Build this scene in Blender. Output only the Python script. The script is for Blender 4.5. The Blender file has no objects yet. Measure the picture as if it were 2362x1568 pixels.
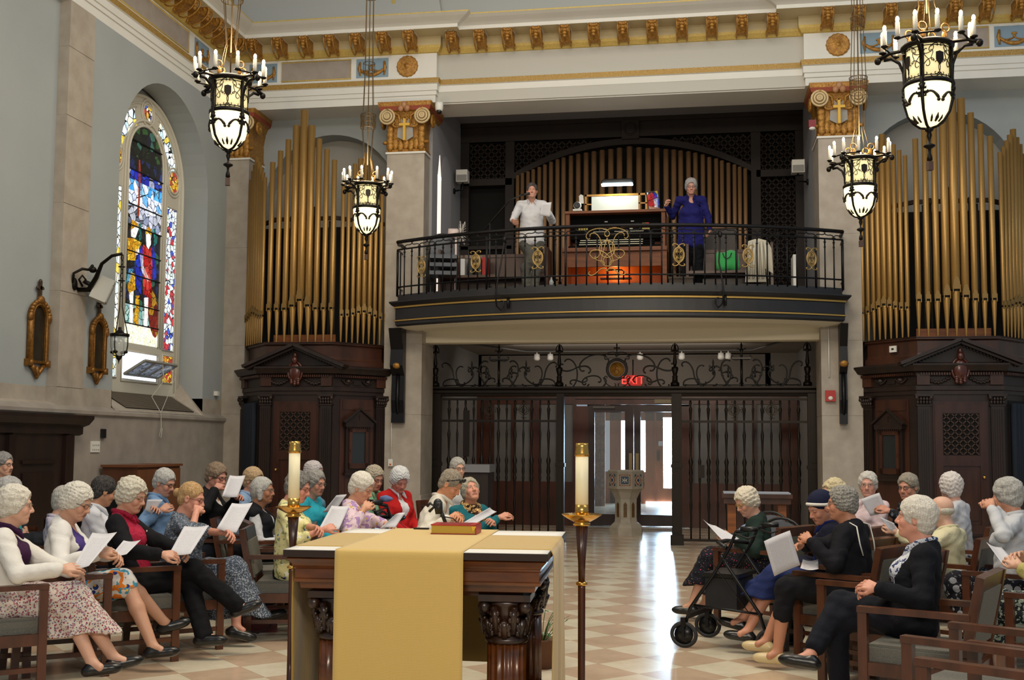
import bpy, math, random
import numpy as np
from mathutils import Matrix, Vector
random.seed(7); np.random.seed(7)
PI = math.pi
SC = bpy.context.scene
COL = SC.collection

# ------------------------------------------------------------------ camera
FPX, PPX, PPY = 2600.0, 1181.0, 830.0
YAW, PITCH, ROLL = math.radians(9.56), math.atan(195 / 2600.0), 0.0069
CAM = np.array([0, 0, 1.55])
_r0 = np.array([math.cos(YAW), math.sin(YAW), 0.0]); _h = np.array([-math.sin(YAW), math.cos(YAW), 0.0])
_f = _h * math.cos(PITCH) + np.array([0, 0, 1.0]) * math.sin(PITCH)
_u0 = np.cross(_r0, _f)
_R = math.cos(ROLL) * _r0 + math.sin(ROLL) * _u0
_U = math.cos(ROLL) * _u0 - math.sin(ROLL) * _r0
cd = bpy.data.cameras.new('camera')
co = bpy.data.objects.new('camera', cd); COL.objects.link(co)
cd.sensor_fit = 'HORIZONTAL'; cd.sensor_width = 36.0; cd.lens = FPX / 2362 * 36
cd.shift_y = (PPY - 784) / 2362.0
cd.clip_start = 0.05; cd.clip_end = 200
mw = np.eye(4); mw[:3, 0] = _R; mw[:3, 1] = _U; mw[:3, 2] = -_f; mw[:3, 3] = CAM
co.matrix_world = Matrix(mw.tolist())
SC.camera = co
def _ray(x, y): return _f + _R * (x - PPX) / FPX - _U * (y - PPY) / FPX
def at_z(x, y, z=0.0):
    d = _ray(x, y); return CAM + d * ((z - CAM[2]) / d[2])
def at_y(x, y, Y):
    d = _ray(x, y); return CAM + d * (Y / d[1])
def at_x(x, y, X):
    d = _ray(x, y); return CAM + d * (X / d[0])
def at_d(x, y, d): return CAM + _ray(x, y) * d

# ------------------------------------------------------------------ world, lights, exposure
SC.view_settings.view_transform = 'Standard'; SC.view_settings.look = 'None'
SC.view_settings.gamma = 1; SC.view_settings.use_curve_mapping = False
SC.view_settings.exposure = 0.06
SC.cycles.max_bounces = 6; SC.cycles.diffuse_bounces = 3; SC.cycles.glossy_bounces = 3
SC.cycles.use_denoising = True
SC.cycles.sample_clamp_indirect = 6
w = bpy.data.worlds.new('world'); SC.world = w; w.use_nodes = True
w.node_tree.nodes['Background'].inputs[0].default_value = (0.74, 0.88, 1.0, 1)
w.node_tree.nodes['Background'].inputs[1].default_value = 0.30
def area(name, loc, target, sx, sy, power, col):
    l = bpy.data.lights.new(name, 'AREA'); l.shape = 'RECTANGLE'; l.size = sx; l.size_y = sy; l.energy = power; l.color = col
    o = bpy.data.objects.new(name, l); COL.objects.link(o); o.location = loc
    o.rotation_euler = (Vector(target) - Vector(loc)).to_track_quat('-Z', 'Y').to_euler(); return o
area('clerestory_daylight_left', (-7.0, 6.0, 9.6), (-0.5, 12.0, 1.0), 6.0, 2.0, 150, (0.86, 0.93, 1.0))
area('clerestory_daylight_right', (5.5, 7.0, 9.6), (-2.0, 16.0, 2.0), 6.0, 2.0, 120, (0.86, 0.93, 1.0))
area('sanctuary_ceiling_lamps', (-1.2, 7.5, 8.8), (-1.2, 8.2, 0.0), 4.0, 2.5, 450, (1.0, 0.84, 0.62))
area('camera_side_fill', (0.5, -2.5, 5.6), (-1.4, 14.0, 1.8), 4.0, 1.0, 430, (1.0, 0.86, 0.68))  # warm fill added behind the camera; stands for no actual fixture
area('porch_track_light', (-1.3, 19.6, 3.2), (-1.3, 21.5, 1.6), 4.0, .5, 26, (1.0, .88, .76))
area('nave_vault_lamps', (-1.2, 13.0, 9.2), (-1.2, 13.3, 0.0), 7.0, 2.0, 180, (1.0, 0.88, 0.70))

# ------------------------------------------------------------------ helpers
def _lin(c):
    if isinstance(c, str):
        c = [int(c[i:i + 2], 16) / 255 for i in (0, 2, 4)]
        return tuple(x / 12.92 if x <= .04045 else ((x + .055) / 1.055) ** 2.4 for x in c)
    return tuple(c)
MATS = {}
def mat(name, col, rough=.6, metal=0., spot=None, wood=None, bump=None, emit=None, coat=0., alpha=None, trans=0., spec=None, sheen=0.):
    """spot=(scale, colour, amount[, detail]) mottles the base; wood=(axis scale triple, colour) streaks it; bump=(scale, strength)."""
    if name in MATS: return MATS[name]
    m = bpy.data.materials.new(name); m.use_nodes = True
    nt = m.node_tree; N = nt.nodes; L = nt.links; b = N['Principled BSDF']
    c = _lin(col) + (1,)
    b.inputs['Base Color'].default_value = c
    b.inputs['Roughness'].default_value = rough; b.inputs['Metallic'].default_value = metal
    if coat: b.inputs['Coat Weight'].default_value = coat; b.inputs['Coat Roughness'].default_value = .15
    if sheen: b.inputs['Sheen Weight'].default_value = sheen
    if spec is not None: b.inputs['Specular IOR Level'].default_value = spec
    if trans: b.inputs['Transmission Weight'].default_value = trans
    if alpha is not None: b.inputs['Alpha'].default_value = alpha
    if emit: b.inputs['Emission Color'].default_value = _lin(emit[0]) + (1,); b.inputs['Emission Strength'].default_value = emit[1]
    if spot or wood or bump: tc = N.new('ShaderNodeTexCoord')
    if spot or wood:
        no = N.new('ShaderNodeTexNoise'); rp = N.new('ShaderNodeValToRGB')
        if wood:
            mp = N.new('ShaderNodeMapping'); mp.inputs['Scale'].default_value = wood[0]
            L.new(tc.outputs['Object'], mp.inputs[0]); L.new(mp.outputs[0], no.inputs[0]); no.inputs['Scale'].default_value = 1
            no.inputs['Detail'].default_value = 5; c2 = _lin(wood[1]); lo, hi = .35, .65
        else:
            L.new(tc.outputs['Object'], no.inputs[0]); no.inputs['Scale'].default_value = spot[0]; no.inputs['Detail'].default_value = 6
            c2 = _lin(spot[1]); lo, hi = .5 - spot[2] / 2, .5 + spot[2] / 2
        rp.color_ramp.elements[0].position = lo; rp.color_ramp.elements[1].position = hi
        rp.color_ramp.elements[0].color = c; rp.color_ramp.elements[1].color = tuple(c2) + (1,)
        L.new(no.outputs[0], rp.inputs[0]); L.new(rp.outputs[0], b.inputs['Base Color'])
    if bump:
        nb = N.new('ShaderNodeTexNoise'); nb.inputs['Scale'].default_value = bump[0]; nb.inputs['Detail'].default_value = 4
        bp = N.new('ShaderNodeBump'); bp.inputs['Strength'].default_value = bump[1]; bp.inputs['Distance'].default_value = .02
        L.new(tc.outputs['Object'], nb.inputs[0]); L.new(nb.outputs[0], bp.inputs['Height']); L.new(bp.outputs[0], b.inputs['Normal'])
    MATS[name] = m; return m

def tag(o, label=None, cat=None, group=None, kind=None):
    if label: o['label'] = label
    if cat: o['category'] = cat
    if group: o['group'] = group
    if kind: o['kind'] = kind
    return o
def empty(name, label, cat, loc=(0, 0, 0), rz=0., group=None):
    o = bpy.data.objects.new(name, None); COL.objects.link(o); o.empty_display_size = .1
    o.location = [float(v) for v in loc]; o.rotation_euler = (0, 0, rz)
    return tag(o, label, cat, group)
def mat_of(o):
    return Matrix.Translation(o.location) @ o.rotation_euler.to_matrix().to_4x4() @ Matrix.Diagonal(tuple(o.scale) + (1,))
def world_mat(o):
    m = mat_of(o)
    while o.parent is not None:
        o = o.parent; m = mat_of(o) @ m
    return m
def dup(root, loc=None, rz=None, label=None, group=None, parent=None):
    c = root.copy(); COL.objects.link(c)
    if parent is not None: c.parent = parent
    if loc is not None: c.location = [float(v) for v in loc]
    if rz is not None: c.rotation_euler = (0, 0, rz)
    if label: c['label'] = label
    if group: c['group'] = group
    for ch in root.children: dup(ch, parent=c)
    return c
class MB:
    def __init__(s): s.v = []; s.f = []; s.mi = []; s.sm = []; s.n = 0
    def add(s, V, Fs, mi=0, sm=False):
        V = np.asarray(V, float).reshape(-1, 3); s.v.append(V)
        for f in Fs: s.f.append([int(i) + s.n for i in f]); s.mi.append(mi); s.sm.append(sm)
        s.n += len(V); return s
    def box(s, x0, x1, y0, y1, z0, z1, mi=0, rot=None, o=(0, 0, 0)):
        V = np.array([(x, y, z) for z in (z0, z1) for y in (y0, y1) for x in (x0, x1)], float)
        if rot is not None: V = V @ np.array(rot).T
        V = V + np.array(o, float)
        return s.add(V, [(0, 2, 3, 1), (4, 5, 7, 6), (0, 1, 5, 4), (2, 6, 7, 3), (0, 4, 6, 2), (1, 3, 7, 5)], mi)
    def bar(s, a, b, w, t, up=(0, 0, 1), mi=0):
        a = np.array(a, float); b = np.array(b, float); d = b - a; L = np.linalg.norm(d); d /= L
        u = np.array(up, float); x = np.cross(d, u)
        if np.linalg.norm(x) < 1e-6: x = np.cross(d, (1, 0, 0))
        x /= np.linalg.norm(x); y = np.cross(x, d)
        return s.box(-w / 2, w / 2, 0, L, -t / 2, t / 2, mi, rot=np.stack([x, d, y], 1), o=a)
    def tube(s, P, r, n=6, mi=0, closed=False, cap=True, flat=1.0):
        P = np.array(P, float); m = len(P); r = np.broadcast_to(np.array(r, float), (m,))
        if closed: T = np.roll(P, -1, 0) - np.roll(P, 1, 0)
        else: T = np.gradient(P, axis=0)
        T /= np.linalg.norm(T, axis=1)[:, None] + 1e-12
        a = np.array([0, 0, 1.0]) if abs(T[0][2]) < .9 else np.array([0, 1.0, 0])
        x = np.cross(T[0], a); x /= np.linalg.norm(x); V = []
        ang = np.arange(n) * 2 * PI / n
        for i in range(m):
            x = x - T[i] * (x @ T[i]); x /= np.linalg.norm(x) + 1e-12; y = np.cross(T[i], x)
            V.append(P[i] + r[i] * (np.cos(ang)[:, None] * x * flat + np.sin(ang)[:, None] * y))
        V = np.concatenate(V); F = []
        for i in range(m if closed else m - 1):
            j = (i + 1) % m
            for k in range(n): F.append((i * n + k, i * n + (k + 1) % n, j * n + (k + 1) % n, j * n + k))
        if cap and not closed: F.append(list(range(n))[::-1]); F.append([(m - 1) * n + k for k in range(n)])
        return s.add(V, F, mi, True)
    def lathe(s, prof, n=16, o=(0, 0, 0), mi=0, flute=None, sm=True, rot=None):
        prof = np.array(prof, float); m = len(prof); ang = np.arange(n) * 2 * PI / n
        fl = np.ones(n)
        if flute: fl = 1 - flute[1] * (0.5 - 0.5 * np.cos(ang * flute[0])) ** .6
        V = np.stack([np.outer(prof[:, 0], np.cos(ang) * fl), np.outer(prof[:, 0], np.sin(ang) * fl), np.repeat(prof[:, 1:2], n, 1)], -1).reshape(-1, 3)
        if rot is not None: V = V @ np.array(rot).T
        F = [(i * n + k, i * n + (k + 1) % n, (i + 1) * n + (k + 1) % n, (i + 1) * n + k) for i in range(m - 1) for k in range(n)]
        if prof[0][0] > 1e-5: F.append(list(range(n))[::-1])
        if prof[-1][0] > 1e-5: F.append([(m - 1) * n + k for k in range(n)])
        return s.add(V + np.array(o, float), F, mi, sm)
    def prism(s, poly, o, ux, uy, t, mi=0):
        """polygon in the (ux, uy) plane through o, thickness t along ux x uy"""
        ux = np.array(ux, float); uy = np.array(uy, float); nz = np.cross(ux, uy); p = np.array(poly, float); k = len(p)
        A = np.array(o, float) + p[:, :1] * ux + p[:, 1:2] * uy
        F = [list(range(k))[::-1], list(range(k, 2 * k))] + [(i, (i + 1) % k, k + (i + 1) % k, k + i) for i in range(k)]
        return s.add(np.concatenate([A, A + nz * t]), F, mi)
    def ell(s, c, r, n=12, m=8, mi=0, rot=None):
        th = np.linspace(0, PI, m + 1); ph = np.arange(n) * 2 * PI / n
        V = np.stack([np.outer(np.sin(th), np.cos(ph)), np.outer(np.sin(th), np.sin(ph)), np.repeat(np.cos(th)[:, None], n, 1)], -1).reshape(-1, 3) * np.array(r, float)
        if rot is not None: V = V @ np.array(rot).T
        F = [(i * n + k, (i + 1) * n + k, (i + 1) * n + (k + 1) % n, i * n + (k + 1) % n) for i in range(m) for k in range(n)]
        return s.add(V + np.array(c, float), F, mi, True)
    def sweep(s, prof, path, mi=None, closed=False):
        """prof [(out, z)], out = to the right of the path direction; mitred corners; mi per profile segment"""
        P = np.array(path, float); m = len(P); prof = np.array(prof, float); k = len(prof); V = []
        for i in range(m):
            d0 = P[i] - P[i - 1] if (i > 0 or closed) else P[1] - P[0]
            d1 = P[(i + 1) % m] - P[i] if (i < m - 1 or closed) else P[-1] - P[-2]
            d0 = d0 / np.linalg.norm(d0); d1 = d1 / np.linalg.norm(d1)
            n0 = np.array([d0[1], -d0[0]]); n1 = np.array([d1[1], -d1[0]]); b = n0 + n1; b = b / max(1e-6, (b @ b) / 2)
            for q in prof: V.append((P[i][0] + b[0] * q[0], P[i][1] + b[1] * q[0], q[1]))
        for i in range(m if closed else m - 1):
            for j in range(k - 1):
                a = len(s.f); ii = (i + 1) % m
                s.f.append([s.n + i * k + j, s.n + ii * k + j, s.n + ii * k + j + 1, s.n + i * k + j + 1]); s.mi.append(mi[j] if mi else 0); s.sm.append(False)
        s.v.append(np.array(V)); s.n += len(V); return s
    def build(s, name, mats, parent=None, world=False, label=None, cat=None, group=None, kind=None):
        V = np.concatenate(s.v) if s.v else np.zeros((0, 3))
        if world and parent is not None:
            im = np.array(world_mat(parent).inverted()); V = V @ im[:3, :3].T + im[:3, 3]
        me = bpy.data.meshes.new(name); me.from_pydata(V.tolist(), [], s.f)
        if not isinstance(mats, (list, tuple)): mats = [mats]
        for m in mats: me.materials.append(m)
        if len(s.f):
            me.polygons.foreach_set('material_index', s.mi); me.polygons.foreach_set('use_smooth', s.sm)
        me.update()
        o = bpy.data.objects.new(name, me); COL.objects.link(o)
        if parent is not None: o.parent = parent
        return tag(o, label, cat, group, kind)

def scroll(kind='C', curl=9.0, n=40, p=3.0, base=1.0):
    """unit scroll curve from (0,0) to (1,0): C curls both ends the same way, S opposite ways"""
    s = np.linspace(-1, 1, n); k = base + curl * np.abs(s) ** p
    if kind == 'S': k = k * np.sign(s)
    th = np.concatenate([[0], np.cumsum((k[1:] + k[:-1]) / 2 * (s[1] - s[0]))]); th -= th[n // 2]
    P = np.concatenate([[[0, 0]], np.cumsum(np.stack([np.cos(th), np.sin(th)], 1)[:-1] * (s[1] - s[0]), 0)])
    # similarity map: use curl centres ~ ends
    a, b = P[0], P[-1]; d = complex(*(b - a)); z = (P[:, 0] + 1j * P[:, 1] - complex(*a)) / d
    return np.stack([z.real, z.imag], 1)
SCR = {k: scroll(*k) for k in [('C', 9.0), ('C', 14.0), ('S', 12.0), ('S', 18.0), ('C', 5.0)]}
def scr(kind, a, b, flip=1, o=(0, 0, 0), ux=(1, 0, 0), uy=(0, 0, 1)):
    """a scroll between plane points a and b as 3D points"""
    c = SCR[kind]; d = complex(b[0] - a[0], b[1] - a[1]); z = (c[:, 0] + 1j * flip * c[:, 1]) * d + complex(*a)
    return np.array(o, float) + z.real[:, None] * np.array(ux, float) + z.imag[:, None] * np.array(uy, float)
def arc(c, r, a0, a1, n=16, ux=(1, 0, 0), uy=(0, 0, 1), ry=None):
    t = np.linspace(a0, a1, n); ry = r if ry is None else ry
    return np.array(c, float) + r * np.cos(t)[:, None] * np.array(ux, float) + ry * np.sin(t)[:, None] * np.array(uy, float)
def arch_face(mb, fr, u0, u1, z0, z1, uc, R, zs, zb, mi=0, n=24):
    """a wall rectangle u0..u1 x z0..z1 with an arched opening; fr maps (u, z) to a point"""
    def q(a, b, c, d): mb.add([fr(*a), fr(*b), fr(*c), fr(*d)], [(0, 1, 2, 3)], mi)
    q((u0, z0), (uc - R, z0), (uc - R, z1), (u0, z1)); q((uc + R, z0), (u1, z0), (u1, z1), (uc + R, z1))
    if zb > z0: q((uc - R, z0), (uc + R, z0), (uc + R, zb), (uc - R, zb))
    t = np.linspace(PI, 0, n + 1)
    for a, b in zip(t[:-1], t[1:]):
        q((uc + R * math.cos(a), zs + R * math.sin(a)), (uc + R * math.cos(b), zs + R * math.sin(b)), (uc + R * math.cos(b), z1), (uc + R * math.cos(a), z1))
def arch_path(uc, R, zs, zb, n=24):
    t = np.linspace(PI, 0, n + 1)
    return [(uc - R, zb)] + [(uc + R * math.cos(a), zs + R * math.sin(a)) for a in t] + [(uc + R, zb)]
def reveal(mb, fr1, fr2, path, mi=0):
    for a, b in zip(path[:-1], path[1:]): mb.add([fr1(*a), fr1(*b), fr2(*b), fr2(*a)], [(0, 1, 2, 3)], mi)

# ------------------------------------------------------------------ shared materials
PAINT = mat('wall_paint_grey_blue', '9da3a4', .85, spot=(1.2, '969c9d', .5), bump=(60, .05))
STONE = mat('travertine_stone', 'aca397', .55, spot=(5, '9c9285', .35), bump=(40, .06))
STONE2 = mat('travertine_dado', '9c958c', .6, spot=(4, '8c847c', .4), bump=(40, .06))
PLASTER = mat('cream_white_plaster', 'dcdbd5', .7, spot=(2, 'd4d3cc', .5))
CEILP = mat('ceiling_plaster', 'b8b6ae', .8)
GILT = mat('gold_leaf_paint', 'b98a3c', .45, .35, spot=(30, '8a5a22', .4), bump=(50, .4))
GILTY = mat('ochre_gold_moulding', 'cdb56a', .5, .1, spot=(40, 'b99a48', .5))
BLUEP = mat('frieze_blue_paint', '7f97a8', .7)
PANELP = mat('frieze_grey_panel', '9f968e', .7, spot=(6, '958a80', .4))
IRON = mat('black_wrought_iron', '17171a', .38, .6)
IRONS = mat('dark_bronze_iron', '241d17', .4, .6)
GOLDI = mat('gilded_iron', 'a58a55', .4, .6)
DWOOD = mat('dark_walnut', '28160f', .5, wood=((6, 6, 1.2), '170c08'), coat=.05)
MWOOD = mat('mid_brown_wood', '48281a', .4, wood=((5, 5, 1.0), '321a10'), coat=.15)
OWOOD = mat('orange_oak', '8a4e20', .4, wood=((4, 4, 20), '6a3814'))
CWOOD = mat('chair_mahogany', '57301c', .34, wood=((9, 9, 3), '3a1e10'), coat=.2)
BRASS = mat('polished_brass', 'd8a858', .22, 1.0)
BLACK = mat('black_leather', '0e0e10', .35)
BLACKP = mat('black_plastic', '121214', .45)
WHITEP = mat('white_plastic', 'd9d8d2', .5)
PAPERM = mat('paper_white', 'd6d5d8', .8)
GLASS = mat('clear_glass', 'ffffff', .03, alpha=.12)
# ================================================================== THE ROOM
def floor_mat():
    m = bpy.data.materials.new('marble_checker'); m.use_nodes = True
    nt = m.node_tree; N = nt.nodes; L = nt.links; b = N['Principled BSDF']
    tc = N.new('ShaderNodeTexCoord'); mp = N.new('ShaderNodeMapping'); s = 1 / .43
    mp.inputs['Scale'].default_value = (s, s, s); mp.inputs['Rotation'].default_value = (0, 0, -PI / 4)
    mp.inputs['Location'].default_value = (-12.19 + 40, -14.608 + 40, .5)
    L.new(tc.outputs['Object'], mp.inputs[0])
    ck = N.new('ShaderNodeTexChecker'); ck.inputs['Scale'].default_value = 1
    L.new(mp.outputs[0], ck.inputs[0])
    cols = []
    for (a, c) in (('dcd3bd', 'cbbfa6'), ('c6ae94', 'b59c84')):
        no = N.new('ShaderNodeTexNoise'); no.inputs['Scale'].default_value = 3.2; no.inputs['Detail'].default_value = 8; no.inputs['Roughness'].default_value = .7
        rp = N.new('ShaderNodeValToRGB'); rp.color_ramp.elements[0].position = .38; rp.color_ramp.elements[1].position = .68
        rp.color_ramp.elements[0].color = _lin(a) + (1,); rp.color_ramp.elements[1].color = _lin(c) + (1,)
        L.new(tc.outputs['Object'], no.inputs[0]); L.new(no.outputs[0], rp.inputs[0]); cols.append(rp)
    L.new(cols[0].outputs[0], ck.inputs[1]); L.new(cols[1].outputs[0], ck.inputs[2])
    # thin joints
    sx = N.new('ShaderNodeSeparateXYZ'); L.new(mp.outputs[0], sx.inputs[0]); gs = []
    for i in (0, 1):
        fr = N.new('ShaderNodeMath'); fr.operation = 'FRACT'; L.new(sx.outputs[i], fr.inputs[0])
        pp = N.new('ShaderNodeMath'); pp.operation = 'PINGPONG'; pp.inputs[1].default_value = .5; L.new(fr.outputs[0], pp.inputs[0]); gs.append(pp)
    mn = N.new('ShaderNodeMath'); mn.operation = 'MINIMUM'; L.new(gs[0].outputs[0], mn.inputs[0]); L.new(gs[1].outputs[0], mn.inputs[1])
    lt = N.new('ShaderNodeMath'); lt.operation = 'LESS_THAN'; lt.inputs[1].default_value = .006; L.new(mn.outputs[0], lt.inputs[0])
    mx = N.new('ShaderNodeMixRGB'); mx.inputs[2].default_value = _lin('b09a7c') + (1,)
    L.new(lt.outputs[0], mx.inputs[0]); L.new(ck.outputs[0], mx.inputs[1]); L.new(mx.outputs[0], b.inputs['Base Color'])
    n2 = N.new('ShaderNodeTexNoise'); n2.inputs['Scale'].default_value = 1.7
    mr = N.new('ShaderNodeMapRange'); mr.inputs[3].default_value = .14; mr.inputs[4].default_value = .28
    L.new(tc.outputs['Object'], n2.inputs[0]); L.new(n2.outputs[0], mr.inputs[0]); L.new(mr.outputs[0], b.inputs['Roughness'])
    b.inputs['Specular IOR Level'].default_value = .5
    return m
b = MB(); b.add([(-10, -4, 0), (9, -4, 0), (9, 34, 0), (-10, 34, 0)], [(0, 1, 2, 3)])
b.build('floor', floor_mat(), kind='structure')

XW, YP, ZA = -7.57, 17.0, 6.93
# ---- left wall: dado, ledge, painted field with the arched window opening
WC, WR, WS = 14.95, 1.35, 5.32
b = MB(); fr = lambda u, z: (XW, u, z); fr2 = lambda u, z: (XW - .42, u, z)
arch_face(b, fr, 12.88, 17.7, 2.22, ZA, WC, WR, WS, 2.22, 0)
reveal(b, fr, fr2, arch_path(WC, WR, WS, 2.22), 0)
for (y0, y1) in ((12.88, WC - WR), (WC + WR, 17.7)): b.box(XW - .3, XW, y0, y1, 1.93, 2.22, 1)
b.box(XW - .45, XW - .42, WC - WR, WC + WR, 1.9, 2.22, 1)
b.box(XW - .42, XW, WC - WR - .01, WC - WR, 1.93, 2.22, 1); b.box(XW - .42, XW, WC + WR, WC + WR + .01, 1.93, 2.22, 1)
b.box(XW - .3, XW - .13, 4, 12.31, 2.2, ZA, 0); b.box(XW - .3, XW - .13, 4, 12.31, 1.93, 2.2, 1)
b.box(XW - .5, XW + .05, 4, 17.7, 0, 1.86, 2)
b.sweep([(.05, 1.86), (.09, 1.89), (.09, 1.93), (0, 1.99), (-.14, 2.03)], [(XW, 4), (XW, 17.7)], mi=[2, 2, 2, 1])
b.add([(XW + .06, WC - WR + .12, 1.955), (XW + .06, WC + WR - .1, 1.955), (XW - .42, WC + WR - .1, 2.24), (XW - .42, WC - WR + .12, 2.24)], [(0, 1, 2, 3)], 1)
b.add([(XW + .06, WC - WR, 1.95), (XW + .06, WC - WR + .13, 1.955), (XW - .42, WC - WR + .13, 2.24), (XW - .42, WC - WR, 2.5)], [(0, 1, 2, 3)], 1)
b.add([(XW + .06, WC + WR - .11, 1.955), (XW + .06, WC + WR, 1.95), (XW - .42, WC + WR, 2.5), (XW - .42, WC + WR - .11, 2.24)], [(0, 1, 2, 3)], 1)
b.box(XW - .9, XW - .5, 4, 18, 0, 11, 0)
b.build('wall_left', [PAINT, STONE, STONE2], kind='structure')
b = MB()
for i in range(6):
    z0, z1 = [1.96, 2.2, 3.35, 4.42, 5.5, 6.35, ZA][i:i + 2]
    b.box(XW - .2, XW + .012, 12.31, 12.88, z0 + .004, z1 - .004)
b.box(XW - .2, XW + .004, 12.312, 12.878, 1.95, ZA)
b.build('wall_left_pilaster', STONE, kind='structure')

# ---- sill grille under the stained-glass window
b = MB()
def sl(y, t, lift=0.):
    p = np.array([XW + .0, y, 1.995 + lift]) * (1 - t) + np.array([XW - .40, y, 2.235 + lift]) * t; return p
b.add([sl(14.0, .02, .004), sl(16.05, .02, .004), sl(16.05, .98, .004), sl(14.0, .98, .004)], [(0, 1, 2, 3)], 0)
for i in range(15):
    t = .05 + i * .064; b.bar(sl(14.0, t, .012), sl(16.05, t, .012), .012, .01, mi=1)
b.build('sill_grille', [mat('grille_gap', '1b1a18', .8), mat('grille_bronze', '7d7466', .6)], label='long louvred bronze grille on the sloping sill under the stained glass window', cat='grille')

# ---- the stained-glass window
def glassmat(name, cols, scale, strength, lead=.03, stretch=(1, 1, 1)):
    m = bpy.data.materials.new(name); m.use_nodes = True; nt = m.node_tree; N = nt.nodes; L = nt.links
    bs = N['Principled BSDF']; tc = N.new('ShaderNodeTexCoord'); mp = N.new('ShaderNodeMapping'); mp.inputs['Scale'].default_value = stretch
    L.new(tc.outputs['Object'], mp.inputs[0])
    v = N.new('ShaderNodeTexVoronoi'); v.inputs['Scale'].default_value = scale
    e = N.new('ShaderNodeTexVoronoi'); e.feature = 'DISTANCE_TO_EDGE'; e.inputs['Scale'].default_value = scale
    L.new(mp.outputs[0], v.inputs[0]); L.new(mp.outputs[0], e.inputs[0])
    sp = N.new('ShaderNodeSeparateColor'); L.new(v.outputs['Color'], sp.inputs[0])
    rp = N.new('ShaderNodeValToRGB'); rp.color_ramp.interpolation = 'CONSTANT'; el = rp.color_ramp.elements
    while len(el) < len(cols): el.new(.5)
    for i, c in enumerate(cols): el[i].position = i / len(cols); el[i].color = _lin(c) + (1,)
    L.new(sp.outputs[0], rp.inputs[0])
    g = N.new('ShaderNodeMath'); g.operation = 'GREATER_THAN'; g.inputs[1].default_value = lead; L.new(e.outputs['Distance'], g.inputs[0])
    no = N.new('ShaderNodeTexNoise'); no.inputs['Scale'].default_value = scale * 2.2; L.new(tc.outputs['Object'], no.inputs[0])
    mr = N.new('ShaderNodeMapRange'); mr.inputs[1].default_value = .3; mr.inputs[2].default_value = .7; mr.inputs[3].default_value = .55 * strength; mr.inputs[4].default_value = 1.15 * strength
    L.new(no.outputs[0], mr.inputs[0]); mu = N.new('ShaderNodeMath'); mu.operation = 'MULTIPLY'; L.new(mr.outputs[0], mu.inputs[0]); L.new(g.outputs[0], mu.inputs[1])
    bs.inputs['Base Color'].default_value = (.02, .02, .02, 1); bs.inputs['Roughness'].default_value = .25
    L.new(rp.outputs[0], bs.inputs['Emission Color']); L.new(mu.outputs[0], bs.inputs['Emission Strength'])
    return m
XG = XW - .40
FRAMEW = mat('window_cream_stone', 'cac6b8', .6)
win = empty('window_1', None, None, (XG, WC, 2.24)); win['kind'] = 'structure'
cy, cz = 15.08, 5.38
b = MB(); poly = [(cy - 1.21, 2.24), (cy + 1.21, 2.24)] + [(cy + 1.21 * math.cos(t), cz + 1.21 * math.sin(t)) for t in np.linspace(0, PI, 33)]
b.prism(poly, (XG - .06, 0, 0), (0, 1, 0), (0, 0, 1), .05)
for R_ in (1.19, 1.08): b.tube([(XG - .005, cy - R_, 2.3)] + list(arc((XG - .005, cy, cz), R_, PI, 0, 30, ux=(0, 1, 0))) + [(XG - .005, cy + R_, 2.3)], .028 if R_ > 1.1 else .016, 6)
for R_ in (.60, .52): b.tube([(XG, cy - R_, 2.95)] + list(arc((XG, cy, 5.62), R_, PI, 0, 24, ux=(0, 1, 0))) + [(XG, cy + R_, 2.95)], .022, 6)
for (y0, y1, z0, z1) in ((-.52, .52, 2.42, 2.82), (.68, 1.0, 2.45, 2.84), (-1.0, -.68, 2.45, 2.84), (.68, 1.0, 2.94, 5.1), (-1.0, -.68, 2.94, 5.1)):
    P = [(XG, cy + y0 - .012, z0 - .012), (XG, cy + y1 + .012, z0 - .012), (XG, cy + y1 + .012, z1 + .012), (XG, cy + y0 - .012, z1 + .012)]
    b.tube(P, .014, 6, closed=True)
ROUND = [(PI / 2, .97, .14), (math.radians(9), .88, .17), (math.radians(171), .88, .17)]
for a, r, q in ROUND:
    for dq in (0, .05): b.tube(arc((XG, cy + r * math.cos(a), cz + r * math.sin(a)), q + dq, 0, 2 * PI, 25, ux=(0, 1, 0))[:-1], .016, 6, closed=True)
for sg in (1, -1):
    for R_ in (.76, 1.02): b.tube(arc((XG, cy, cz), R_, math.radians(90 - sg * 70), math.radians(90 - sg * 20), 14, ux=(0, 1, 0)), .012, 5)
b.build('window_frame', FRAMEW, win, world=True)
def wpiece(name, poly, m, dx=.004, thick=.003):
    q = MB(); q.prism(poly, (XG + dx - .012, 0, 0), (0, 1, 0), (0, 0, 1), thick); return q.build(name, m, win, world=True)
pal = glassmat('glass_pale', ['cfe6e6', 'e8f2ec', 'f2ead0', 'bcd8e0', 'e8f2ec', 'dfe8f4', 'e6c94e'], 9, 1.5, .045)
palr = glassmat('glass_pale_red', ['dce9ea', 'e9f2f4', 'c24050', 'dbe6f6', '3a50b8', 'eef4f0', 'd8eadf', 'b83038'], 13, 1.4, .05)
yelg = glassmat('glass_amber', ['e8b820', 'f0d050', 'd89018', 'b03828'], 16, 1.2, .05)
wpiece('side_light', [(cy + .68, 2.94), (cy + 1.0, 2.94), (cy + 1.0, 5.1), (cy + .68, 5.1)], palr)
wpiece('side_light', [(cy - 1.0, 2.94), (cy - .68, 2.94), (cy - .68, 5.1), (cy - 1.0, 5.1)], pal)
for s0 in (-1.0, .68): wpiece('side_light', [(cy + s0, 2.45), (cy + s0 + .32, 2.45), (cy + s0 + .32, 2.84), (cy + s0, 2.84)], yelg if s0 > 0 else pal)
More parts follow.
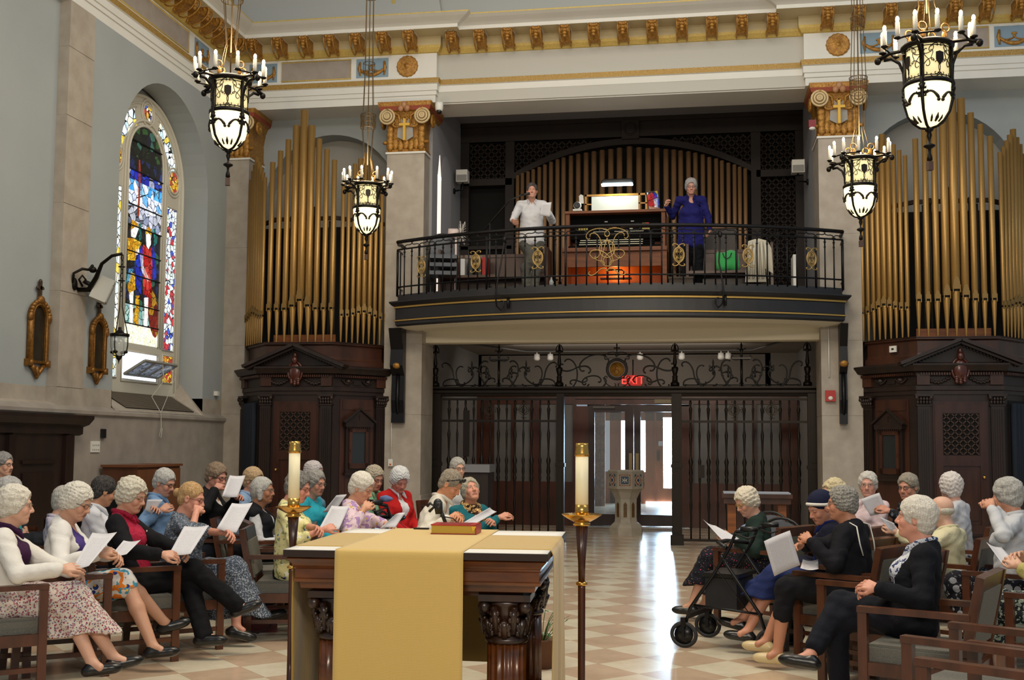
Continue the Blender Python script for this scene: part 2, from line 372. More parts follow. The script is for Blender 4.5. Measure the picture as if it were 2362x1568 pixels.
for sg in (1, -1):
    t = np.linspace(math.radians(90 - sg * 70), math.radians(90 - sg * 23), 12)
    pg = [(cy + .76 * math.cos(a), cz + .76 * math.sin(a)) for a in t] + [(cy + 1.02 * math.cos(a), cz + 1.02 * math.sin(a)) for a in t[::-1]]
    wpiece('tracery_light', pg, pal)
for i, (a, r, q) in enumerate(ROUND):
    wpiece('roundel', [(cy + r * math.cos(a) + q * .9 * math.cos(t), cz + r * math.sin(a) + q * 1.0 * math.sin(t)) for t in np.linspace(0, 2 * PI, 25)[:-1]], yelg if i else glassmat('glass_roundel', ['d8a020', 'c03020', 'e8e0d0', '5060b0', 'e0b830'], 14, 1.1, .05))
H = .505
def band(z0, z1, m, nm='light_panel'): wpiece(nm, [(cy - H, z0), (cy + H, z0), (cy + H, z1), (cy - H, z1)], m)
band(2.95, 3.22, glassmat('glass_lettering_pale', ['f4f2c8', 'fbfbe8', 'f4f4dc'], 22, 1.5, .012))
band(3.22, 3.50, glassmat('glass_rocks', ['9fd0c4', '7ab8b0', 'b8dcd0', 'a8d0d8'], 10, 1.0, .04))
band(3.50, 4.62, glassmat('glass_dark_ground', ['141a30', '1c3c34', '101020', '203060', '0f1512', '2f6a58', '2a2a30'], 8, .7, .05))
band(4.62, 4.92, glassmat('glass_hills', ['c8ccd8', '9aa4c0', '606878', 'd8dcf0', 'e4e4f4'], 9, 1.1, .04))
band(4.92, 5.12, glassmat('glass_clouds', ['e4e8fa', 'd8e4fa', 'c8d4f4', '70b8f0', 'f2f4fa'], 7, 1.4, .03))
band(5.12, 5.28, glassmat('glass_sky', ['3fa6f0', '58b8f4', '8cd0f4', 'e8ecf8'], 7, 1.2, .03))
band(5.28, 5.42, glassmat('glass_blue', ['2030c0', '2848d0', '1c2890', 'b8bcd8'], 8, .9, .04))
band(5.42, 5.62, glassmat('glass_night', ['14182c', '1c2c60', '0e1614', '28408c', '2c6a58', '10141c'], 9, .7, .05))
wpiece('light_panel', [(cy + H * math.cos(t), 5.62 + (H + .0) * math.sin(t)) for t in np.linspace(0, PI, 21)], glassmat('glass_foliage', ['0e120e', '142414', '3c6a30', '101018', '0c0e0c', '182818', '48806c', '12162c'], 9, .55, .05))
def px(pts, sc=3.922, ox=260, oy=500):
    o = [at_x(ox + x / sc, oy + y / sc, XG) for x, y in pts]; q = [(p[1], p[2]) for p in o]
    a = sum(q[i][0] * q[(i + 1) % len(q)][1] - q[(i + 1) % len(q)][0] * q[i][1] for i in range(len(q)))
    return q if a > 0 else q[::-1]
gy = glassmat('glass_yellow_robe', ['e8b020', 'd89818', 'f0c840', 'c88814'], 12, 1.1, .03); gr = glassmat('glass_red_robe', ['c81c20', 'd84038', 'b01018', 'd83830'], 9, 1.0, .03)
gb = glassmat('glass_blue_cloak', ['1830b8', '1020a0', '2040d0'], 9, .8, .03); gw = glassmat('glass_flesh', ['f8f0e4', 'fbf6ee'], 6, 1.5, .01); gd = glassmat('glass_shield', ['8c1c10', 'c89020', '701008', '9c2c14'], 10, .8, .03)
gt = glassmat('glass_teal', ['1f9a8c', '2cb0a0', '187870'], 8, .8, .03); go = glassmat('glass_trunk', ['a83818', 'b84a20'], 4, .9, .01)
fig = [('figure_pane', [(135, 190), (190, 195), (262, 235), (215, 330), (205, 395), (138, 392)], gy), ('figure_pane', [(165, 118), (178, 25), (228, 60), (237, 100), (205, 90)], gy),
       ('figure_pane', [(168, 118), (205, 92), (237, 105), (205, 192), (170, 178)], gw), ('figure_pane', [(205, 300), (235, 280), (245, 330), (205, 352)], gw),
       ('figure_pane', [(136, 640), (165, 500), (205, 520), (205, 660), (150, 690)], gy), ('figure_pane', [(150, 690), (188, 670), (185, 800), (180, 1000), (150, 1005), (158, 800)], gw),
       ('figure_pane', [(210, 712), (242, 712), (238, 800), (232, 1000), (188, 950), (205, 810)], gy), ('figure_pane', [(205, 400), (262, 250), (275, 300), (275, 440), (255, 700), (200, 600)], gb),
       ('figure_pane', [(300, 158), (300, 120), (322, 90), (350, 115), (352, 165), (325, 150)], gy), ('figure_pane', [(303, 160), (325, 150), (348, 168), (345, 250), (325, 292), (308, 262)], gw),
       ('figure_pane', [(252, 330), (280, 250), (325, 295), (352, 275), (362, 450), (345, 740), (278, 700), (275, 440)], gr), ('figure_pane', [(352, 265), (385, 330), (398, 560), (366, 590), (358, 440)], gb),
       ('figure_pane', [(246, 340), (276, 345), (276, 440), (332, 560), (318, 592), (258, 480)], gw), ('figure_pane', [(286, 730), (326, 730), (318, 860), (305, 1072), (280, 1062), (290, 860)], gw),
       ('figure_pane', [(366 + 46 * math.cos(t) + 18 * math.sin(t), 870 + 225 * math.sin(t)) for t in np.linspace(0, 2 * PI, 17)[:-1]], gd),
       ('figure_pane', [(235, 60), (255, 60), (262, 200), (240, 220)], gt), ('figure_pane', [(362, 110), (385, 105), (402, 240), (378, 260)], gt), ('figure_pane', [(150, 470), (190, 470), (150, 590), (126, 590)], glassmat('glass_sky_scabbard', ['4a9ac8', '70b8d8'], 9, .9, .03))]
for nm, pg, m_ in fig: wpiece(nm, px(pg), m_, .009)
wpiece('figure_pane', px([(330, 880), (318, 880), (310, 1300), (300, 1560), (318, 1560), (335, 1220), (338, 1000)], 5.227, 260, 200), go, .009)
wpiece('figure_pane', px([(455, 1400), (478, 1250), (500, 1400), (520, 1560), (400, 1560)], 5.227, 260, 200), glassmat('glass_white_peak', ['eceef8', 'dce0f4'], 8, 1.4, .03), .009)
b = MB()
for z in (3.22, 3.50, 3.92, 4.25, 4.62, 4.92, 5.42, 5.85): hh = H if z <= 5.62 else math.sqrt(max(.01, H * H - (z - 5.62) ** 2)); b.bar((XG + .006, cy - hh, z), (XG + .006, cy + hh, z), .022, .016)
b.build('saddle_bar', mat('lead_black', '0c0c0c', .6), win, world=True)
# hopper casement hanging open at the foot of the window
skyg = mat('outdoor_light', 'eef4ff', .5, emit=('dfe9fb', 1.9))
wpiece('open_light', [(cy - .5, 2.44), (cy + .5, 2.44), (cy + .5, 2.82), (cy - .5, 2.82)], skyg, .002)
b = MB(); A = lambda y, t: np.array([XG + .02 + .30 * t, cy + y, 2.50 + .18 * t])
for (p, q) in (((-.48, 0), (.5, 0)), ((-.48, 1), (.5, 1)), ((-.48, 0), (-.48, 1)), ((.5, 0), (.5, 1)), ((-.15, 0), (-.15, 1)), ((.18, 0), (.18, 1))): b.bar(A(*p), A(*q), .035, .03, up=(-.5, 0, .85))
hp = b.build('hopper_casement', mat('casement_grey', '8f8f8a', .5), win, world=True)
b = MB(); b.add([A(-.48, 0), A(.5, 0), A(.5, 1), A(-.48, 1)], [(0, 1, 2, 3)]); b.build('casement_pane', glassmat('glass_leaded_clear', ['8d97a8', 'aab2c0', '707a8c'], 10, .55, .03), win, world=True)

# pull cord of the casement
b = MB(); p0 = A(.05, 1); cordp = [p0, p0 + (.02, .02, -.25), at_x(350, 915, XW + .02), at_x(371, 952, XW + .1), at_x(372, 985, XW + .11), at_x(367, 1007, XW + .11), at_x(371, 1010, XW + .11), at_x(374, 988, XW + .11)]
b.tube(cordp, .006, 5); b.tube([p0 + (0, .2, 0), p0 + (.05, .3, -.2), cordp[3]], .005, 5)
b.build('pull_cord', mat('cord_white', 'b9b6ac', .8), label='white pull cord hanging from the open casement over the sill', cat='cord')

# ---- entablature round the room
ent = empty('trim_1', None, None, (0, 0, 0)); ent['kind'] = 'structure'
PATH = [(XW, 4), (XW, YP), (-4.12, YP), (-4.12, YP + .13), (1.56, YP + .13), (1.56, YP), (9, YP)]
prof = [(-.7, ZA), (0, ZA), (0, 7.05), (.018, 7.05), (.018, 7.12), (.035, 7.12), (.035, 7.22), (.06, 7.23), (.07, 7.31), (.02, 7.32), (.02, 7.72), (.05, 7.73), (.09, 7.79), (.10, 7.83), (.10, 7.965), (.44, 7.965), (.44, 8.02), (.46, 8.03), (.50, 8.05), (.60, 8.09), (.66, 8.12), (.66, 8.14), (.12, 8.22), (.05, 8.6), (.02, 9.5)]
mi = [0, 0, 0, 0, 0, 0, 0, 1, 0, 0, 2, 2, 2, 3, 3, 0, 0, 0, 0, 0, 2, 4, 4, 4]
b = MB(); b.sweep(prof, PATH, mi=mi)
b.build('cornice', [PLASTER, mat('egg_and_dart_gilding', 'b89650', .5, .2, spot=(90, '8a6a30', .3)), GILTY, mat('cream_shadow_soffit', 'c4b690', .7), CEILP], ent)  # cream of bed wall and soffit carries the cornice shadow in its colour
# modillions
md = MB()
md.prism([(0, 0), (.30, 0), (.32, -.03), (.30, -.09), (.26, -.13), (.22, -.10), (.17, -.12), (.10, -.19), (.03, -.21), (0, -.18)], (-.07, 0, 0), (0, -1, 0), (0, 0, 1), -.14, 0)
for s_ in (-.075, .075): md.tube(scr(('C', 14.0), (.27, -.05), (.05, -.17), -1, o=(s_, 0, 0), ux=(0, -1, 0), uy=(0, 0, 1)), .012, 5)
for i in range(4): md.ell((0, -.32 + .01 * i, -.03 - .045 * i), (.05 - .005 * i, .03, .028), 8, 5)
md.ell((-.045, -.33, -.02), (.025, .02, .03), 7, 5); md.ell((.045, -.33, -.02), (.025, .02, .03), 7, 5)
md.box(-.09, .09, -.34, 0, -.004, .02, 1)
m0 = md.build('modillion', [GILT, PLASTER], ent)
spots = [(x, YP - .09, 0) for x in np.arange(-7.05, -4.2, .43)] + [(x, YP + .04, 0) for x in np.arange(-3.82, 1.5, .445)] + [(x, YP - .09, 0) for x in np.arange(1.86, 6.5, .445)] + [(XW + .09, y, PI / 2) for y in np.arange(11.0, 16.6, .43)]
for i, (x, y, r) in enumerate(spots):
    o = m0 if i == 0 else dup(m0, parent=ent)
    o.location = (x, y, 7.965); o.rotation_euler = (0, 0, r)
# frieze ornaments
def frieze(kind, u0, u1, side, z0=7.37, z1=7.68):
    if side == 'back': P = lambda u, z, d=0.: np.array([u, YP - .02 - d, z]); ux = np.array([1, 0, 0]); nz = np.array([0, -1, 0])
    else: P = lambda u, z, d=0.: np.array([XW + .02 + d, u, z]); ux = np.array([0, 1, 0]); nz = np.array([1, 0, 0])
    b = MB(); uc = (u0 + u1) / 2; hw = abs(u1 - u0) / 2; zc = (z0 + z1) / 2
    if kind == 'blue':
        for q, (a, c) in enumerate(((0, 0),)): b.add([P(u0, z0, .004), P(u1, z0, .004), P(u1, z1, .004), P(u0, z1, .004)], [(0, 1, 2, 3)], 1)
        sw = [P(uc + hw * .75 * t, zc - .02 - .09 * (1 - t * t), .012) for t in np.linspace(-1, 1, 12)]
        b.tube(sw, [.018 + .014 * (1 - t * t) for t in np.linspace(-1, 1, 12)], 6, 0)
        for s_ in (-1, 1):
            b.tube([P(uc + s_ * hw * .75, zc + .1, .012), P(uc + s_ * hw * .8, zc, .015), P(uc + s_ * hw * .74, zc - .12, .012)], [.015, .028, .012], 6, 0)
            c = SCR[('C', 14.0)]; b.tube([P(uc + s_ * (.03 + q[0] * hw * .6), zc + .03 + q[1] * .16, .012) for q in c], .012, 5, 0)
        nm = 'swag_panel'
    elif kind == 'grey':
        b.add([P(u0, z0, .004), P(u1, z0, .004), P(u1, z1, .004), P(u0, z1, .004)], [(0, 1, 2, 3)], 2)
        b.tube([P(u0, z0, .006), P(u1, z0, .006), P(u1, z1, .006), P(u0, z1, .006)], .012, 5, 3, closed=True); nm = 'frieze_panel'
    else:
        b.lathe([(0, 0.045), (.03, .045), (.035, .03), (.06, .035), (.09, .022), (.15, .03), (.165, .03), (.175, .012), (.18, 0)], 32, P(uc, zc, 0), 0, flute=(16, .05), rot=np.stack([ux, (0, 0, 1), nz], 1)); nm = 'medallion'
    b.build(nm, [GILT, BLUEP, PANELP, GILTY], ent)
U = lambda x: at_y(x, 150, YP)[0]
frieze('med', U(914), U(967), 'back'); frieze('blue', U(823), U(897), 'back'); frieze('grey', U(652), U(811), 'back'); frieze('blue', U(577), U(641), 'back')
U2 = lambda x: at_y(x, 106, YP)[0]
frieze('med', U2(1905), U2(1960), 'back'); frieze('blue', U2(1983), U2(2070), 'back'); frieze('grey', U2(2092), U2(2280), 'back'); frieze('blue', U2(2293), U2(2385), 'back')
frieze('blue', 16.15, 15.65, 'left'); frieze('grey', 15.45, 13.05, 'left'); frieze('blue', 12.9, 12.3, 'left')
b = MB()   # cornice-top dado of the vault: shallow pilaster strips above the cornice
for x0, x1 in ((-4.9, -4.3), (1.8, 2.4)):
    b.box(x0, x1, YP - .02, YP + .2, 8.2, 9.5); b.box(x0 + .06, x0 + .12, YP - .06, YP, 8.2, 9.5, 1)
b.build('vault_pilaster', [PLASTER, GILTY], ent)
b = MB(); b.box(XW - .9, 9, YP + .1, YP + .6, ZA + .02, 10.5); b.build('wall_back_upper', CEILP, kind='structure')

# ---- side bays behind the organ pipes
for nm, xa, xb, xc in (('wall_back_left', XW - .6, -4.3, -6.02), ('wall_back_right', 1.75, 9, 3.55)):
    b = MB(); arch_face(b, lambda u, z: (u, 17.62, z), xa, xb, 0, ZA + .02, xc, 1.15, 5.5, 0, 0)
    b.box(xc - 1.2, xc + 1.2, 18.0, 18.1, 0, ZA, 1); reveal(b, lambda u, z: (u, 17.62, z), lambda u, z: (u, 18.0, z), arch_path(xc, 1.15, 5.5, 0), 0)
    b.build(nm, [PAINT, mat('niche_paint', '9c9a94', .85)], kind='structure')

# ---- stone piers with gilded capitals
def pier(nm, x0, x1, y1):
    r = empty(nm, None, None, ((x0 + x1) / 2, YP, 0)); r['kind'] = 'structure'
    b = MB(); zs = [0.0, .72, 2.0, 3.1, 4.68, 6.13]
    for i in range(5): b.box(x0, x1, YP, y1, zs[i] + .004, zs[i + 1] - .003)
    b.box(x0 + .004, x1 - .004, YP + .004, y1, 0, 6.14)
    b.box(x0 - .035, x1 + .035, YP - .035, y1, 0, .70); b.box(x0 - .02, x1 + .02, YP - .02, y1, .70, .76)
    b.build('shaft', STONE, r, world=True)
    b = MB(); b.box(x0 - .02, x1 + .02, YP - .02, y1, 6.12, 6.15); b.build('necking', PLASTER, r, world=True)
    # capital
    b = MB(); xc = (x0 + x1) / 2; h = (x1 - x0) / 2
    rings = [(6.15, 0.0), (6.19, .015), (6.2, -.005), (6.5, -.01), (6.68, .02), (6.78, .06), (6.80, .10), (6.86, .12), (6.93, .13)]
    for (za, ea), (zb, eb) in zip(rings[:-1], rings[1:]):
        for (xa0, ya0, xa1, ya1) in ((0, 0, 1, 0), (1, 0, 1, 1), (0, 1, 0, 0)):
            def pt(cx_, cy_, e, z): return (x0 - e if cx_ == 0 else x1 + e, YP - e if cy_ == 0 else y1, z)
            b.add([pt(xa0, ya0, ea, za), pt(xa1, ya1, ea, za), pt(xa1, ya1, eb, zb), pt(xa0, ya0, eb, zb)], [(0, 1, 2, 3)], 1 if za >= 6.80 and za < 6.86 else 0)
    for s_ in (-1, 1):
        X = xc + s_ * (h - .02)
        for rr, yy in ((.115, .10), (.075, .115), (.035, .13)): b.tube(arc((X, YP - yy + .0, 6.70), rr, 0, 2 * PI, 17)[:-1], .02, 6, 2, closed=True)
        b.ell((X, YP - .12, 6.70), (.03, .03, .03), 8, 6, 2)
        b.tube([(X + s_ * .02, YP - .1, 6.83), (xc + s_ * .1, YP - .08, 6.72), (xc + s_ * .08, YP - .05, 6.55)], [.025, .022, .015], 6, 0)
        b.tube(scr(('C', 14.0), (xc + s_ * .03, 6.66), (xc + s_ * .17, 6.60), s_, o=(0, YP - .06, 0)), .018, 6, 0)
        for k in range(2):    # side volute seen from the aisle
            b.tube(arc((x0 - .1 if s_ < 0 else x1 + .1, YP + .12, 6.66), .09 - .04 * k, 0, 2 * PI, 13, ux=(0, 1, 0))[:-1], .022, 6, 0, closed=True)
        for k in range(4): b.ell((xc + s_ * (h - .05), YP - .02, 6.24 + .09 * k), (.06, .04, .075), 8, 6, 0)
        b.ell((xc + s_ * (h + .03), YP - .01, 6.30), (.045, .04, .03), 8, 5, 0)
    for k in range(7): b.ell((x0 + .05 + k * (x1 - x0 - .10) / 6, YP - .01, 6.25 + (.03 if k % 2 else 0)), (.055, .03, .10), 8, 6, 0)
    for k in range(3): b.ell((xc - .05 + .05 * k, YP - .15, 6.86 - .05 * abs(k - 1)), (.05, .04, .055), 8, 6, 3)
    b.build('capital', [GILT, mat('oxide_red_paint', '8c3c26', .6), mat('pale_gold', 'c4ae84', .5, .2), mat('rosy_gilding', 'b08868', .6, .1, spot=(20, 'a06a40', .4))], r, world=True)
    b = MB(); q = [(0, -.19), (.13, -.12), (.12, .05), (.07, .17), (-.07, .17), (-.12, .05), (-.13, -.12)][::-1]
    b.prism([(p[0], p[1] * 1.0) for p in q], (xc, YP - .05, 6.50), (1, 0, 0), (0, 0, 1), -.035, 0)
    b.prism([(-.03, -.2), (.03, -.2), (.045, -.28), (-.045, -.28)][::-1], (xc, YP - .008, 6.50), (1, 0, 0), (0, 0, 1), -.02, 0)
    b.box(xc - .020, xc + .020, YP - .115, YP - .05, 6.31, 6.66, 1); b.box(xc - .085, xc + .085, YP - .114, YP - .05, 6.545, 6.585, 1)
    b.build('cross_cartouche', [mat('cartouche_blue', '8a97a0', .7, spot=(30, 'a08a70', .4)), mat('cross_yellow_gilding', 'd0a53c', .5, .2)], r, world=True)
pier('pier_left', -4.894, -4.286, 17.75); pier('pier_right', 1.733, 2.324, 17.75)
pier('pier_corner', -7.80, -7.20, 17.75)

# ---- loft recess above, porch below
b = MB()
for x0, x1 in ((-4.5, -4.24), (1.735, 2.0)): b.box(x0, x1, YP + .35, 19.9, 3.3, 7.4)
b.build('wall_loft_sides', mat('loft_wall_paint', '8f8f93', .85), kind='structure')
b = MB(); b.box(-4.5, 2.0, 17.6, 20, 7.28, 7.4); b.box(-4.5, 2.0, 17.3, 17.86, 6.94, 7.3); b.build('ceiling_loft', mat('loft_ceiling_paint', '8d8a8c', .85), kind='structure')
b = MB(); b.box(-1.3, -.9, 18.0, 18.25, 7.2, 7.28); b.lathe([(0, 7.17), (.1, 7.18), (.15, 7.21), (.16, 7.26)], 20, (-1.1, 18.1, 0)); b.build('smoke_detector', WHITEP, label='round white detector on the loft ceiling above the organ', cat='detector')
# glowing slit window in the left loft wall
Ya, Yb = at_x(1013, 450, -4.235)[1], at_x(1022, 450, -4.235)[1]
b = MB(); b.box(-4.25, -4.232, 17.72, 17.95, 3.9, 5.95, 0); b.prism([(17.72 + .0, 5.9), (17.95, 5.9), (17.95, 5.9), (17.84, 6.3)], (-4.25, 0, 0), (0, 1, 0), (0, 0, 1), .018, 0)
b.build('window_2', mat('slit_window_light', 'ffffff', .5, emit=('ffeadc', .9)), kind='structure')
b = MB(); arch = [(17.95, 3.8), (18.7, 3.8)] + [(18.325 + .375 * math.cos(t), 5.9 + .5 * math.sin(t)) for t in np.linspace(0, PI, 14)]
b.prism(arch, (-4.236, 0, 0), (0, 1, 0), (0, 0, 1), .004); b.build('wall_loft_niche', mat('niche_grey', 'a1a0a6', .85), kind='structure')

# porch: beam, side walls, ceiling, rear wall
b = MB(); b.box(-4.33, 1.76, 17.25, 17.55, 3.14, 3.42); b.build('beam', mat('beam_cream', 'e2d9c0', .7), kind='structure')
NW = mat('porch_wall', '8a847c', .85)
b = MB(); b.box(-4.6, -4.36, 17.7, 21.9, 0, 3.6); b.box(1.80, 2.05, 17.7, 21.9, 0, 3.6); b.build('wall_porch_sides', mat('porch_side_grey', '8c8a88', .85), kind='structure')
b = MB(); b.box(-4.6, 2.05, 17.5, 22, 3.32, 3.45); b.build('ceiling_porch', NW, kind='structure')
b = MB(); b.box(-4.6, 2.05, 21.9, 22.0, 2.45, 3.5); b.build('wall_porch_back', NW, kind='structure')
b = MB(); b.tube([(-4.0, 18.6, 3.27), (-3.2, 20.6, 3.27), (.9, 20.6, 3.27), (1.3, 18.9, 3.27)], .018, 6); b.build('lighting_track', mat('track_grey', '5c5c5c', .5), label='thin lighting track round the porch ceiling behind the iron screen', cat='track')
for i, x in enumerate((-3.0, -2.75, -1.1, -.35, .35, .48)):
    q = MB(); q.lathe([(.0, .0), (.05, .0), (.06, -.09), (.035, -.12), (0, -.12)], 12); q.tube([(0, 0, .0), (0, 0, .03)], .012, 5)
    q.build('spotlight', WHITEP, label='small white spotlight on the porch lighting track', cat='spotlight', group='porch track spotlights').location = (x, 20.58, 3.22)
# ================================================================== SIDE ORGANS
PIPEG = mat('gold_bronze_pipe', 'b08a4e', .36, .55, spot=(160, '94703a', .5))
PIPEM = mat('pipe_mouth_bronze', '8a6d3c', .45, .5)
PIPED = mat('shaded_bronze_pipe', '927050', .5, .25, spot=(60, '80603f', .5))  # loft pipes: browner tone, the weaker light up there is put into the colour
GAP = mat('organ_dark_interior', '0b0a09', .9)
def make_pipe(label, group, H, R, mh, m, mm, loc, face=0., parts=True, cat='organ pipe'):
    """mh: height of the mouth above the toe, face: turn about z"""
    r = empty('organ_pipe', label, cat, loc, face, group)
    n = 14
    b = MB(); b.lathe([(.010, 0), (.012, .01), (R * .93, mh - .015), (R * .93, mh)], n); b.build('pipe_foot', m, r)
    b = MB(); b.lathe([(R * .93, mh + .03), (R, mh + .035), (R, H), (R * .9, H), (R * .9, H - .1)], n)
    b.build('pipe_body', m, r)
    b = MB(); b.lathe([(R * .8, mh - .005), (R * .8, mh + .04)], 10, mi=1)
    w_ = R * .72; hh = R * 3.4
    pl = [(-w_, .03), (w_, .03), (w_, hh * .6), (w_ * .6, hh * .9), (0, hh), (-w_ * .6, hh * .9), (-w_, hh * .6)]
    b.prism(pl, (0, -R * .82, mh), (1, 0, 0), (0, 0, 1), R * .2, 0)
    for s_ in (-1, 1): b.box(s_ * w_ * 1.05 - .006, s_ * w_ * 1.05 + .006, -R * 1.12, -R * .6, mh - .02, mh + .09, 0)
    b.build('pipe_mouth', [mm, GAP], r)
    return r
FOOTZ = 3.085
ctop = [375, 349, 323, 291, 256, 291, 321, 345, 370]; cx_ = [615, 631, 648, 666, 686, 705, 723, 739, 754]
stop = [404, 392, 379, 367, 355, 372, 386, 406, 414]; sx_ = [767, 779, 792, 809, 823, 837, 852, 864, 873]
ORG = []
for i in range(9):
    ORG.append((-.50 + i * .125, -.62, at_y(cx_[i], ctop[i], 16.38)[2], .034 + .022 * math.exp(-((i - 4) / 1.6) ** 2) + .006, .5 + (.13 if i == 4 else .045 if i in (3, 5) else 0.0), 0.))
for i in range(9):
    t = (i + .55) / 9.2; X_, Y_ = .60 + .60 * t, -.62 + .70 * t
    ztop = at_y(sx_[i], stop[i], YP + Y_)[2]; R_ = .030 + .012 * math.exp(-((i - 4) / 1.8) ** 2)
    mh = .40 + .085 * math.exp(-((i - 4) / 2.2) ** 2)
    ORG.append((X_, Y_, ztop, R_, mh, .55)); ORG.append((-X_, Y_, ztop, R_, mh, -.55))
for xc, side in ((-6.05, 'left'), (3.50, 'right')):
    tall = max(o[2] for o in ORG)
    for (x, y, zt, R_, mh, fa) in ORG:
        if zt == tall: lab, g = 'tallest gold pipe, centre of the organ on the %s side' % side, None
        elif abs(x) < .55: lab, g = 'tall gold pipe in the front row of the %s organ' % side, '%s organ front pipes' % side
        elif x < 0: lab, g = 'gold pipe in the left-hand group of the %s organ' % side, '%s organ left-hand pipes' % side
        else: lab, g = 'gold pipe in the right-hand group of the %s organ' % side, '%s organ right-hand pipes' % side
        make_pipe(lab, g, zt - FOOTZ, R_, mh, PIPEG, PIPEM, (xc + x, YP + y, FOOTZ), fa)
    # dark inner pipes, rack and glow boards behind
    b = MB(); b.box(xc - 1.0, xc + 1.0, YP + .12, YP + .15, 3.09, 5.0, 0)
    for i in range(11):
        x = xc - .45 + i * .09; b.tube([(x, YP - .36, 3.1), (x, YP - .36, 4.55 + .7 * math.exp(-((i - 5) / 6) ** 2))], .022, 6, 1)
    b.box(xc - .5, xc + .5, YP - .42, YP - .40, 3.09, 3.22, 2)
    b.sweep([(-.1, 5.0), (-.06, 5.0), (-.06, 5.06), (-.1, 5.06)], [(xc - 1.15, YP + .1), (xc - .53, YP - .52), (xc + .53, YP - .52), (xc + 1.15, YP + .1)], mi=[3, 3, 3])
    b.build('organ_inner_pipes', [GAP, mat('inner_pipe_lead', '3c3a36', .5, .4), OWOOD, DWOOD], label='dark inner pipework and rack behind the gold front of the %s organ' % side, cat='organ pipework')

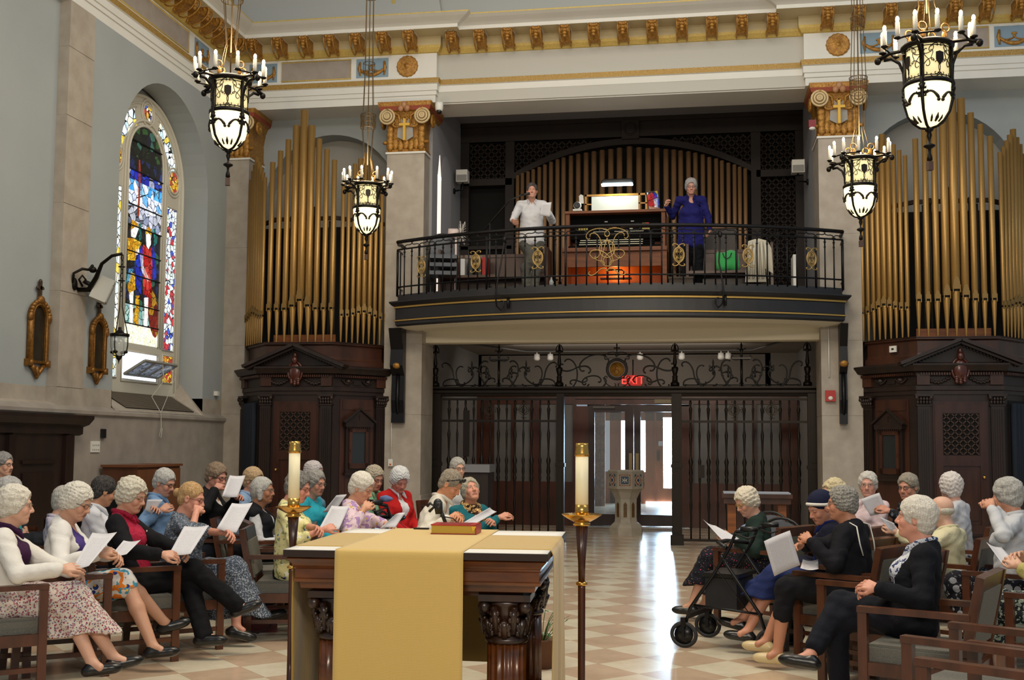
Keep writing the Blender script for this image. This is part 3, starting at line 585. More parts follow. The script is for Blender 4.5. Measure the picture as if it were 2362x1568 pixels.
def organ_case(side, xc, mirror):
    r = empty('organ_case', 'carved dark wood organ case with pediment and lattice door, on the %s side' % side, 'organ case', (xc, YP, 0))
    path = [(-1.16, .55), (-1.16, .04), (-.56, -.70), (.56, -.70), (1.16, .04), (1.16, .55)]
    b = MB(); b.sweep([(0, 0), (0, 2.28)], path); b.sweep([(.05, 0), (.05, .28), (.02, .32), (0, .32)], path)
    top = [(p[0], p[1], 3.075) for p in path]; b.add(top, [range(6)]); b.build('body', DWOOD, r)
    b = MB(); b.sweep([(0, 2.28), (.02, 2.28), (.02, 2.33), (.035, 2.34), (.035, 2.40), (.0, 2.41), (0, 2.53), (.03, 2.54), (.03, 2.58), (.10, 2.60), (.12, 2.64), (.15, 2.68), (.15, 2.70), (-.06, 2.74)], path); b.build('cornice', DWOOD, r)
    b = MB(); b.sweep([(-.02, 2.73), (-.02, 2.80), (-.05, 2.82), (-.06, 2.86), (-.06, 3.03), (-.02, 3.05), (-.02, 3.085), (-.3, 3.085)], path); b.build('attic', MWOOD, r)
    ct = MB(); P = [np.array(p) for p in path]
    for a, c in zip(P[:-1], P[1:]):
        d = c - a; L = np.linalg.norm(d); d /= L; n = np.array([d[1], -d[0]])
        for k in range(int(L / .034)):
            q = a + d * (.017 + k * .034); ct.box(-.009, .009, -.03, .03, 2.545, 2.58, rot=[[d[0], -n[0], 0], [d[1], -n[1], 0], [0, 0, 1]], o=(q[0] + n[0] * .05, q[1] + n[1] * .05, 0))
    ct.build('dentils', MWOOD, r)['kind'] = 'stuff'
    def facet(a, c):
        a = np.array(a); c = np.array(c); d = c - a; L = np.linalg.norm(d); d /= L; n = np.array([d[1], -d[0]])
        return L, np.array([[d[0], -n[0], 0], [d[1], -n[1], 0], [0, 0, 1]]), (a[0], a[1], 0)   # local x along, y inwards
    def bx(mb, F, *a, mi=0): mb.box(*a, mi, rot=F[1], o=F[2])
    # pilasters at the facet corners
    for px_, F, u in (('a', facet(P[2], P[3]), .08), ('b', facet(P[2], P[3]), 1.04), ('c', facet(P[3], P[4]), .86), ('d', facet(P[1], P[2]), .09)):
        q = MB(); bx(q, F, u - .085, u + .085, -.045, .02, .30, 2.12)
        for k in range(5): bx(q, F, u - .066 + k * .03, u - .054 + k * .03, -.058, -.04, .42, 2.08)
        bx(q, F, u - .10, u + .10, -.07, .02, .0, .30); bx(q, F, u - .10, u + .10, -.06, .02, 2.12, 2.14)
        bx(q, F, u - .12, u + .12, -.09, .02, 2.25, 2.285)
        R3 = np.array(F[1]); o3 = np.array(F[2])
        for k in range(5):
            for j in range(2): q.ell(o3 + R3 @ np.array([u - .08 + k * .04, -.06 - .01 * j, 2.17 + .045 * j]), (.022, .02, .03), 7, 5)
        for s_ in (-1, 1): q.ell(o3 + R3 @ np.array([u + s_ * .095, -.075, 2.23]), (.03, .03, .03), 8, 6)
        q.build('pilaster', DWOOD, r)
        q = MB(); bx(q, F, u - .085, u + .085, -.05, .02, 2.41, 2.56); q.build('pedestal_block', MWOOD, r)
    # centre facet: door with lattice
    F = facet(P[2], P[3])
    q = MB(); bx(q, F, .20, .92, -.03, .0, .35, 2.18)
    for (x0, x1, z0, z1) in ((.22, .32, .38, 2.14), (.80, .90, .38, 2.14), (.32, .80, 2.02, 2.14), (.32, .80, 1.30, 1.44), (.32, .80, .38, .5)): bx(q, F, x0, x1, -.055, -.01, z0, z1)
    bx(q, F, .36, .76, -.045, -.02, .56, 1.24); dr = q.build('door', mat('reddish_walnut', '3e2014', .35, wood=((8, 8, 1.5), '2c130b'), coat=.2), r)
    q = MB(); bx(q, F, .33, .79, -.036, -.031, 1.45, 2.01)
    q.build('grille_backing', GAP, dr)
    q = MB(); R3 = np.array(F[1]); o3 = np.array(F[2]); W_ = .46; Hh = .56; st = .105
    for s_ in (1, -1):
        for k in range(-8, 12):
            t0, t1 = [], []
            c = k * st; pts = []
            # line z = s*(x) + c clipped to the rectangle
            for x in (0, W_):
                z = s_ * x + c
                if 0 <= z <= Hh: pts.append((x, z))
            for z in (0, Hh):
                x = (z - c) * s_
                if 0 < x < W_: pts.append((x, z))
            if len(pts) >= 2:
                (xa, za), (xb, zb) = pts[0], pts[1]
                q.bar(o3 + R3 @ np.array([.33 + xa, -.05, 1.45 + za]), o3 + R3 @ np.array([.33 + xb, -.05, 1.45 + zb]), .016, .022, up=(0, -1, 0))
    q.build('lattice', mat('lattice_wood', '3a2418', .5), dr)
    q = MB(); q.ell(o3 + R3 @ np.array([.28, -.08, 1.15]), (.022, .022, .022), 10, 8); q.build('door_knob', BRASS, dr)
    # pediment
    q = MB(); m_ = .56; xo = o3[0]; yf = -.70
    for s_ in (-1, 1):
        q.bar((s_ * .80, yf - .10, 2.70), (0, yf - .10, 3.03), .26, .045, up=(0, 0, 1)); q.bar((s_ * .76, yf - .07, 2.665), (0, yf - .07, 2.985), .18, .03, up=(0, 0, 1))
        for k in range(16):
            t = (k + .8) / 17; q.box(-.008, .008, -.04, .0, -.02, .0, 0, o=(s_ * .74 * (1 - t), yf - .05, 2.655 + .315 * t))
    q.prism([(-.72, 2.66), (.72, 2.66), (0, 2.97)], (0, yf - .01, 0), (1, 0, 0), (0, 0, 1), .02); q.build('pediment', DWOOD, r)
    # cartouche and swags
    q = MB(); q.ell((0, yf - .10, 2.62), (.095, .05, .14), 16, 12); q.ell((0, yf - .12, 2.80), (.05, .05, .06), 10, 8); q.ell((0, yf - .1, 2.87), (.03, .03, .05), 8, 6)
    q.tube(arc((0, yf - .09, 2.62), .11, 0, 2 * PI, 20, ry=.155)[:-1], .018, 6, closed=True)
    for k in range(9): q.ell((.06 * math.sin(k * 2.1), yf - .1, 2.44 + .01 * k), (.03, .03, .03), 7, 5)
    q.build('cartouche', mat('carved_red_walnut', '4a2015', .3, coat=.3), r)
    q = MB()
    for s_ in (-1, 1):
        for k in range(14):
            t = k / 13; x = s_ * (.14 + .3 * t); z = 2.50 - .06 * math.sin(PI * t) + .01 * (k % 2); q.ell((x, yf - .02, z), (.022, .025, .022), 7, 5)
        for k in range(4): q.ell((s_ * .44, yf - .02, 2.5 - .025 * k), (.016, .02, .018), 6, 5)
    q.build('garland', DWOOD, r)
    # right facet: panel with the little pedimented cabinet
    F = facet(P[3], P[4]); R3 = np.array(F[1]); o3 = np.array(F[2])
    q = MB(); bx(q, F, .14, .74, -.012, 0, .35, 2.22); bx(q, F, .24, .64, -.02, -.005, .45, 1.02); bx(q, F, .18, .70, -.022, -.01, 2.06, 2.2)
    q.build('panel', MWOOD, r)
    q = MB(); bx(q, F, .22, .66, -.06, 0, 1.10, 1.86); bx(q, F, .19, .69, -.10, 0, 1.80, 1.86); bx(q, F, .20, .68, -.08, 0, 1.07, 1.11)
    q.prism([(.17, 1.86), (.71, 1.86), (.44, 2.06)], o3 + R3 @ np.array([0, -.09, 0]), R3 @ np.array([1, 0, 0]), (0, 0, 1), -.09)
    for a_, c_ in (((.15, 1.87), (.44, 2.08)), ((.73, 1.87), (.44, 2.08))): q.bar(o3 + R3 @ np.array([a_[0], -.10, a_[1]]), o3 + R3 @ np.array([c_[0], -.10, c_[1]]), .05, .028, up=(0, 0, 1))
    for k in range(12): bx(q, F, .21 + k * .037, .225 + k * .037, -.11, -.09, 1.775, 1.80)
    bx(q, F, .435, .445, -.10, -.09, 1.90, 1.99); bx(q, F, .415, .465, -.10, -.09, 1.955, 1.965)
    cb = q.build('shrine_frame', DWOOD, r)
    q = MB(); 
    for (x0, x1, z0, z1) in ((.27, .32, 1.17, 1.78), (.56, .61, 1.17, 1.78), (.27, .61, 1.72, 1.78), (.27, .61, 1.17, 1.25)): bx(q, F, x0, x1, -.085, -.06, z0, z1)
    bx(q, F, .28, .295, -.10, -.085, 1.42, 1.46); q.build('shrine_door', MWOOD, cb)
    q = MB(); bx(q, F, .32, .56, -.066, -.06, 1.25, 1.72); q.build('shrine_glass', mat('smoky_glass', '2b2e30', .12), cb)
    # festoon carvings on the frieze above
    q = MB()
    for s_ in (.26, .62):
        q.ell(o3 + R3 @ np.array([s_, -.02, 2.49]), (.05, .03, .035), 10, 7)
        for k in range(9): t = k / 8; q.ell(o3 + R3 @ np.array([s_ - .09 + .18 * t, -.02, 2.50 - .05 * math.sin(PI * t)]), (.016, .02, .016), 6, 5)
    bx(q, F, .37, .51, -.015, 0, 2.44, 2.51); q.build('garland', DWOOD, r)
    # left facet: penitent's doorway with a dark blue curtain
    F = facet(P[1], P[2]); R3 = np.array(F[1]); o3 = np.array(F[2])
    q = MB(); bx(q, F, .2, .8, -.01, 0, .3, 2.2, mi=0)
    for k in range(10):
        u = .24 + k * .056; q.tube([o3 + R3 @ np.array([u, -.035 - .012 * (k % 2), 2.16]), o3 + R3 @ np.array([u + .01 * math.sin(k), -.05, 1.2]), o3 + R3 @ np.array([u, -.04, .34])], .034, 7, 1)
    q.build('curtain', [GAP, mat('navy_curtain', '18202c', .9)], r)
    if mirror: r.scale = (-1, 1, 1)
    return r
organ_case('left', -6.05, False); organ_case('right', 3.50, True)
for sd, (x_, y_), yy in (('left', (812, 815), 16.78), ('right', (2060, 805), 16.72)):
    p = at_y(x_, y_, yy - .08); s_ = 1 if sd == 'left' else -1; a_ = math.atan2(.74, .60) * s_
    b = MB(); b.box(-.06, .06, -.01, .01, -.045, .045); b.box(-.02, .02, -.014, -.008, -.012, .012, 1)
    o = b.build('wall_plate', [WHITEP, BLACKP], label='small white plate with a dark slot on the %s organ case' % sd, cat='plate'); o.location = p; o.rotation_euler = (0, 0, a_)

# ================================================================== THE LOFT
FZ = 3.75
BC = np.array([-1.29, 16.6]); HWD = 3.32; BUL = .9; BR = (HWD ** 2 + BUL ** 2) / (2 * BUL); BA = math.asin(HWD / BR)
def bal(t, off=0., z=0.):
    """t in -1..1 along the balcony front, off outwards"""
    a = t * BA; r = BR + off
    return np.array([BC[0] + r * math.sin(a), BC[1] + (BR - BUL) - r * math.cos(a), z])
BT = np.linspace(-1, 1, 41)
def balpath(off, back=17.3):
    p = [tuple(bal(t, off)[:2]) for t in BT]; return [(p[0][0], back)] + p + [(p[-1][0], back)]
b = MB(); pp = [tuple(bal(t, -.05)[:2]) for t in BT]; poly = [(p[0], p[1]) for p in pp] + [(1.7, 16.8), (1.73, 19.9), (-4.22, 19.9), (-4.25, 16.8)]
b.prism(poly, (0, 0, FZ - .2), (1, 0, 0), (0, 1, 0), .2); b.build('floor_loft', mat('loft_floor_boards', '3c2418', .5), kind='structure')
fas = empty('trim_2', None, None, (BC[0], 16.0, 3.3)); fas['kind'] = 'structure'
FA = mat('balcony_black_paint', '1a1a1d', .42, spot=(3, '222226', .4))
b = MB(); b.sweep([(-.3, 3.33), (-.03, 3.33), (-.0, 3.36), (0, 3.40), (.015, 3.41), (.015, 3.43), (0, 3.44), (0, 3.60), (.02, 3.61), (.02, 3.635), (.05, 3.65), (.09, 3.69), (.09, 3.71), (-.03, 3.73), (-.03, 3.82), (-.15, 3.82)], balpath(0.0), mi=[0, 0, 0, 0, 1, 0, 0, 0, 1, 0, 0, 0, 0, 0, 0])
b.build('fascia', [FA, mat('fascia_gold_line', 'b08f4a', .4, .5)], fas, world=True)
b = MB(); b.sweep([(-.02, 3.33), (-.25, 3.30), (-.5, 3.33)], balpath(0.0), mi=[0, 0])
poly = [tuple(bal(t, -.2)[:2]) for t in BT] + [(2.0, 17.4), (-4.55, 17.4)]
b.prism(poly, (0, 0, 3.325), (1, 0, 0), (0, 1, 0), .03); b.build('soffit', mat('soffit_cream', 'd8d0bc', .7), fas, world=True)
# railing
rail = empty('balcony_railing', 'curved black iron balcony railing with gilded scroll medallions', 'railing', (BC[0], 16.0, FZ))
RZ = 4.64
def path3(off, z, ts=BT): return np.array([bal(t, off, z) for t in ts])
b = MB()
for z, w_ in ((RZ, .028), (RZ - .12, .013), (3.94, .013)):
    P = path3(-.03, z); P = np.concatenate([[(P[0][0] - .02, 17.0, z)], P, [(P[-1][0] + .02, 17.0, z)]]); b.tube(P, w_, 6)
b.build('handrail', IRON, rail, world=True)
NB = 46
for i in range(NB + 1):
    t = -1 + 2 * i / NB; p = bal(t, -.03); big = i % 8 == 3 or i in (0, NB)
    b = MB(); r_ = .016 if big else .0105
    b.tube([(p[0], p[1], 3.80), (p[0], p[1], RZ - .12)], r_, 6)
    b.ell((p[0], p[1], RZ - .17), (.02, .02, .016), 6, 4); b.ell((p[0], p[1], RZ - .24), (.018, .018, .012), 6, 4)
    b.build('baluster', IRON, rail, world=True)
for k, y in enumerate((16.72, 16.86)):
    for s_ in (-1, 1): b = MB(); X = bal(s_, -.03)[0] + s_ * .015; b.tube([(X, y, 3.80), (X, y, RZ - .12)], .0105, 6); b.build('baluster', IRON, rail, world=True)
def bscr(mb, kind, t, a, c, flip, r_, mi=0, off=-.03):
    """scroll in the local plane at t: x metres along, z absolute"""
    for_pts = SCR[kind]; d = complex(c[0] - a[0], c[1] - a[1]); z = (for_pts[:, 0] + 1j * flip * for_pts[:, 1]) * d + complex(*a)
    mb.tube([bal(t + x / (BR * BA), off, zz) for x, zz in zip(z.real, z.imag)], r_, 5, mi)
b = MB()
for i in range(NB):
    t = -1 + 2 * (i + .5) / NB; s_ = 1 if i % 2 else -1
    bscr(b, ('S', 18.0), t, (-.055 * s_, RZ - .095), (.055 * s_, RZ - .03), s_, .0075)
b.build('scroll_frieze', IRON, rail, world=True)
def medallion(t, z, hw, hh):
    b = MB(); P = [bal(t + hw * math.cos(a) / (BR * BA), .0, z + hh * math.sin(a)) for a in np.linspace(0, 2 * PI, 25)[:-1]]; b.tube(P, .010, 5, closed=True)
    P = [bal(t + hw * .82 * math.cos(a) / (BR * BA), .0, z + hh * .82 * math.sin(a)) for a in np.linspace(0, 2 * PI, 25)[:-1]]; b.tube(P, .006, 5, closed=True)
    for sx in (-1, 1):
        for sz in (-1, 1):
            bscr(b, ('C', 14.0), t, (sx * hw * .95, z + sz * hh * 1.28), (sx * hw * .25, z + sz * hh * 1.1), sx * sz, .008, 0, 0)
            for q in range(3):
                a0 = q * PI / 4 + .3; c0 = (sx * hw * .38, z + sz * hh * .42)
                b.tube([bal(t + (c0[0] + d * math.cos(a0)) / (BR * BA), 0, c0[1] + d * math.sin(a0)) for d in (-.045, .045)], .006, 4)
    b.build('gilt_medallion', GOLDI, rail, world=True)
for xp in (972, 1097, 1240, 1566, 1726, 1872):
    best = min(np.linspace(-1, 1, 801), key=lambda t: abs((lambda p: PPX + FPX * ((p - CAM) @ _R) / ((p - CAM) @ _f))(bal(t, 0, 4.2)) - xp))
    medallion(best, 4.21, .075, .105)
# central gilded monogram
bt = min(np.linspace(-1, 1, 801), key=lambda t: abs((lambda p: PPX + FPX * ((p - CAM) @ _R) / ((p - CAM) @ _f))(bal(t, 0, 4.2)) - 1400))
b = MB()
for s_ in (-1, 1):
    bscr(b, ('C', 9.0), bt, (s_ * .24, 4.48), (s_ * .22, 4.20), s_, .008, 0, 0); bscr(b, ('C', 14.0), bt, (s_ * .02, 4.50), (s_ * .24, 4.46), -s_, .007, 0, 0)
    bscr(b, ('S', 12.0), bt, (s_ * .24, 3.98), (s_ * .02, 3.98), s_, .008, 0, 0); bscr(b, ('C', 9.0), bt, (s_ * .22, 4.20), (s_ * .0, 4.06), s_, .008, 0, 0)
    b.tube([bal(bt + x / (BR * BA), 0, z) for x, z in ((s_ * .0, 4.46), (s_ * .03, 4.36), (s_ * .09, 4.12), (s_ * .05, 4.08))], .008, 5)
    bscr(b, ('S', 12.0), bt, (s_ * .06, 4.08), (s_ * .15, 4.2), s_, .006, 0, 0)
P = [bal(bt + .11 * math.cos(a) / (BR * BA), .0, 4.30 + .12 * math.sin(a)) for a in np.linspace(0, 2 * PI, 25)[:-1]]; b.tube(P, .008, 5, closed=True)
b.build('gilt_monogram', GOLDI, rail, world=True)
# wrought braces on the front of the balcony
for xp, s_ in ((1160, 1), (1655, -1)):
    bt = min(np.linspace(-1, 1, 801), key=lambda t: abs((lambda p: PPX + FPX * ((p - CAM) @ _R) / ((p - CAM) @ _f))(bal(t, 0, 4.2)) - xp))
    b = MB(); pts = [(.02, .0, 4.55), (.03, .05, 4.4), (.0, .09, 4.1), (-.04 * s_, .13, 3.82), (-.05 * s_, .14, 3.65), (-.04 * s_, .12, 3.52), (.0, .06, 3.47), (.04 * s_, .06, 3.52), (.04 * s_, .07, 3.60), (0, .07, 3.60)]
    b.tube([bal(bt + x / (BR * BA), o_, z) for x, o_, z in pts], .012, 6); b.ell(bal(bt + .01, .03, 4.5), (.03, .03, .05), 8, 6)
    b.tube([bal(bt + .1 / (BR * BA), .04, z) for z in (3.5, 3.64)], .02, 6)
    b.build('brace', IRON, rail, world=True)

# rear screen of the loft organ
OY = 19.5
scrn = empty('organ_screen', 'dark carved wood organ screen arching over the loft pipes', 'organ screen', (-1.25, OY, FZ))
cxs, hwp = -1.2, 2.08; zc, zs_ = 6.80, 6.24; rise = zc - zs_; RR = (hwp ** 2 + rise ** 2) / (2 * rise)
def archz(x): return zc - RR + math.sqrt(max(0, RR * RR - (x - cxs) ** 2))
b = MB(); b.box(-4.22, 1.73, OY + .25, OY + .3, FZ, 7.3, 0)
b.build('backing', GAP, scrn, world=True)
b = MB()
xs = np.linspace(cxs - hwp, cxs + hwp, 29)
for xa, xb in zip(xs[:-1], xs[1:]): 
    b.add([(xa, OY - .06, archz(xa)), (xb, OY - .06, archz(xb)), (xb, OY - .06, archz(xb) + .11), (xa, OY - .06, archz(xa) + .11), (xa, OY + .1, archz(xa)), (xb, OY + .1, archz(xb))], [(0, 1, 2, 3), (0, 1, 5, 4)])
for x0, x1, z0, z1 in ((-4.22, 1.73, 6.93, 7.30), (-3.42, -3.26, FZ, 6.95), (.86, 1.02, FZ, 6.95), (-4.22, -3.3, 6.15, 6.27), (.95, 1.73, 6.15, 6.27), (-4.22, -4.08, FZ, 6.95), (1.60, 1.73, FZ, 6.95), (-4.22, -3.3, 5.0, 5.06)):
    b.box(x0, x1, OY - .05, OY + .1, z0, z1)
b.box(-1.35, -1.05, OY - .12, OY, 6.88, 7.22); b.tube(arc((-1.2, OY - .12, 7.05), .1, 0, 2 * PI, 15)[:-1], .02, 5, closed=True)
b.box(-4.22, 1.73, OY - .09, OY, 7.2, 7.28); b.box(-4.22, 1.73, OY - .08, OY, 6.93, 6.97)
b.build('frame', mat('loft_dark_wood', '20120c', .7, wood=((5, 5, 1), '150b07')), scrn, world=True)
def lattice(x0, x1, z0, z1, st, zlo=None):
    b = MB(); W_ = x1 - x0; Hh = z1 - z0
    for s_ in (1, -1):
        k = -int((W_ + Hh) / st) - 1
        while k < (W_ + Hh) / st + 1:
            c = k * st; k += 1; seg = []
            for x in np.linspace(0, W_, 41):
                z = s_ * x + c
                if 0 <= z <= Hh and (zlo is None or z0 + z > zlo(x0 + x)): seg.append((x, z))
            if len(seg) >= 2: b.bar((x0 + seg[0][0], OY + .05, z0 + seg[0][1]), (x0 + seg[-1][0], OY + .05, z0 + seg[-1][1]), .022, .02, up=(0, -1, 0))
    b.build('lattice', mat('loft_lattice', '22150e', .8), scrn, world=True)
lattice(-4.08, -3.42, 6.27, 6.93, .13); lattice(1.02, 1.60, 6.27, 6.93, .13); lattice(1.02, 1.60, FZ + .3, 6.15, .13); lattice(-3.26, -1.9, 6.2, 6.93, .13, lambda x: archz(x) + .1); lattice(-.5, .86, 6.2, 6.93, .13, lambda x: archz(x) + .1)
LP = [(1194, 405), (1205, 400), (1218, 396), (1230, 391), (1244, 386), (1257, 380), (1271, 374), (1286, 368), (1300, 364), (1317, 360), (1334, 356), (1352, 353), (1370, 350), (1389, 347), (1409, 345), (1429, 342), (1452, 339), (1474, 341), (1495, 343), (1515, 342), (1536, 345), (1554, 346), (1570, 348), (1588, 350), (1604, 353), (1621, 357), (1636, 363), (1652, 366), (1665, 371), (1680, 376), (1694, 380), (1706, 385), (1719, 389)]
for x_, y_ in LP:
    p = at_y(x_, y_, OY - .12); R_ = .033 + .018 * math.exp(-((x_ - 1455) / 150) ** 2)
    make_pipe('bronze organ pipe under the wooden arch of the loft screen', 'loft organ pipes', p[2] - 4.1, R_, .3, PIPED, PIPED, (p[0], OY - .12, 4.1))
b = MB(); b.box(-3.26, .86, OY - .3, OY + .1, FZ, 4.1); b.build('wind_chest', mat('loft_dark_wood2', '2f1c12', .45), label='low dark wood chest carrying the loft organ pipes', cat='wind chest')

# ---- organ console
con = empty('organ_console', 'wooden organ console with rows of keys and a lit music desk', 'organ console', (-1.34, 17.9, FZ))
b = MB()   # local: x across, front -y
for s_ in (-1, 1):
    b.box(s_ * .78 - .04, s_ * .78 + .04, -.35, .35, 0, .86); b.box(s_ * .76 - .03, s_ * .76 + .03, -.15, .35, .86, 1.50)
b.box(-.82, .82, -.38, .35, .84, .90); b.box(-.82, .82, .30, .36, 0, 1.5); b.box(-.80, .80, -.18, .36, 1.49, 1.53)
b.box(-.74, .74, -.33, -.29, .60, .84); b.box(-.74, .74, -.33, -.29, 0, .22)
b.build('cabinet', mat('console_oak', '7c4218', .55, wood=((3, 3, 25), '643412')), con)
b = MB(); b.box(-.74, .74, .20, .24, .2, .84); b.build('knee_panel', mat('knee_panel_wood', 'b05a1c', .5), con)
b = MB(); b.box(-.73, .73, .0, .04, 1.10, 1.49); b.box(-.73, .73, -.3, .1, .90, .94)
for k in range(3): b.box(-.62, .62, -.28 + .09 * k, -.16 + .09 * k, .93 + .05 * k, .955 + .05 * k)
cons = b.build('key_desk', mat('console_black', '090909', .85, spec=.1), con)
b = MB()
for k in range(3): b.box(-.56, .44, -.30 + .09 * k, -.19 + .09 * k, .956 + .05 * k, .966 + .05 * k)
mk = mat('ivory_keys', 'cfcbb4', .4)
b.build('keyboard', mk, con)
b = MB()
for j in range(3):
    for k in range(36):
        if k % 7 in (2, 6): continue
        x = -.55 + k * .0275; b.box(x, x + .014, -.245 + .09 * j, -.19 + .09 * j, .966 + .05 * j, .978 + .05 * j)
b.build('sharps', BLACKP, con)
b = MB()
for (x, z, n) in ((-.35, 1.33, 20), (.05, 1.33, 18), (-.36, 1.21, 14), (-.02, 1.21, 26)):
    for k in range(n): b.box(x + k * .018, x + k * .018 + .013, -.012, 0, z, z + .012)
for x, z in ((-.18, 1.37), (.24, 1.37), (-.2, 1.25), (.22, 1.25)): b.box(x, x + .05, -.012, 0, z, z + .015)
b.build('stop_tab', mat('stop_tab_ivory', 'b8b6a8', .5), con)
b = MB()
for r_ in range(2):
    for c_ in range(4): b.box(-.60 + c_ * .04, -.57 + c_ * .04, -.014, 0, 1.25 + r_ * .05, 1.285 + r_ * .05, 0 if (r_, c_) not in ((1, 1), (1, 3)) else 1)
b.box(.42, .52, -.014, 0, 1.315, 1.345, 0); b.box(.47, .53, -.016, 0, 1.318, 1.342, 1); b.box(.42, .54, -.014, 0, 1.24, 1.265, 0)
b.build('indicator_panel', [mat('indicator_amber', '7a6a2a', .5, emit=('a08a30', .25)), mat('indicator_red', 'c01810', .5, emit=('ff2a1a', 1.0))], con)
b = MB()
for (x0, x1, z0, z1) in ((-.50, .50, 1.53, 1.56), (-.50, .50, 1.80, 1.83), (-.50, -.47, 1.53, 1.83), (.47, .50, 1.53, 1.83), (-.50, -.38, 1.66, 1.68), (.36, .50, 1.66, 1.68), (.36, .39, 1.53, 1.83)): b.box(x0, x1, .0, .03, z0, z1)
b.build('music_desk', mat('music_desk_oak', 'b07a28', .4), con)
b = MB(); b.lathe([(0, 0), (.04, .0), (.04, .01), (.01, .02), (.01, .44)], 10, (.05, .1, 1.53)); b.build('lamp_stem', IRON, con)
b = MB(); b.tube([(-.24, .02, 2.02), (-.2, .02, 2.035), (.24, .02, 2.035), (.28, .02, 2.02)], [.02, .045, .045, .02], 10); b.build('lamp_shade', mat('lamp_hood', '2c2c2c', .4), con)
b = MB(); b.box(-.23, .27, -.035, .06, 1.97, 1.995); b.build('lamp_tube', mat('lamp_glow', 'ffffff', .5, emit=('dff2f4', 14)), con)
o = MB(); o.box(-.39, .36, -.012, -.004, 1.545, 1.79); o.build('sheet_music', mat('music_paper', 'e4ece4', .7), label='broad white music sheet lit by the lamp on the organ desk', cat='sheet music').location = (-1.34, 17.9, FZ)
b = MB()
b.box(-.25, .25, -.02, .1, .45, .47); b.tube([(-.13, -.1, .42), (-.13, -.1, .55), (-.10, -.1, .58), (.10, -.1, .58), (.13, -.1, .55), (.13, -.1, .42)], .012, 6)
b.build('pedal_lamp_frame', IRON, con)
pl = bpy.data.lights.new('console_pedal_lamp', 'POINT'); pl.energy = 7; pl.color = (1, .5, .15); pl.shadow_soft_size = .05
plo = bpy.data.objects.new('console_pedal_lamp', pl); COL.objects.link(plo); plo.location = (-1.34, 17.85, FZ + .55)
dl = bpy.data.lights.new('music_desk_lamp', 'AREA'); dl.energy = 5; dl.color = (.9, 1, .97); dl.shape = 'RECTANGLE'; dl.size = .4; dl.size_y = .08
dlo = bpy.data.objects.new('music_desk_lamp', dl); COL.objects.link(dlo); dlo.location = (-1.32, 17.84, FZ + 1.96); dlo.rotation_euler = (math.radians(12), 0, 0)
# mirror beside the desk
b = MB(); b.box(-.11, .11, .0, .012, 0, .30); mr_ = empty('mirror', 'rectangular mirror reflecting stained glass beside the music desk', 'mirror', (-.72, 17.85, FZ + 1.535), .15)
b.build('glass', mat('mirror_silver', 'e8ecec', .02, 1.0), mr_); b = MB(); b.tube([(-.11, .0, 0), (.11, .0, 0), (.11, 0, .30), (-.11, 0, .30)], .008, 5, closed=True); b.build('frame', BLACKP, mr_)
_m = np.array([-.72, 17.85, 5.43]); _a = CAM - _m; _c = np.array([-7.97, 15.1, 4.2]) - _m; _n = _a / np.linalg.norm(_a) + _c / np.linalg.norm(_c)
mr_.rotation_euler = Vector(-_n).to_track_quat('Y', 'Z').to_euler()
# bench of the organist (seen through the rail)
# small desk fan / camera on the console, water bottle, box, jacket, bag, fan
def thing_at(o, p): o.location = [float(v) for v in p]; return o
p = at_y(1332, 487, 17.75); df = empty('camera', 'small white round-faced camera on the left end of the organ console', 'camera', (p[0], 17.75, FZ + 1.531))
b = MB(); b.box(-.07, .07, -.04, .05, 0, .03); b.tube([(0, .04, .02), (0, .04, .08)], .012, 6); b.ell((0, 0, .09), (.065, .05, .065), 16, 10); b.build('body', WHITEP, df)
b = MB(); b.lathe([(.05, 0), (.05, .01), (.035, .012), (0, .006)], 16, (0, -.045, .09), rot=[[1, 0, 0], [0, 0, -1], [0, 1, 0]]); b.build('lens', BLACKP, df)
b = MB(); b.prism([(0, 0), (.07, 0), (.06, .13), (.02, .15), (-.01, .12)], (.03, .03, .13), (1, 0, 0), (0, 0, 1), .006); b.build('flag', WHITEP, df)
p = (-2.12, 15.95, FZ); wb = empty('water_bottle', 'clear plastic water bottle on the loft floor behind the railing', 'bottle', p)
b = MB(); b.lathe([(0, 0), (.03, 0), (.032, .02), (.03, .09), (.032, .14), (.012, .18), (.012, .2)], 14); b.build('bottle_body', mat('bottle_plastic', 'c4ccd0', .15, alpha=.45), wb); b = MB(); b.lathe([(.014, .2), (.014, .22), (0, .22)], 10); b.build('cap', WHITEP, wb)
b = MB(); b.box(-.17, .17, -.15, .15, 0, .20); b.box(-.18, .18, -.16, .16, .18, .21); o = b.build('storage_box', mat('grey_brown_box', '4a4038', .8), label='low grey-brown box on the loft floor right of the console', cat='box'); o.location = (-.28, 16.3, FZ)
def pew(name, label, x0, x1, Y, back_h=.80):
    r = empty(name, label, 'pew', ((x0 + x1) / 2, Y, FZ)); h = (x1 - x0) / 2
    b = MB(); b.box(-h, h, .18, .22, .12, back_h); b.box(-h, h, .165, .235, back_h - .03, back_h + .02); b.build('backrest', MWOOD, r)
    b = MB(); b.box(-h, h, -.22, .2, .40, .44); b.build('seat', MWOOD, r)
    for s_ in (-1, 1): b = MB(); b.box(s_ * h - .02, s_ * h + .02, -.24, .24, 0, back_h + .05); b.build('end_panel', MWOOD, r)
    return r
pew('choir_pew', 'brown wooden choir pew with red and dark books, left in the loft', -4.05, -2.35, 17.35); pew('choir_pew', 'brown wooden choir pew with a green bag, right in the loft', -.2, 1.05, 17.35)
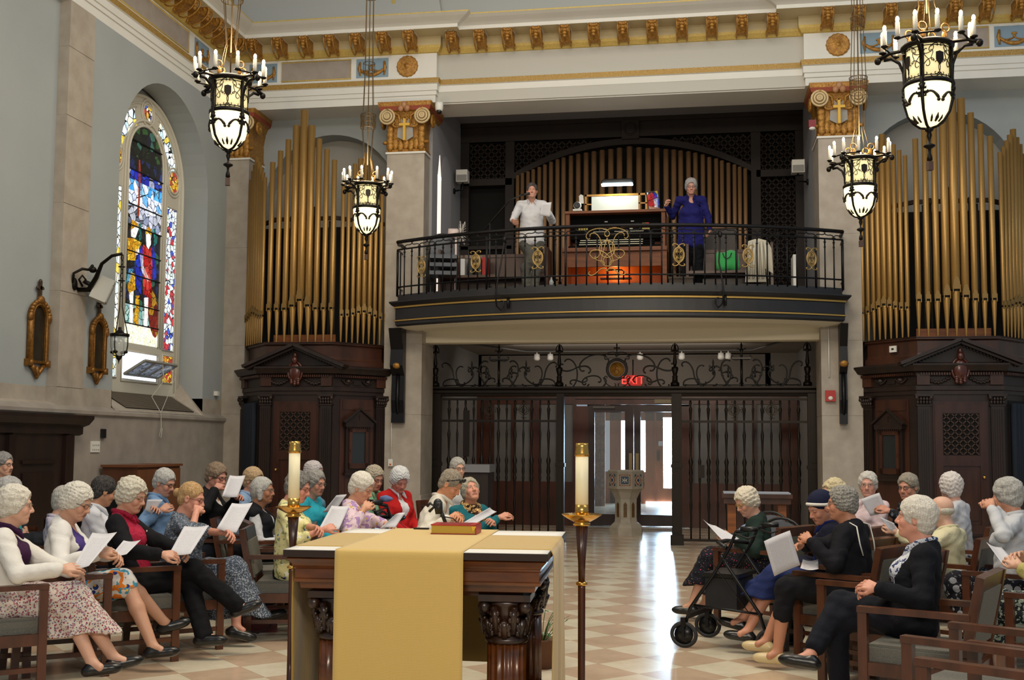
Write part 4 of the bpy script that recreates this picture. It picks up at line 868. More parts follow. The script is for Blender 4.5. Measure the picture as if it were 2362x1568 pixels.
for i, (x, h, c, lb) in enumerate(((1070, .27, 'c9c9c9', 'white binder standing at the left end of the loft pew'), (1088, .27, '22262c', 'dark grey binder standing beside the white binder'), (1108, .26, '1c1d20', 'black binder standing left of the red hymnals'), (1120, .29, '9c1a14', 'thick red book standing on the left loft pew'))):
    p = at_y(x, 600, 17.3); b = MB(); b.box(-.035, .035, -.1, .1, 0, h); b.box(-.036, .036, -.092, -.085, h * .2, h * .8)
    o = b.build('book', mat('cover_' + c, c, .6), label=lb, cat='book', group=None); o.location = (p[0], 17.30, FZ + .44)
for i in range(4):
    b = MB(); b.box(-.14, .14, -.1, .1, 0, .028); b.box(-.13, .135, -.105, -.1, .004, .024, 1)
    o = b.build('book', [mat('hymnal_red', '7c1c18', .6), PAPERM], label='red hymnal in the flat stack on the loft pew', cat='book', group='stack of red hymnals'); o.location = (-2.62 + .01 * (i % 2), 17.28, FZ + .442 + .029 * i)
gb_ = MB()
def blob(name, m, c, r, label, cat, seed=1, n=18, mm=12, amp=.12):
    b = MB(); b.ell((0, 0, 0), r, n, mm); o = b.build(name, m, label=label, cat=cat); rnd = np.random.RandomState(seed)
    V = np.array([v.co[:] for v in o.data.vertices]); k = rnd.randn(3, 3) * 9
    d = 1 + amp * (np.sin(V @ k[0] / max(r) * .3) * np.sin(V @ k[1] / max(r) * .3 + 1) + .5 * np.sin(V @ k[2] / max(r) * .5))
    V = V * d[:, None]; o.data.vertices.foreach_set('co', V.astype(np.float32).ravel()); o.data.update(); o.location = [float(q) for q in c]; return o
p = at_y(1676, 575, 17.2); r_ = empty('tote_bag', 'bright green cloth bag resting on the right loft pew', 'bag', (p[0], 17.2, FZ + .44))
b = MB()
for (s_, t_) in ((0, 0),): b.lathe([(0, 0), (.9, .02), (1.0, .3), (.93, .75), (.8, 1.0), (.55, .93), (0, .9)], 20, (0, 0, 0))
b.v[0] *= np.array([.19, .09, .29]); b.v[0][:, 0] += .02 * np.sin(b.v[0][:, 2] * 30); b.v[0][:, 2] += .02 * np.sin(b.v[0][:, 0] * 25)
b.build('bag_body', mat('green_cloth', '2c9a4c', .8, sheen=.3), r_); b = MB(); b.tube([(-.06, -.08, .26), (-.04, -.1, .2), (0, -.1, .17), (.05, -.1, .2), (.07, -.08, .26)], .007, 5); b.build('strap', BLACKP, r_)
p = at_y(1748, 570, 17.1); r_ = empty('coat', 'white coat hanging over the back of the loft pew', 'coat', (p[0], 17.1, FZ + .25))
b = MB(); b.prism([(-.19, .0), (.12, .0), (.10, .2), (.22, .12), (.20, .5), (.14, .62), (.0, .66), (-.14, .62), (-.17, .3)], (0, 0, 0), (1, 0, 0), (0, 0, 1), -.05)
for k in range(5): b.tube([(-.14 + k * .07, -.055, .04), (-.12 + k * .06, -.06, .35), (-.1 + k * .05, -.05, .6)], .018, 6)
b.build('coat_body', mat('off_white_cloth', 'c4bfae', .9), r_)
p = at_y(1830, 590, 17.1); b = MB(); b.box(-.02, .02, -.2, .2, 0, .62); o = b.build('white_board', WHITEP, label='narrow white board standing upright behind the right railing', cat='board'); o.location = (p[0], 17.1, FZ)
# pedestal fan
p = at_y(1052, 520, 17.2); fan = empty('pedestal_fan', 'pale pink pedestal fan standing at the left of the loft', 'fan', (p[0], 17.2, FZ))
FP = mat('fan_plastic', 'd2c0bc', .4)
b = MB(); b.lathe([(0, 0), (.19, 0), (.19, .02), (.03, .04), (.025, .06)], 20); b.build('base', FP, fan); b = MB(); b.tube([(0, 0, .04), (0, 0, 1.05)], .018, 8); b.build('pole', FP, fan)
b = MB(); b.lathe([(0, -.13), (.07, -.12), (.075, .02), (.05, .04), (0, .04)], 14, (0, 0, 1.12), rot=[[0, 0, 1], [0, 1, 0], [-1, 0, 0]]); b.build('motor', FP, fan)
b = MB(); 
for k in range(24):
    a = k * PI / 12; b.tube([(.06 + .08 * math.sin(t), math.cos(a) * .19 * math.sin(t + .001), 1.12 + math.sin(a) * .19 * math.sin(t + .001)) for t in np.linspace(0.1, PI - .1, 8)], .003, 4)
for rr in (.08, .14, .19): b.tube(arc((.06, 0, 1.12), rr, 0, 2 * PI, 25, ux=(0, 1, 0))[:-1], .005, 4, closed=True)
b.build('cage', WHITEP, fan)
b = MB()
for k in range(4):
    a = k * PI / 2; b.prism([(0, 0), (.03, .05), (.05, .14), (-.02, .15), (-.04, .06)], (.10, 0, 1.12), (0, math.cos(a), math.sin(a)), (0, -math.sin(a), math.cos(a)), .004)
b.build('blade', mat('fan_blade', 'b8a8a8', .4), fan); fan.rotation_euler = (0, 0, .3)
# microphone boom
p0, p1, p2 = at_y(1118, 530, 16.75), at_y(1175, 462, 16.62), at_y(1222, 446, 16.5)
ms = empty('microphone_stand', 'thin black boom microphone stand in front of the standing singer', 'microphone stand', (p0[0] + .13, 16.7, FZ))
b = MB(); b.tube([p0, p1, p2 - (.1, 0, .01)], .011, 6); b.tube([at_y(1130, 515, 16.7), (at_y(1130, 515, 16.7)[0], 16.7, FZ + .05)], .012, 6)
for a in (0, 2.1, 4.2): q = (at_y(1130, 515, 16.7)[0], 16.7); b.tube([(q[0], q[1], FZ + .2), (q[0] + .28 * math.cos(a), q[1] + .28 * math.sin(a), FZ + .01)], .010, 5)
b.build('stand', BLACKP, ms, world=True); b = MB(); b.tube([p2 - (.13, 0, .02), p2], [.013, .022], 8); b.build('microphone', BLACKP, ms, world=True)
# wall speakers
for (x_, y_, lb, X0, s_) in ((1073, 408, 'white box loudspeaker on the left wall of the loft', -4.235, 1), (1842, 386, 'white box loudspeaker on the right wall of the loft', 1.73, -1)):
    p = at_y(x_, y_, 18.9 if s_ > 0 else 18.6); r_ = empty('loudspeaker', lb, 'loudspeaker', (X0 + s_ * .16, p[1], p[2]))
    b = MB(); b.box(-.10, .10, -.09, .09, -.10, .11); b.build('cabinet', WHITEP, r_); b = MB(); b.box(-.09, .09, -.095, -.09, -.09, .02); b.build('speaker_cover', mat('speaker_grey', '8a8a88', .6), r_)
    b = MB(); b.tube([(0, 0, -.1), (0, .02, -.22), (-s_ * .16, .02, -.24)], .015, 6); b.lathe([(0, 0), (.05, 0), (.05, .02)], 10, (-s_ * .16, .02, -.24), rot=[[0, 0, s_], [0, 1, 0], [-s_, 0, 0]]); b.build('bracket', IRON, r_)
# security camera on the capital
p = at_y(1013, 250, 16.85); r_ = empty('security_camera', 'white dome camera mounted beside the left gilded capital', 'camera', p)
b = MB(); b.lathe([(0, .09), (.06, .09), (.065, .04), (.06, -.02), (.045, -.05)], 16); b.build('housing', WHITEP, r_); b = MB(); b.ell((0, -.01, -.05), (.045, .045, .045), 14, 10); b.build('dome', mat('dome_black', '101010', .1), r_)
b = MB(); b.tube([(0, 0, .05), (-.06, .1, .06), (-.12, .3, .08)], .02, 6); b.build('mount', IRON, r_)
p = at_y(1873, 290, 16.95); b = MB(); b.box(-.05, .05, -.04, .05, -.03, .08, 0); b.ell((-.0, -.03, -.05), (.05, .04, .025), 10, 6, 1); b.build('alarm_light', [mat('alarm_red', '7c1420', .5), WHITEP], label='dark red alarm light beside the right gilded capital', cat='alarm').location = p
# ================================================================== IRON SCREEN UNDER THE BALCONY
GY = 18.0
gate = empty('iron_screen', 'black wrought iron screen with scrolled cresting under the balcony', 'screen', (-1.33, GY, 0))
def gx(x, y=900): return at_y(x, y, GY)[0]
for x0, x1 in ((995, 1018), (1285, 1302), (1549, 1572), (1862, 1886)):
    a, c = gx(x0), gx(x1); b = MB(); b.box(a, c, GY - .07, GY + .07, 0, 2.37); b.box(a - .025, c + .025, GY - .09, GY + .09, 0, .16); b.box(a - .015, c + .015, GY - .08, GY + .08, 1.2, 1.26)
    b.box(a + .03, c - .03, GY - .085, GY - .06, .2, 1.15); b.box(a + .03, c - .03, GY - .085, GY - .06, 1.3, 2.3); b.build('post', IRONS, gate, world=True)
b = MB(); X0, X1 = gx(982), gx(1890); b.sweep([(-.1, 2.33), (.06, 2.33), (.07, 2.37), (.10, 2.38), (.10, 2.42), (.15, 2.45), (.15, 2.48), (-.15, 2.48)], [(X0, GY), (X1, GY)])
b.box(X0, X1, GY - .06, GY + .1, 2.33, 2.478); b.build('beam', IRONS, gate, world=True)
for (x0, x1) in ((1018, 1285), (1572, 1862)):
    b = MB(); a, c = gx(x0), gx(x1)
    for z in (.08, 1.93, 2.28): b.box(a, c, GY - .02, GY + .02, z - .018, z + .018)
    b.build('cross_rail', IRONS, gate, world=True)
    n = int(round((c - a) / .134))
    for i in range(1, n):
        x = a + (c - a) * i / n; w_ = 1.0
        b = MB(); pr_ = [(.012, .08), (.013, .5), (.022, .62), (.013, .7), (.016, .95), (.028, 1.02), (.018, 1.06), (.03, 1.12), (.02, 1.22), (.033, 1.30), (.016, 1.36), (.012, 1.42), (.018, 1.62), (.024, 1.72), (.012, 1.80), (.012, 1.95), (.02, 2.08), (.025, 2.12), (.012, 2.16), (.018, 2.22), (.011, 2.28)]
        b.lathe([(r * (1.15 if i % 2 else .85), z) for r, z in pr_], 7, (x, GY, 0)); b.build('bar', IRONS, gate, world=True)
    for f_ in (.42, .72):
        xr = a + (c - a) * f_; b = MB()
        for rr in (.085, .06): b.tube(arc((xr, GY - .03, 2.11), rr, 0, 2 * PI, 21)[:-1], .006, 5, closed=True)
        for k in range(4): b.tube(scr(('C', 14.0), (xr + .11 * math.cos(k * PI / 2 + .3), 2.11 + .12 * math.sin(k * PI / 2 + .3)), (xr + .11 * math.cos(k * PI / 2 + 1.2), 2.11 + .12 * math.sin(k * PI / 2 + 1.2)), -1, o=(0, GY - .03, 0)), .005, 4)
        for k in range(3): b.tube([(xr - .035 + .035 * k, GY - .03, 2.06), (xr - .035 + .035 * k, GY - .03, 2.16)], .005, 4)
        b.build('rosette', mat('screen_steel_scroll', '4a443c', .35, .8), gate, world=True)
    b = MB(); b.box(a + (c - a) * (.13 if x0 > 1300 else .2), a + (c - a) * (.13 if x0 > 1300 else .2) + .1, GY - .05, GY - .02, 1.05 if x0 > 1300 else 1.35, 1.25 if x0 > 1300 else 2.1); b.build('lock_plate', IRONS, gate, world=True)
# finials on the beam
for x in (1004, 1290, 1557, 1863):
    X = gx(x); b = MB(); b.lathe([(.07, 2.48), (.07, 2.54), (.045, 2.56), (.04, 2.63), (.05, 2.64), (.03, 2.66), (.055, 2.76), (.05, 2.79), (.02, 2.80), (.033, 2.86), (.018, 3.0), (.018, 3.03), (.07, 3.04), (.06, 3.055), (.018, 3.07), (.02, 3.13), (0, 3.19)], 10, (X, GY, 0))
    for k in range(4): b.tube([(X + .02 * math.cos(k * PI / 2), GY + .02 * math.sin(k * PI / 2), 3.16), (X + .05 * math.cos(k * PI / 2), GY + .05 * math.sin(k * PI / 2), 3.11), (X + .055 * math.cos(k * PI / 2), GY + .055 * math.sin(k * PI / 2), 3.06)], .008, 5)
    b.build('finial', IRONS, gate, world=True)
ST = mat('scroll_iron', '33312f', .3, .8)
def cs(mb, kind, a, c, fl=1, r=.012): mb.tube(scr(kind, a, c, fl, o=(0, GY, 0)), r, 5)
def spear(mb, x, z, h):
    mb.lathe([(.006, 0), (.02, h * .15), (.008, h * .3), (.028, h * .5), (.01, h * .62), (.018, h * .75), (0, h)], 6, (x, GY, z))
    for s_ in (-1, 1): mb.tube([(x, GY, z + h * .35), (x + s_ * h * .22, GY, z + h * .6), (x + s_ * h * .25, GY, z + h * .48)], .007, 4)
for (xa, xb) in ((1018, 1285), (1572, 1852)):
    a, c = gx(xa), gx(xb); m_ = (a + c) / 2; w_ = (c - a) / 2; b = MB()
    for s_ in (-1, 1):
        q = lambda u: m_ + s_ * u * w_
        cs(b, ('S', 12.0), (q(.97), 2.80), (q(.60), 2.56), -s_); cs(b, ('C', 14.0), (q(.92), 2.52), (q(.74), 2.52), s_); cs(b, ('C', 9.0), (q(.70), 2.60), (q(.50), 2.74), -s_)
        cs(b, ('C', 14.0), (q(.50), 2.74), (q(.38), 2.74), s_); cs(b, ('C', 9.0), (q(.44), 2.50), (q(.62), 2.80), s_, .011); cs(b, ('C', 9.0), (q(.46), 2.50), (q(.30), 2.80), -s_, .011)
        cs(b, ('S', 12.0), (q(.40), 2.52), (q(.08), 2.56), s_); cs(b, ('C', 14.0), (q(.30), 2.66), (q(.18), 2.62), s_); cs(b, ('C', 9.0), (q(.03), 2.54), (q(.19), 2.88), s_, .013); cs(b, ('C', 14.0), (q(.02), 2.96), (q(.14), 2.96), s_, .009)
        spear(b, q(.47), 2.66, .26); spear(b, q(.22), 2.62, .18)
    b.box(m_ - .15, m_ + .15, GY - .02, GY + .02, 2.915, 2.935); spear(b, m_, 2.93, .26); b.tube([(m_, GY, 2.48), (m_, GY, 2.92)], .02, 6)
    b.tube([(a + .02, GY, 2.505), (c - .02, GY, 2.505)], .008, 5)
    b.build('cresting', ST, gate, world=True)
m_ = gx(1423); b = MB()
for rr, q in ((.165, .013), (.14, .009)): b.tube(arc((m_, GY, 2.76), rr, 0, 2 * PI, 29)[:-1], q, 6, closed=True)
for s_ in (-1, 1):
    q = lambda u: m_ + s_ * u
    cs(b, ('S', 12.0), (q(.86), 2.84), (q(.46), 2.70), s_, .014); cs(b, ('C', 9.0), (q(.82), 2.52), (q(.84), 2.88), -s_, .013); cs(b, ('C', 9.0), (q(.52), 2.74), (q(.16), 2.84), s_, .013)
    cs(b, ('C', 14.0), (q(.50), 2.54), (q(.30), 2.56), s_); cs(b, ('C', 9.0), (q(.44), 2.52), (q(.22), 2.62), -s_); cs(b, ('S', 12.0), (q(.72), 2.53), (q(.5), 2.62), -s_); cs(b, ('C', 14.0), (q(.16), 2.94), (q(.03), 2.98), s_, .009); cs(b, ('C', 14.0), (q(.16), 2.62), (q(.04), 2.53), -s_, .008)
b.box(m_ - .18, m_ + .18, GY - .02, GY + .02, 2.935, 2.955); b.tube([(m_, GY, 2.95), (m_, GY, 3.17)], .01, 5); b.tube([(m_ - .05, GY, 3.10), (m_ + .05, GY, 3.10)], .01, 5)
b.build('cresting', ST, gate, world=True)
b = MB(); b.lathe([(0, -.01), (.11, -.01), (.115, 0), (.115, .01), (0, .01)], 24, (m_, GY, 2.76), rot=[[1, 0, 0], [0, 0, 1], [0, 1, 0]]); b.ell((m_, GY - .02, 2.78), (.025, .015, .03), 8, 6, 1); b.ell((m_, GY - .02, 2.72), (.04, .015, .05), 8, 6, 1)
b.build('gilt_roundel', [mat('roundel_gold', 'b0812c', .45, .4, spot=(14, '8a5c1c', .4)), GILT], gate, world=True)

# tall iron brackets under the ends of the balcony
for (xa, xb, ya, yb, sd) in ((905, 934, 760, 975, 'left'), (1935, 1953, 745, 978, 'right')):
    p0, p1 = at_y(xa, 800, 16.9), at_y(xb, 800, 16.9); X_, X2 = p0[0], p1[0]; zt = 3.32; zb = at_y(xa, yb, 16.9)[2]
    b = MB(); b.prism([(0, zb), (.08, zb), (.07, zb + .15), (.10, zb + .35), (.07, 2.6), (.20, 2.75), (.16, 3.0), (.30, zt), (0, zt)], (X_, 16.965, 0), (0, -1, 0), (0, 0, 1), -(X2 - X_))
    b.ell(((X_ + X2) / 2, 16.80, 2.75), (.07, .06, .05), 8, 6, 1); b.tube([((X_ + X2) / 2, 16.95, zb + .05), ((X_ + X2) / 2, 16.86, zb + .3), ((X_ + X2) / 2, 16.88, 2.6)], .03, 6)
    b.build('balcony_bracket', [IRON, GILT], label='long black iron bracket under the %s end of the balcony' % sd, cat='bracket')
# conduit and fire alarm, right pier; conduit and call box, left pier
b = MB(); p = at_y(1911, 760, 16.99); q = at_y(1915, 900, 16.99); b.tube([(p[0], 16.985, 3.32), (p[0], 16.985, 2.56)], .012, 6); b.build('conduit', WHITEP, label='cream conduit running down to the fire alarm', cat='conduit')
al = empty('fire_alarm', 'red fire alarm box with white strobe on the right stone pier', 'alarm', (at_y(1915, 913, 16.99)[0], 16.97, at_y(1915, 913, 16.99)[2]))
b = MB(); b.box(-.07, .07, -.03, .028, -.08, .08); b.build('housing', mat('alarm_bright_red', 'a81c18', .4), al); b = MB(); b.ell((0, -.03, -.035), (.035, .02, .03), 12, 8); b.build('strobe', WHITEP, al)
b = MB(); p = at_y(902, 1066, 16.99); b.tube([(p[0], 16.985, p[2] + .05), (p[0], 16.985, 2.5)], .010, 6); b.build('conduit', WHITEP, label='cream conduit running down to the small call box', cat='conduit')
r_ = empty('call_box', 'small cream box with an orange button on the left stone pier', 'box', (p[0], 16.97, p[2])); b = MB(); b.box(-.035, .035, -.02, .02, -.06, .05); b.build('box_body', WHITEP, r_); b = MB(); b.ell((0, -.022, -.03), (.018, .012, .014), 10, 6); b.build('button', mat('orange_button', 'd86a28', .4), r_)

# ================================================================== PORCH BEHIND THE SCREEN
PY = 21.8
DW = mat('porch_door_wood', '5a2a16', .35, wood=((6, 6, 1.5), '44200f'), coat=.2)
scr_ = empty('wall_porch_screen', None, None, (-1.3, PY, 0)); scr_['kind'] = 'structure'
hx = lambda x: at_y(x, 1020, PY)[0]
hz = lambda y: at_y(1400, y, PY)[2]
panes = [(1140, 1180), (1190, 1222), (1245, 1283), (1303, 1322), (1600, 1640), (1650, 1692), (1700, 1735), (1745, 1800)]
b = MB(); z0, z1 = hz(1112), hz(932)
def wood(x0, x1, za, zb, y=0.): b.box(x0, x1, PY - .03 + y, PY + .05, za, zb)
xl, xr = hx(1085), hx(1850); dl_, dr_ = hx(1330), hx(1590)
edges = [1085] + [v for p in panes[:4] for v in p] + [1330]; 
for i in range(0, len(edges), 2): wood(hx(edges[i]), hx(edges[i + 1]), 0, 2.5)
edges = [1590] + [v for p in panes[4:] for v in p] + [1850]
for i in range(0, len(edges), 2): wood(hx(edges[i]), hx(edges[i + 1]), 0, 2.5)
for (xa, xb) in panes: wood(hx(xa), hx(xb), 0, z0); wood(hx(xa), hx(xb), z1, 2.5)
wood(dl_, dr_, hz(933), 2.5); wood(dl_ - .02, dr_ + .02, 2.44, 2.5, -.05)
wood(hx(1322), hx(1358), 0, 2.3, -.02); wood(hx(1553), hx(1596), 0, 2.3, -.02)
b.build('frame', DW, scr_, world=True)
for (xa, xb) in panes:
    b = MB(); b.box(hx(xa), hx(xb), PY + .01, PY + .02, z0, z1); b.build('pane', mat('porch_dim_glass', '6f6c68', .12, spot=(1.5, '8a8884', .5)), scr_, world=True)
b = MB(); b.box(-4.36, hx(1085), PY, PY + .05, 0, 2.5); b.box(hx(1850), 1.8, PY, PY + .05, 0, 2.5); b.build('wall_porch_ends', mat('porch_end_paint', '84817c', .8), kind='structure')
# double doors with clear glass
def pdoor(xa, xb, gl, lab_n):
    r = empty('door_%d' % lab_n, None, None, (hx(xa), PY, 0)); r['kind'] = 'structure'
    b = MB(); X0, X1 = hx(xa), hx(xb); g0, g1 = hx(gl[0]), hx(gl[1]); zt, zb = hz(950), hz(1185)
    b.box(X0, g0, PY - .06, PY, .02, hz(935)); b.box(g1, X1, PY - .06, PY, .02, hz(935)); b.box(g0, g1, PY - .06, PY, zt, hz(935)); b.box(g0, g1, PY - .06, PY, .02, zb)
    b.build('door_frame', mat('dark_door_wood', '35180e', .35, wood=((6, 6, 1.5), '28120a'), coat=.2), r, world=True)
    b = MB(); b.box(g0, g1, PY - .035, PY - .028, zb, zt); b.build('door_glass', GLASS, r, world=True)
    xh = X1 - .06 if xb < 1470 else X0 + .06
    b = MB(); b.box(xh - .03, xh + .03, PY - .075, PY - .06, .95, 1.4); b.build('push_plate', mat('dull_brass', '8a7a58', .4, .8), r, world=True)
pdoor(1358, 1462, (1372, 1442), 1); pdoor(1463, 1566, (1478, 1552), 2)
b = MB(); p = at_y(1382, 938, PY - .12); b.box(p[0] - .12, p[0] + .3, PY - .12, PY - .06, p[2] - .03, p[2] + .01); b.build('door_closer', mat('closer_grey', '5a5650', .4, .5), label='grey closer bar at the top of the left glazed door', cat='door closer')
b = MB(); b.box(hx(1510), hx(1548), PY - .06, PY - .03, hz(930), hz(921)); b.build('nameplate', mat('plate_tan', '8d8060', .5), label='small tan plate over the right glazed door', cat='plate')
# vestibule and street doors
VY = 30.5
vx = lambda x: at_y(x, 1020, VY)[0]
vz = lambda y: at_y(1480, y, VY)[2]
b = MB(); b.box(-4.4, -4.3, PY + .1, VY + .2, 0, 4); b.box(1.2, 1.3, PY + .1, VY + .2, 0, 4)
b.box(vx(1384), vx(1407), VY - 1.6, VY - 1.5, 0, 4, 1)
b.build('wall_vestibule', [NW, mat('red_brick', '7a5144', .8, spot=(14, '9a8478', .3))], kind='structure')
b = MB(); b.box(-4.4, 1.3, PY + .1, VY + .2, 3.3, 3.4); b.build('ceiling_vestibule', NW, kind='structure')
# brick joints as leaded side window beside the vestibule doors
b = MB()
for k in range(12): b.box(vx(1384), vx(1407), VY - 1.66, VY - 1.62, .3 + k * .28, .315 + k * .28)
for x in (1390, 1398): b.box(vx(x) - .008, vx(x) + .008, VY - 1.66, VY - 1.62, 0, 3.3)
b.build('leaded_screen', mat('lead_grey', '3a3a44', .5), label='leaded window grid over red brick seen through the porch doors', cat='window grid')
ext = empty('wall_street_doors', None, None, (-1.5, VY, 0)); ext['kind'] = 'structure'
b = MB(); wd = mat('street_door_oak', '9a5630', .45, wood=((5, 5, 1.5), '844526'))
for x0, x1 in ((1355, 1384), (1407, 1433), (1443, 1452), (1489, 1530), (1551, 1640)): b.box(vx(x0), vx(x1), VY - .04, VY, 0, 3.3)
b.box(vx(1355), vx(1640), VY - .04, VY, vz(970), 3.3); b.box(vx(1355), vx(1470), VY - .04, VY, 0, vz(1088)); b.box(vx(1475), vx(1489), VY - .04, VY, 0, vz(1088)); b.box(vx(1530), vx(1552), VY - .04, VY, 0, vz(1125)); b.box(vx(1452), vx(1478), VY - .06, VY, 0, 3.3)
b.box(vx(1510), vx(1514), VY - .07, VY, 0, 2.9)
b.build('door_leaf', wd, ext, world=True)
dayl = mat('daylight_glass', 'f4fbff', .5, emit=('d4ecff', 11))
b = MB()
for x0, x1, ya, yb in ((1433, 1443, 970, 1088), (1478, 1489, 970, 1088), (1530, 1551, 968, 1125)): b.box(vx(x0), vx(x1), VY - .01, VY + .01, vz(yb), vz(ya))
b.box(vx(1490), vx(1552), VY - .10, VY - .05, 0.005, .06)
b.build('door_glazing', dayl, ext, world=True)
b = MB(); b.box(vx(1516), vx(1522), VY - .09, VY - .05, vz(1062), vz(1040)); b.build('door_handle', IRON, ext, world=True)
b = MB(); b.box(vx(1519), vx(1528), VY - .06, VY - .04, vz(1028), vz(1017)); b.build('notice', PAPERM, ext, world=True)
area('street_daylight', (vx(1541), VY - .12, 1.45), (-.9, 22.0, .2), .24, 1.7, 190, (.50, .75, 1.0)).visible_camera = True
# threshold strip catching the light
b = MB(); b.box(dl_, dr_, PY - .16, PY + .05, 0, .012); b.build('door_threshold', mat('threshold_metal', 'b8c4cc', .2, .9), label='bright metal threshold strip under the glazed porch doors', cat='threshold')

# EXIT sign
def text_mesh(s, size, name, m, parent, loc, depth=.004, rotx=PI / 2, rz=0.):
    cu = bpy.data.curves.new('txt', 'FONT'); cu.body = s; cu.size = size; cu.extrude = depth; cu.align_x = 'CENTER'; cu.align_y = 'CENTER'
    t = bpy.data.objects.new('txt', cu); COL.objects.link(t); dg = bpy.context.evaluated_depsgraph_get(); dg.update()
    me = bpy.data.meshes.new_from_object(t.evaluated_get(dg)); bpy.data.objects.remove(t); bpy.data.curves.remove(cu)
    me.materials.clear(); me.materials.append(m); o = bpy.data.objects.new(name, me); COL.objects.link(o); o.parent = parent; o.location = loc; o.rotation_euler = (rotx, 0, rz); return o
p0, p1 = at_y(1441, 889, PY - .2), at_y(1479, 865, PY - .2); sg = empty('exit_sign', 'red glowing EXIT sign behind the iron cresting', 'sign', ((p0[0] + p1[0]) / 2, PY - .2, p0[2]))
W_, H_ = p1[0] - p0[0], p1[2] - p0[2]
b = MB(); b.box(-W_ / 2, W_ / 2, 0, .05, 0, H_); b.build('panel', mat('exit_panel', '3a0c0c', .5, emit=('ff2a20', .35)), sg)
text_mesh('EXIT', H_ * 1.12, 'lettering', mat('exit_letters', 'ff5040', .5, emit=('ff3028', 2.6)), sg, (0, -.006, H_ * .5))
b = MB(); b.tube([(0, .03, H_), (0, .03, H_ + .3)], .012, 5); b.build('hanger', IRON, sg)

# ================================================================== BAPTISMAL FONT
FS = mat('font_limestone', 'b9b0a0', .6, spot=(7, 'a79e8e', .4)); p = at_z(1443, 1234)
ft = empty('baptismal_font', 'octagonal pale stone baptismal font with coloured mosaic panels', 'font', (p[0], 19.85, 0), PI / 8 * 0)
rt = PI / 8; Rz = np.array([[math.cos(rt), -math.sin(rt), 0], [math.sin(rt), math.cos(rt), 0], [0, 0, 1]])
b = MB(); b.lathe([(.30, 0), (.30, .13), (.27, .17), (.25, .19), (.24, .20), (.21, .22), (.20, .28)], 8, sm=False, rot=Rz); b.build('base', FS, ft)
b = MB(); b.lathe([(.20, .28), (.20, .62), (.24, .70), (.26, .74), (.30, .78)], 8, sm=False, rot=Rz); b.build('stem', FS, ft)
b = MB()
for k in range(8):
    a = k * PI / 4; n = np.array([math.sin(a), -math.cos(a), 0]); t = np.array([math.cos(a), math.sin(a), 0]); ap = .20 * math.cos(PI / 8)
    b.prism([(-.03, 0), (.03, 0), (.03, .22), (0, .26), (-.03, .22)], n * (ap - .004) + np.array([0, 0, .31]), t, (0, 0, 1), .008)
b.build('niche', mat('ochre_mosaic', '7a5a26', .5, spot=(60, '4a3418', .4)), ft)
b = MB(); b.lathe([(.30, .78), (.335, .80), (.335, 1.10), (.32, 1.12), (.28, 1.12), (.27, 1.08), (0, 1.06)], 8, sm=False, rot=Rz); b.build('bowl', FS, ft)
MC = [mat('mosaic_blue', '34506a', .5), mat('mosaic_red', '9a3826', .5), mat('mosaic_cream', 'd8d2c0', .5), mat('mosaic_gold', 'b8862c', .5)]
ap = .335 * math.cos(PI / 8)
for k in range(8):
    a = k * PI / 4; n = np.array([math.sin(a), -math.cos(a), 0]); t = np.array([math.cos(a), math.sin(a), 0]); b = MB()
    def dia(r, mi, d): b.prism([(0, -r * 1.25), (r, 0), (0, r * 1.25), (-r, 0)], n * (ap + d) + np.array([0, 0, .95]), t, (0, 0, 1), .003, mi)
    def sq(r, mi, d, cx=0, cz=0, rz=None): rz = rz or r; b.prism([(cx - r, cz - rz), (cx + r, cz - rz), (cx + r, cz + rz), (cx - r, cz + rz)], n * (ap + d) + np.array([0, 0, .95]), t, (0, 0, 1), .003, mi)
    if k % 2 == 0:
        for j in range(9):
            for s_ in (-1, 1): sq(.008, 3 if j % 2 else 1, .002, -.08 + j * .02, s_ * .09); sq(.008, 3 if j % 2 else 1, .002, s_ * .09, -.08 + j * .02)
        sq(.066, 0, .002)
        for sx in (-1, 1): b.prism([(sx * .006, 0), (sx * .05, .04), (sx * .03, 0), (sx * .05, -.04)][::sx], n * (ap + .006) + np.array([0, 0, .95]), t, (0, 0, 1), .003, 2)
        sq(.006, 2, .007, 0, 0, .04)
    else:
        for sx in (-1, 1):
            for sz in (-1, 1): b.prism([(sx * .075, sz * .10), (sx * .035, sz * .10), (sx * .075, sz * .045)][::sx * sz], n * (ap + .002) + np.array([0, 0, .95]), t, (0, 0, 1), .003, 0)
        dia(.072, 1, .002); dia(.052, 2, .005); dia(.032, 0, .008)
    b.build('mosaic', MC, ft)

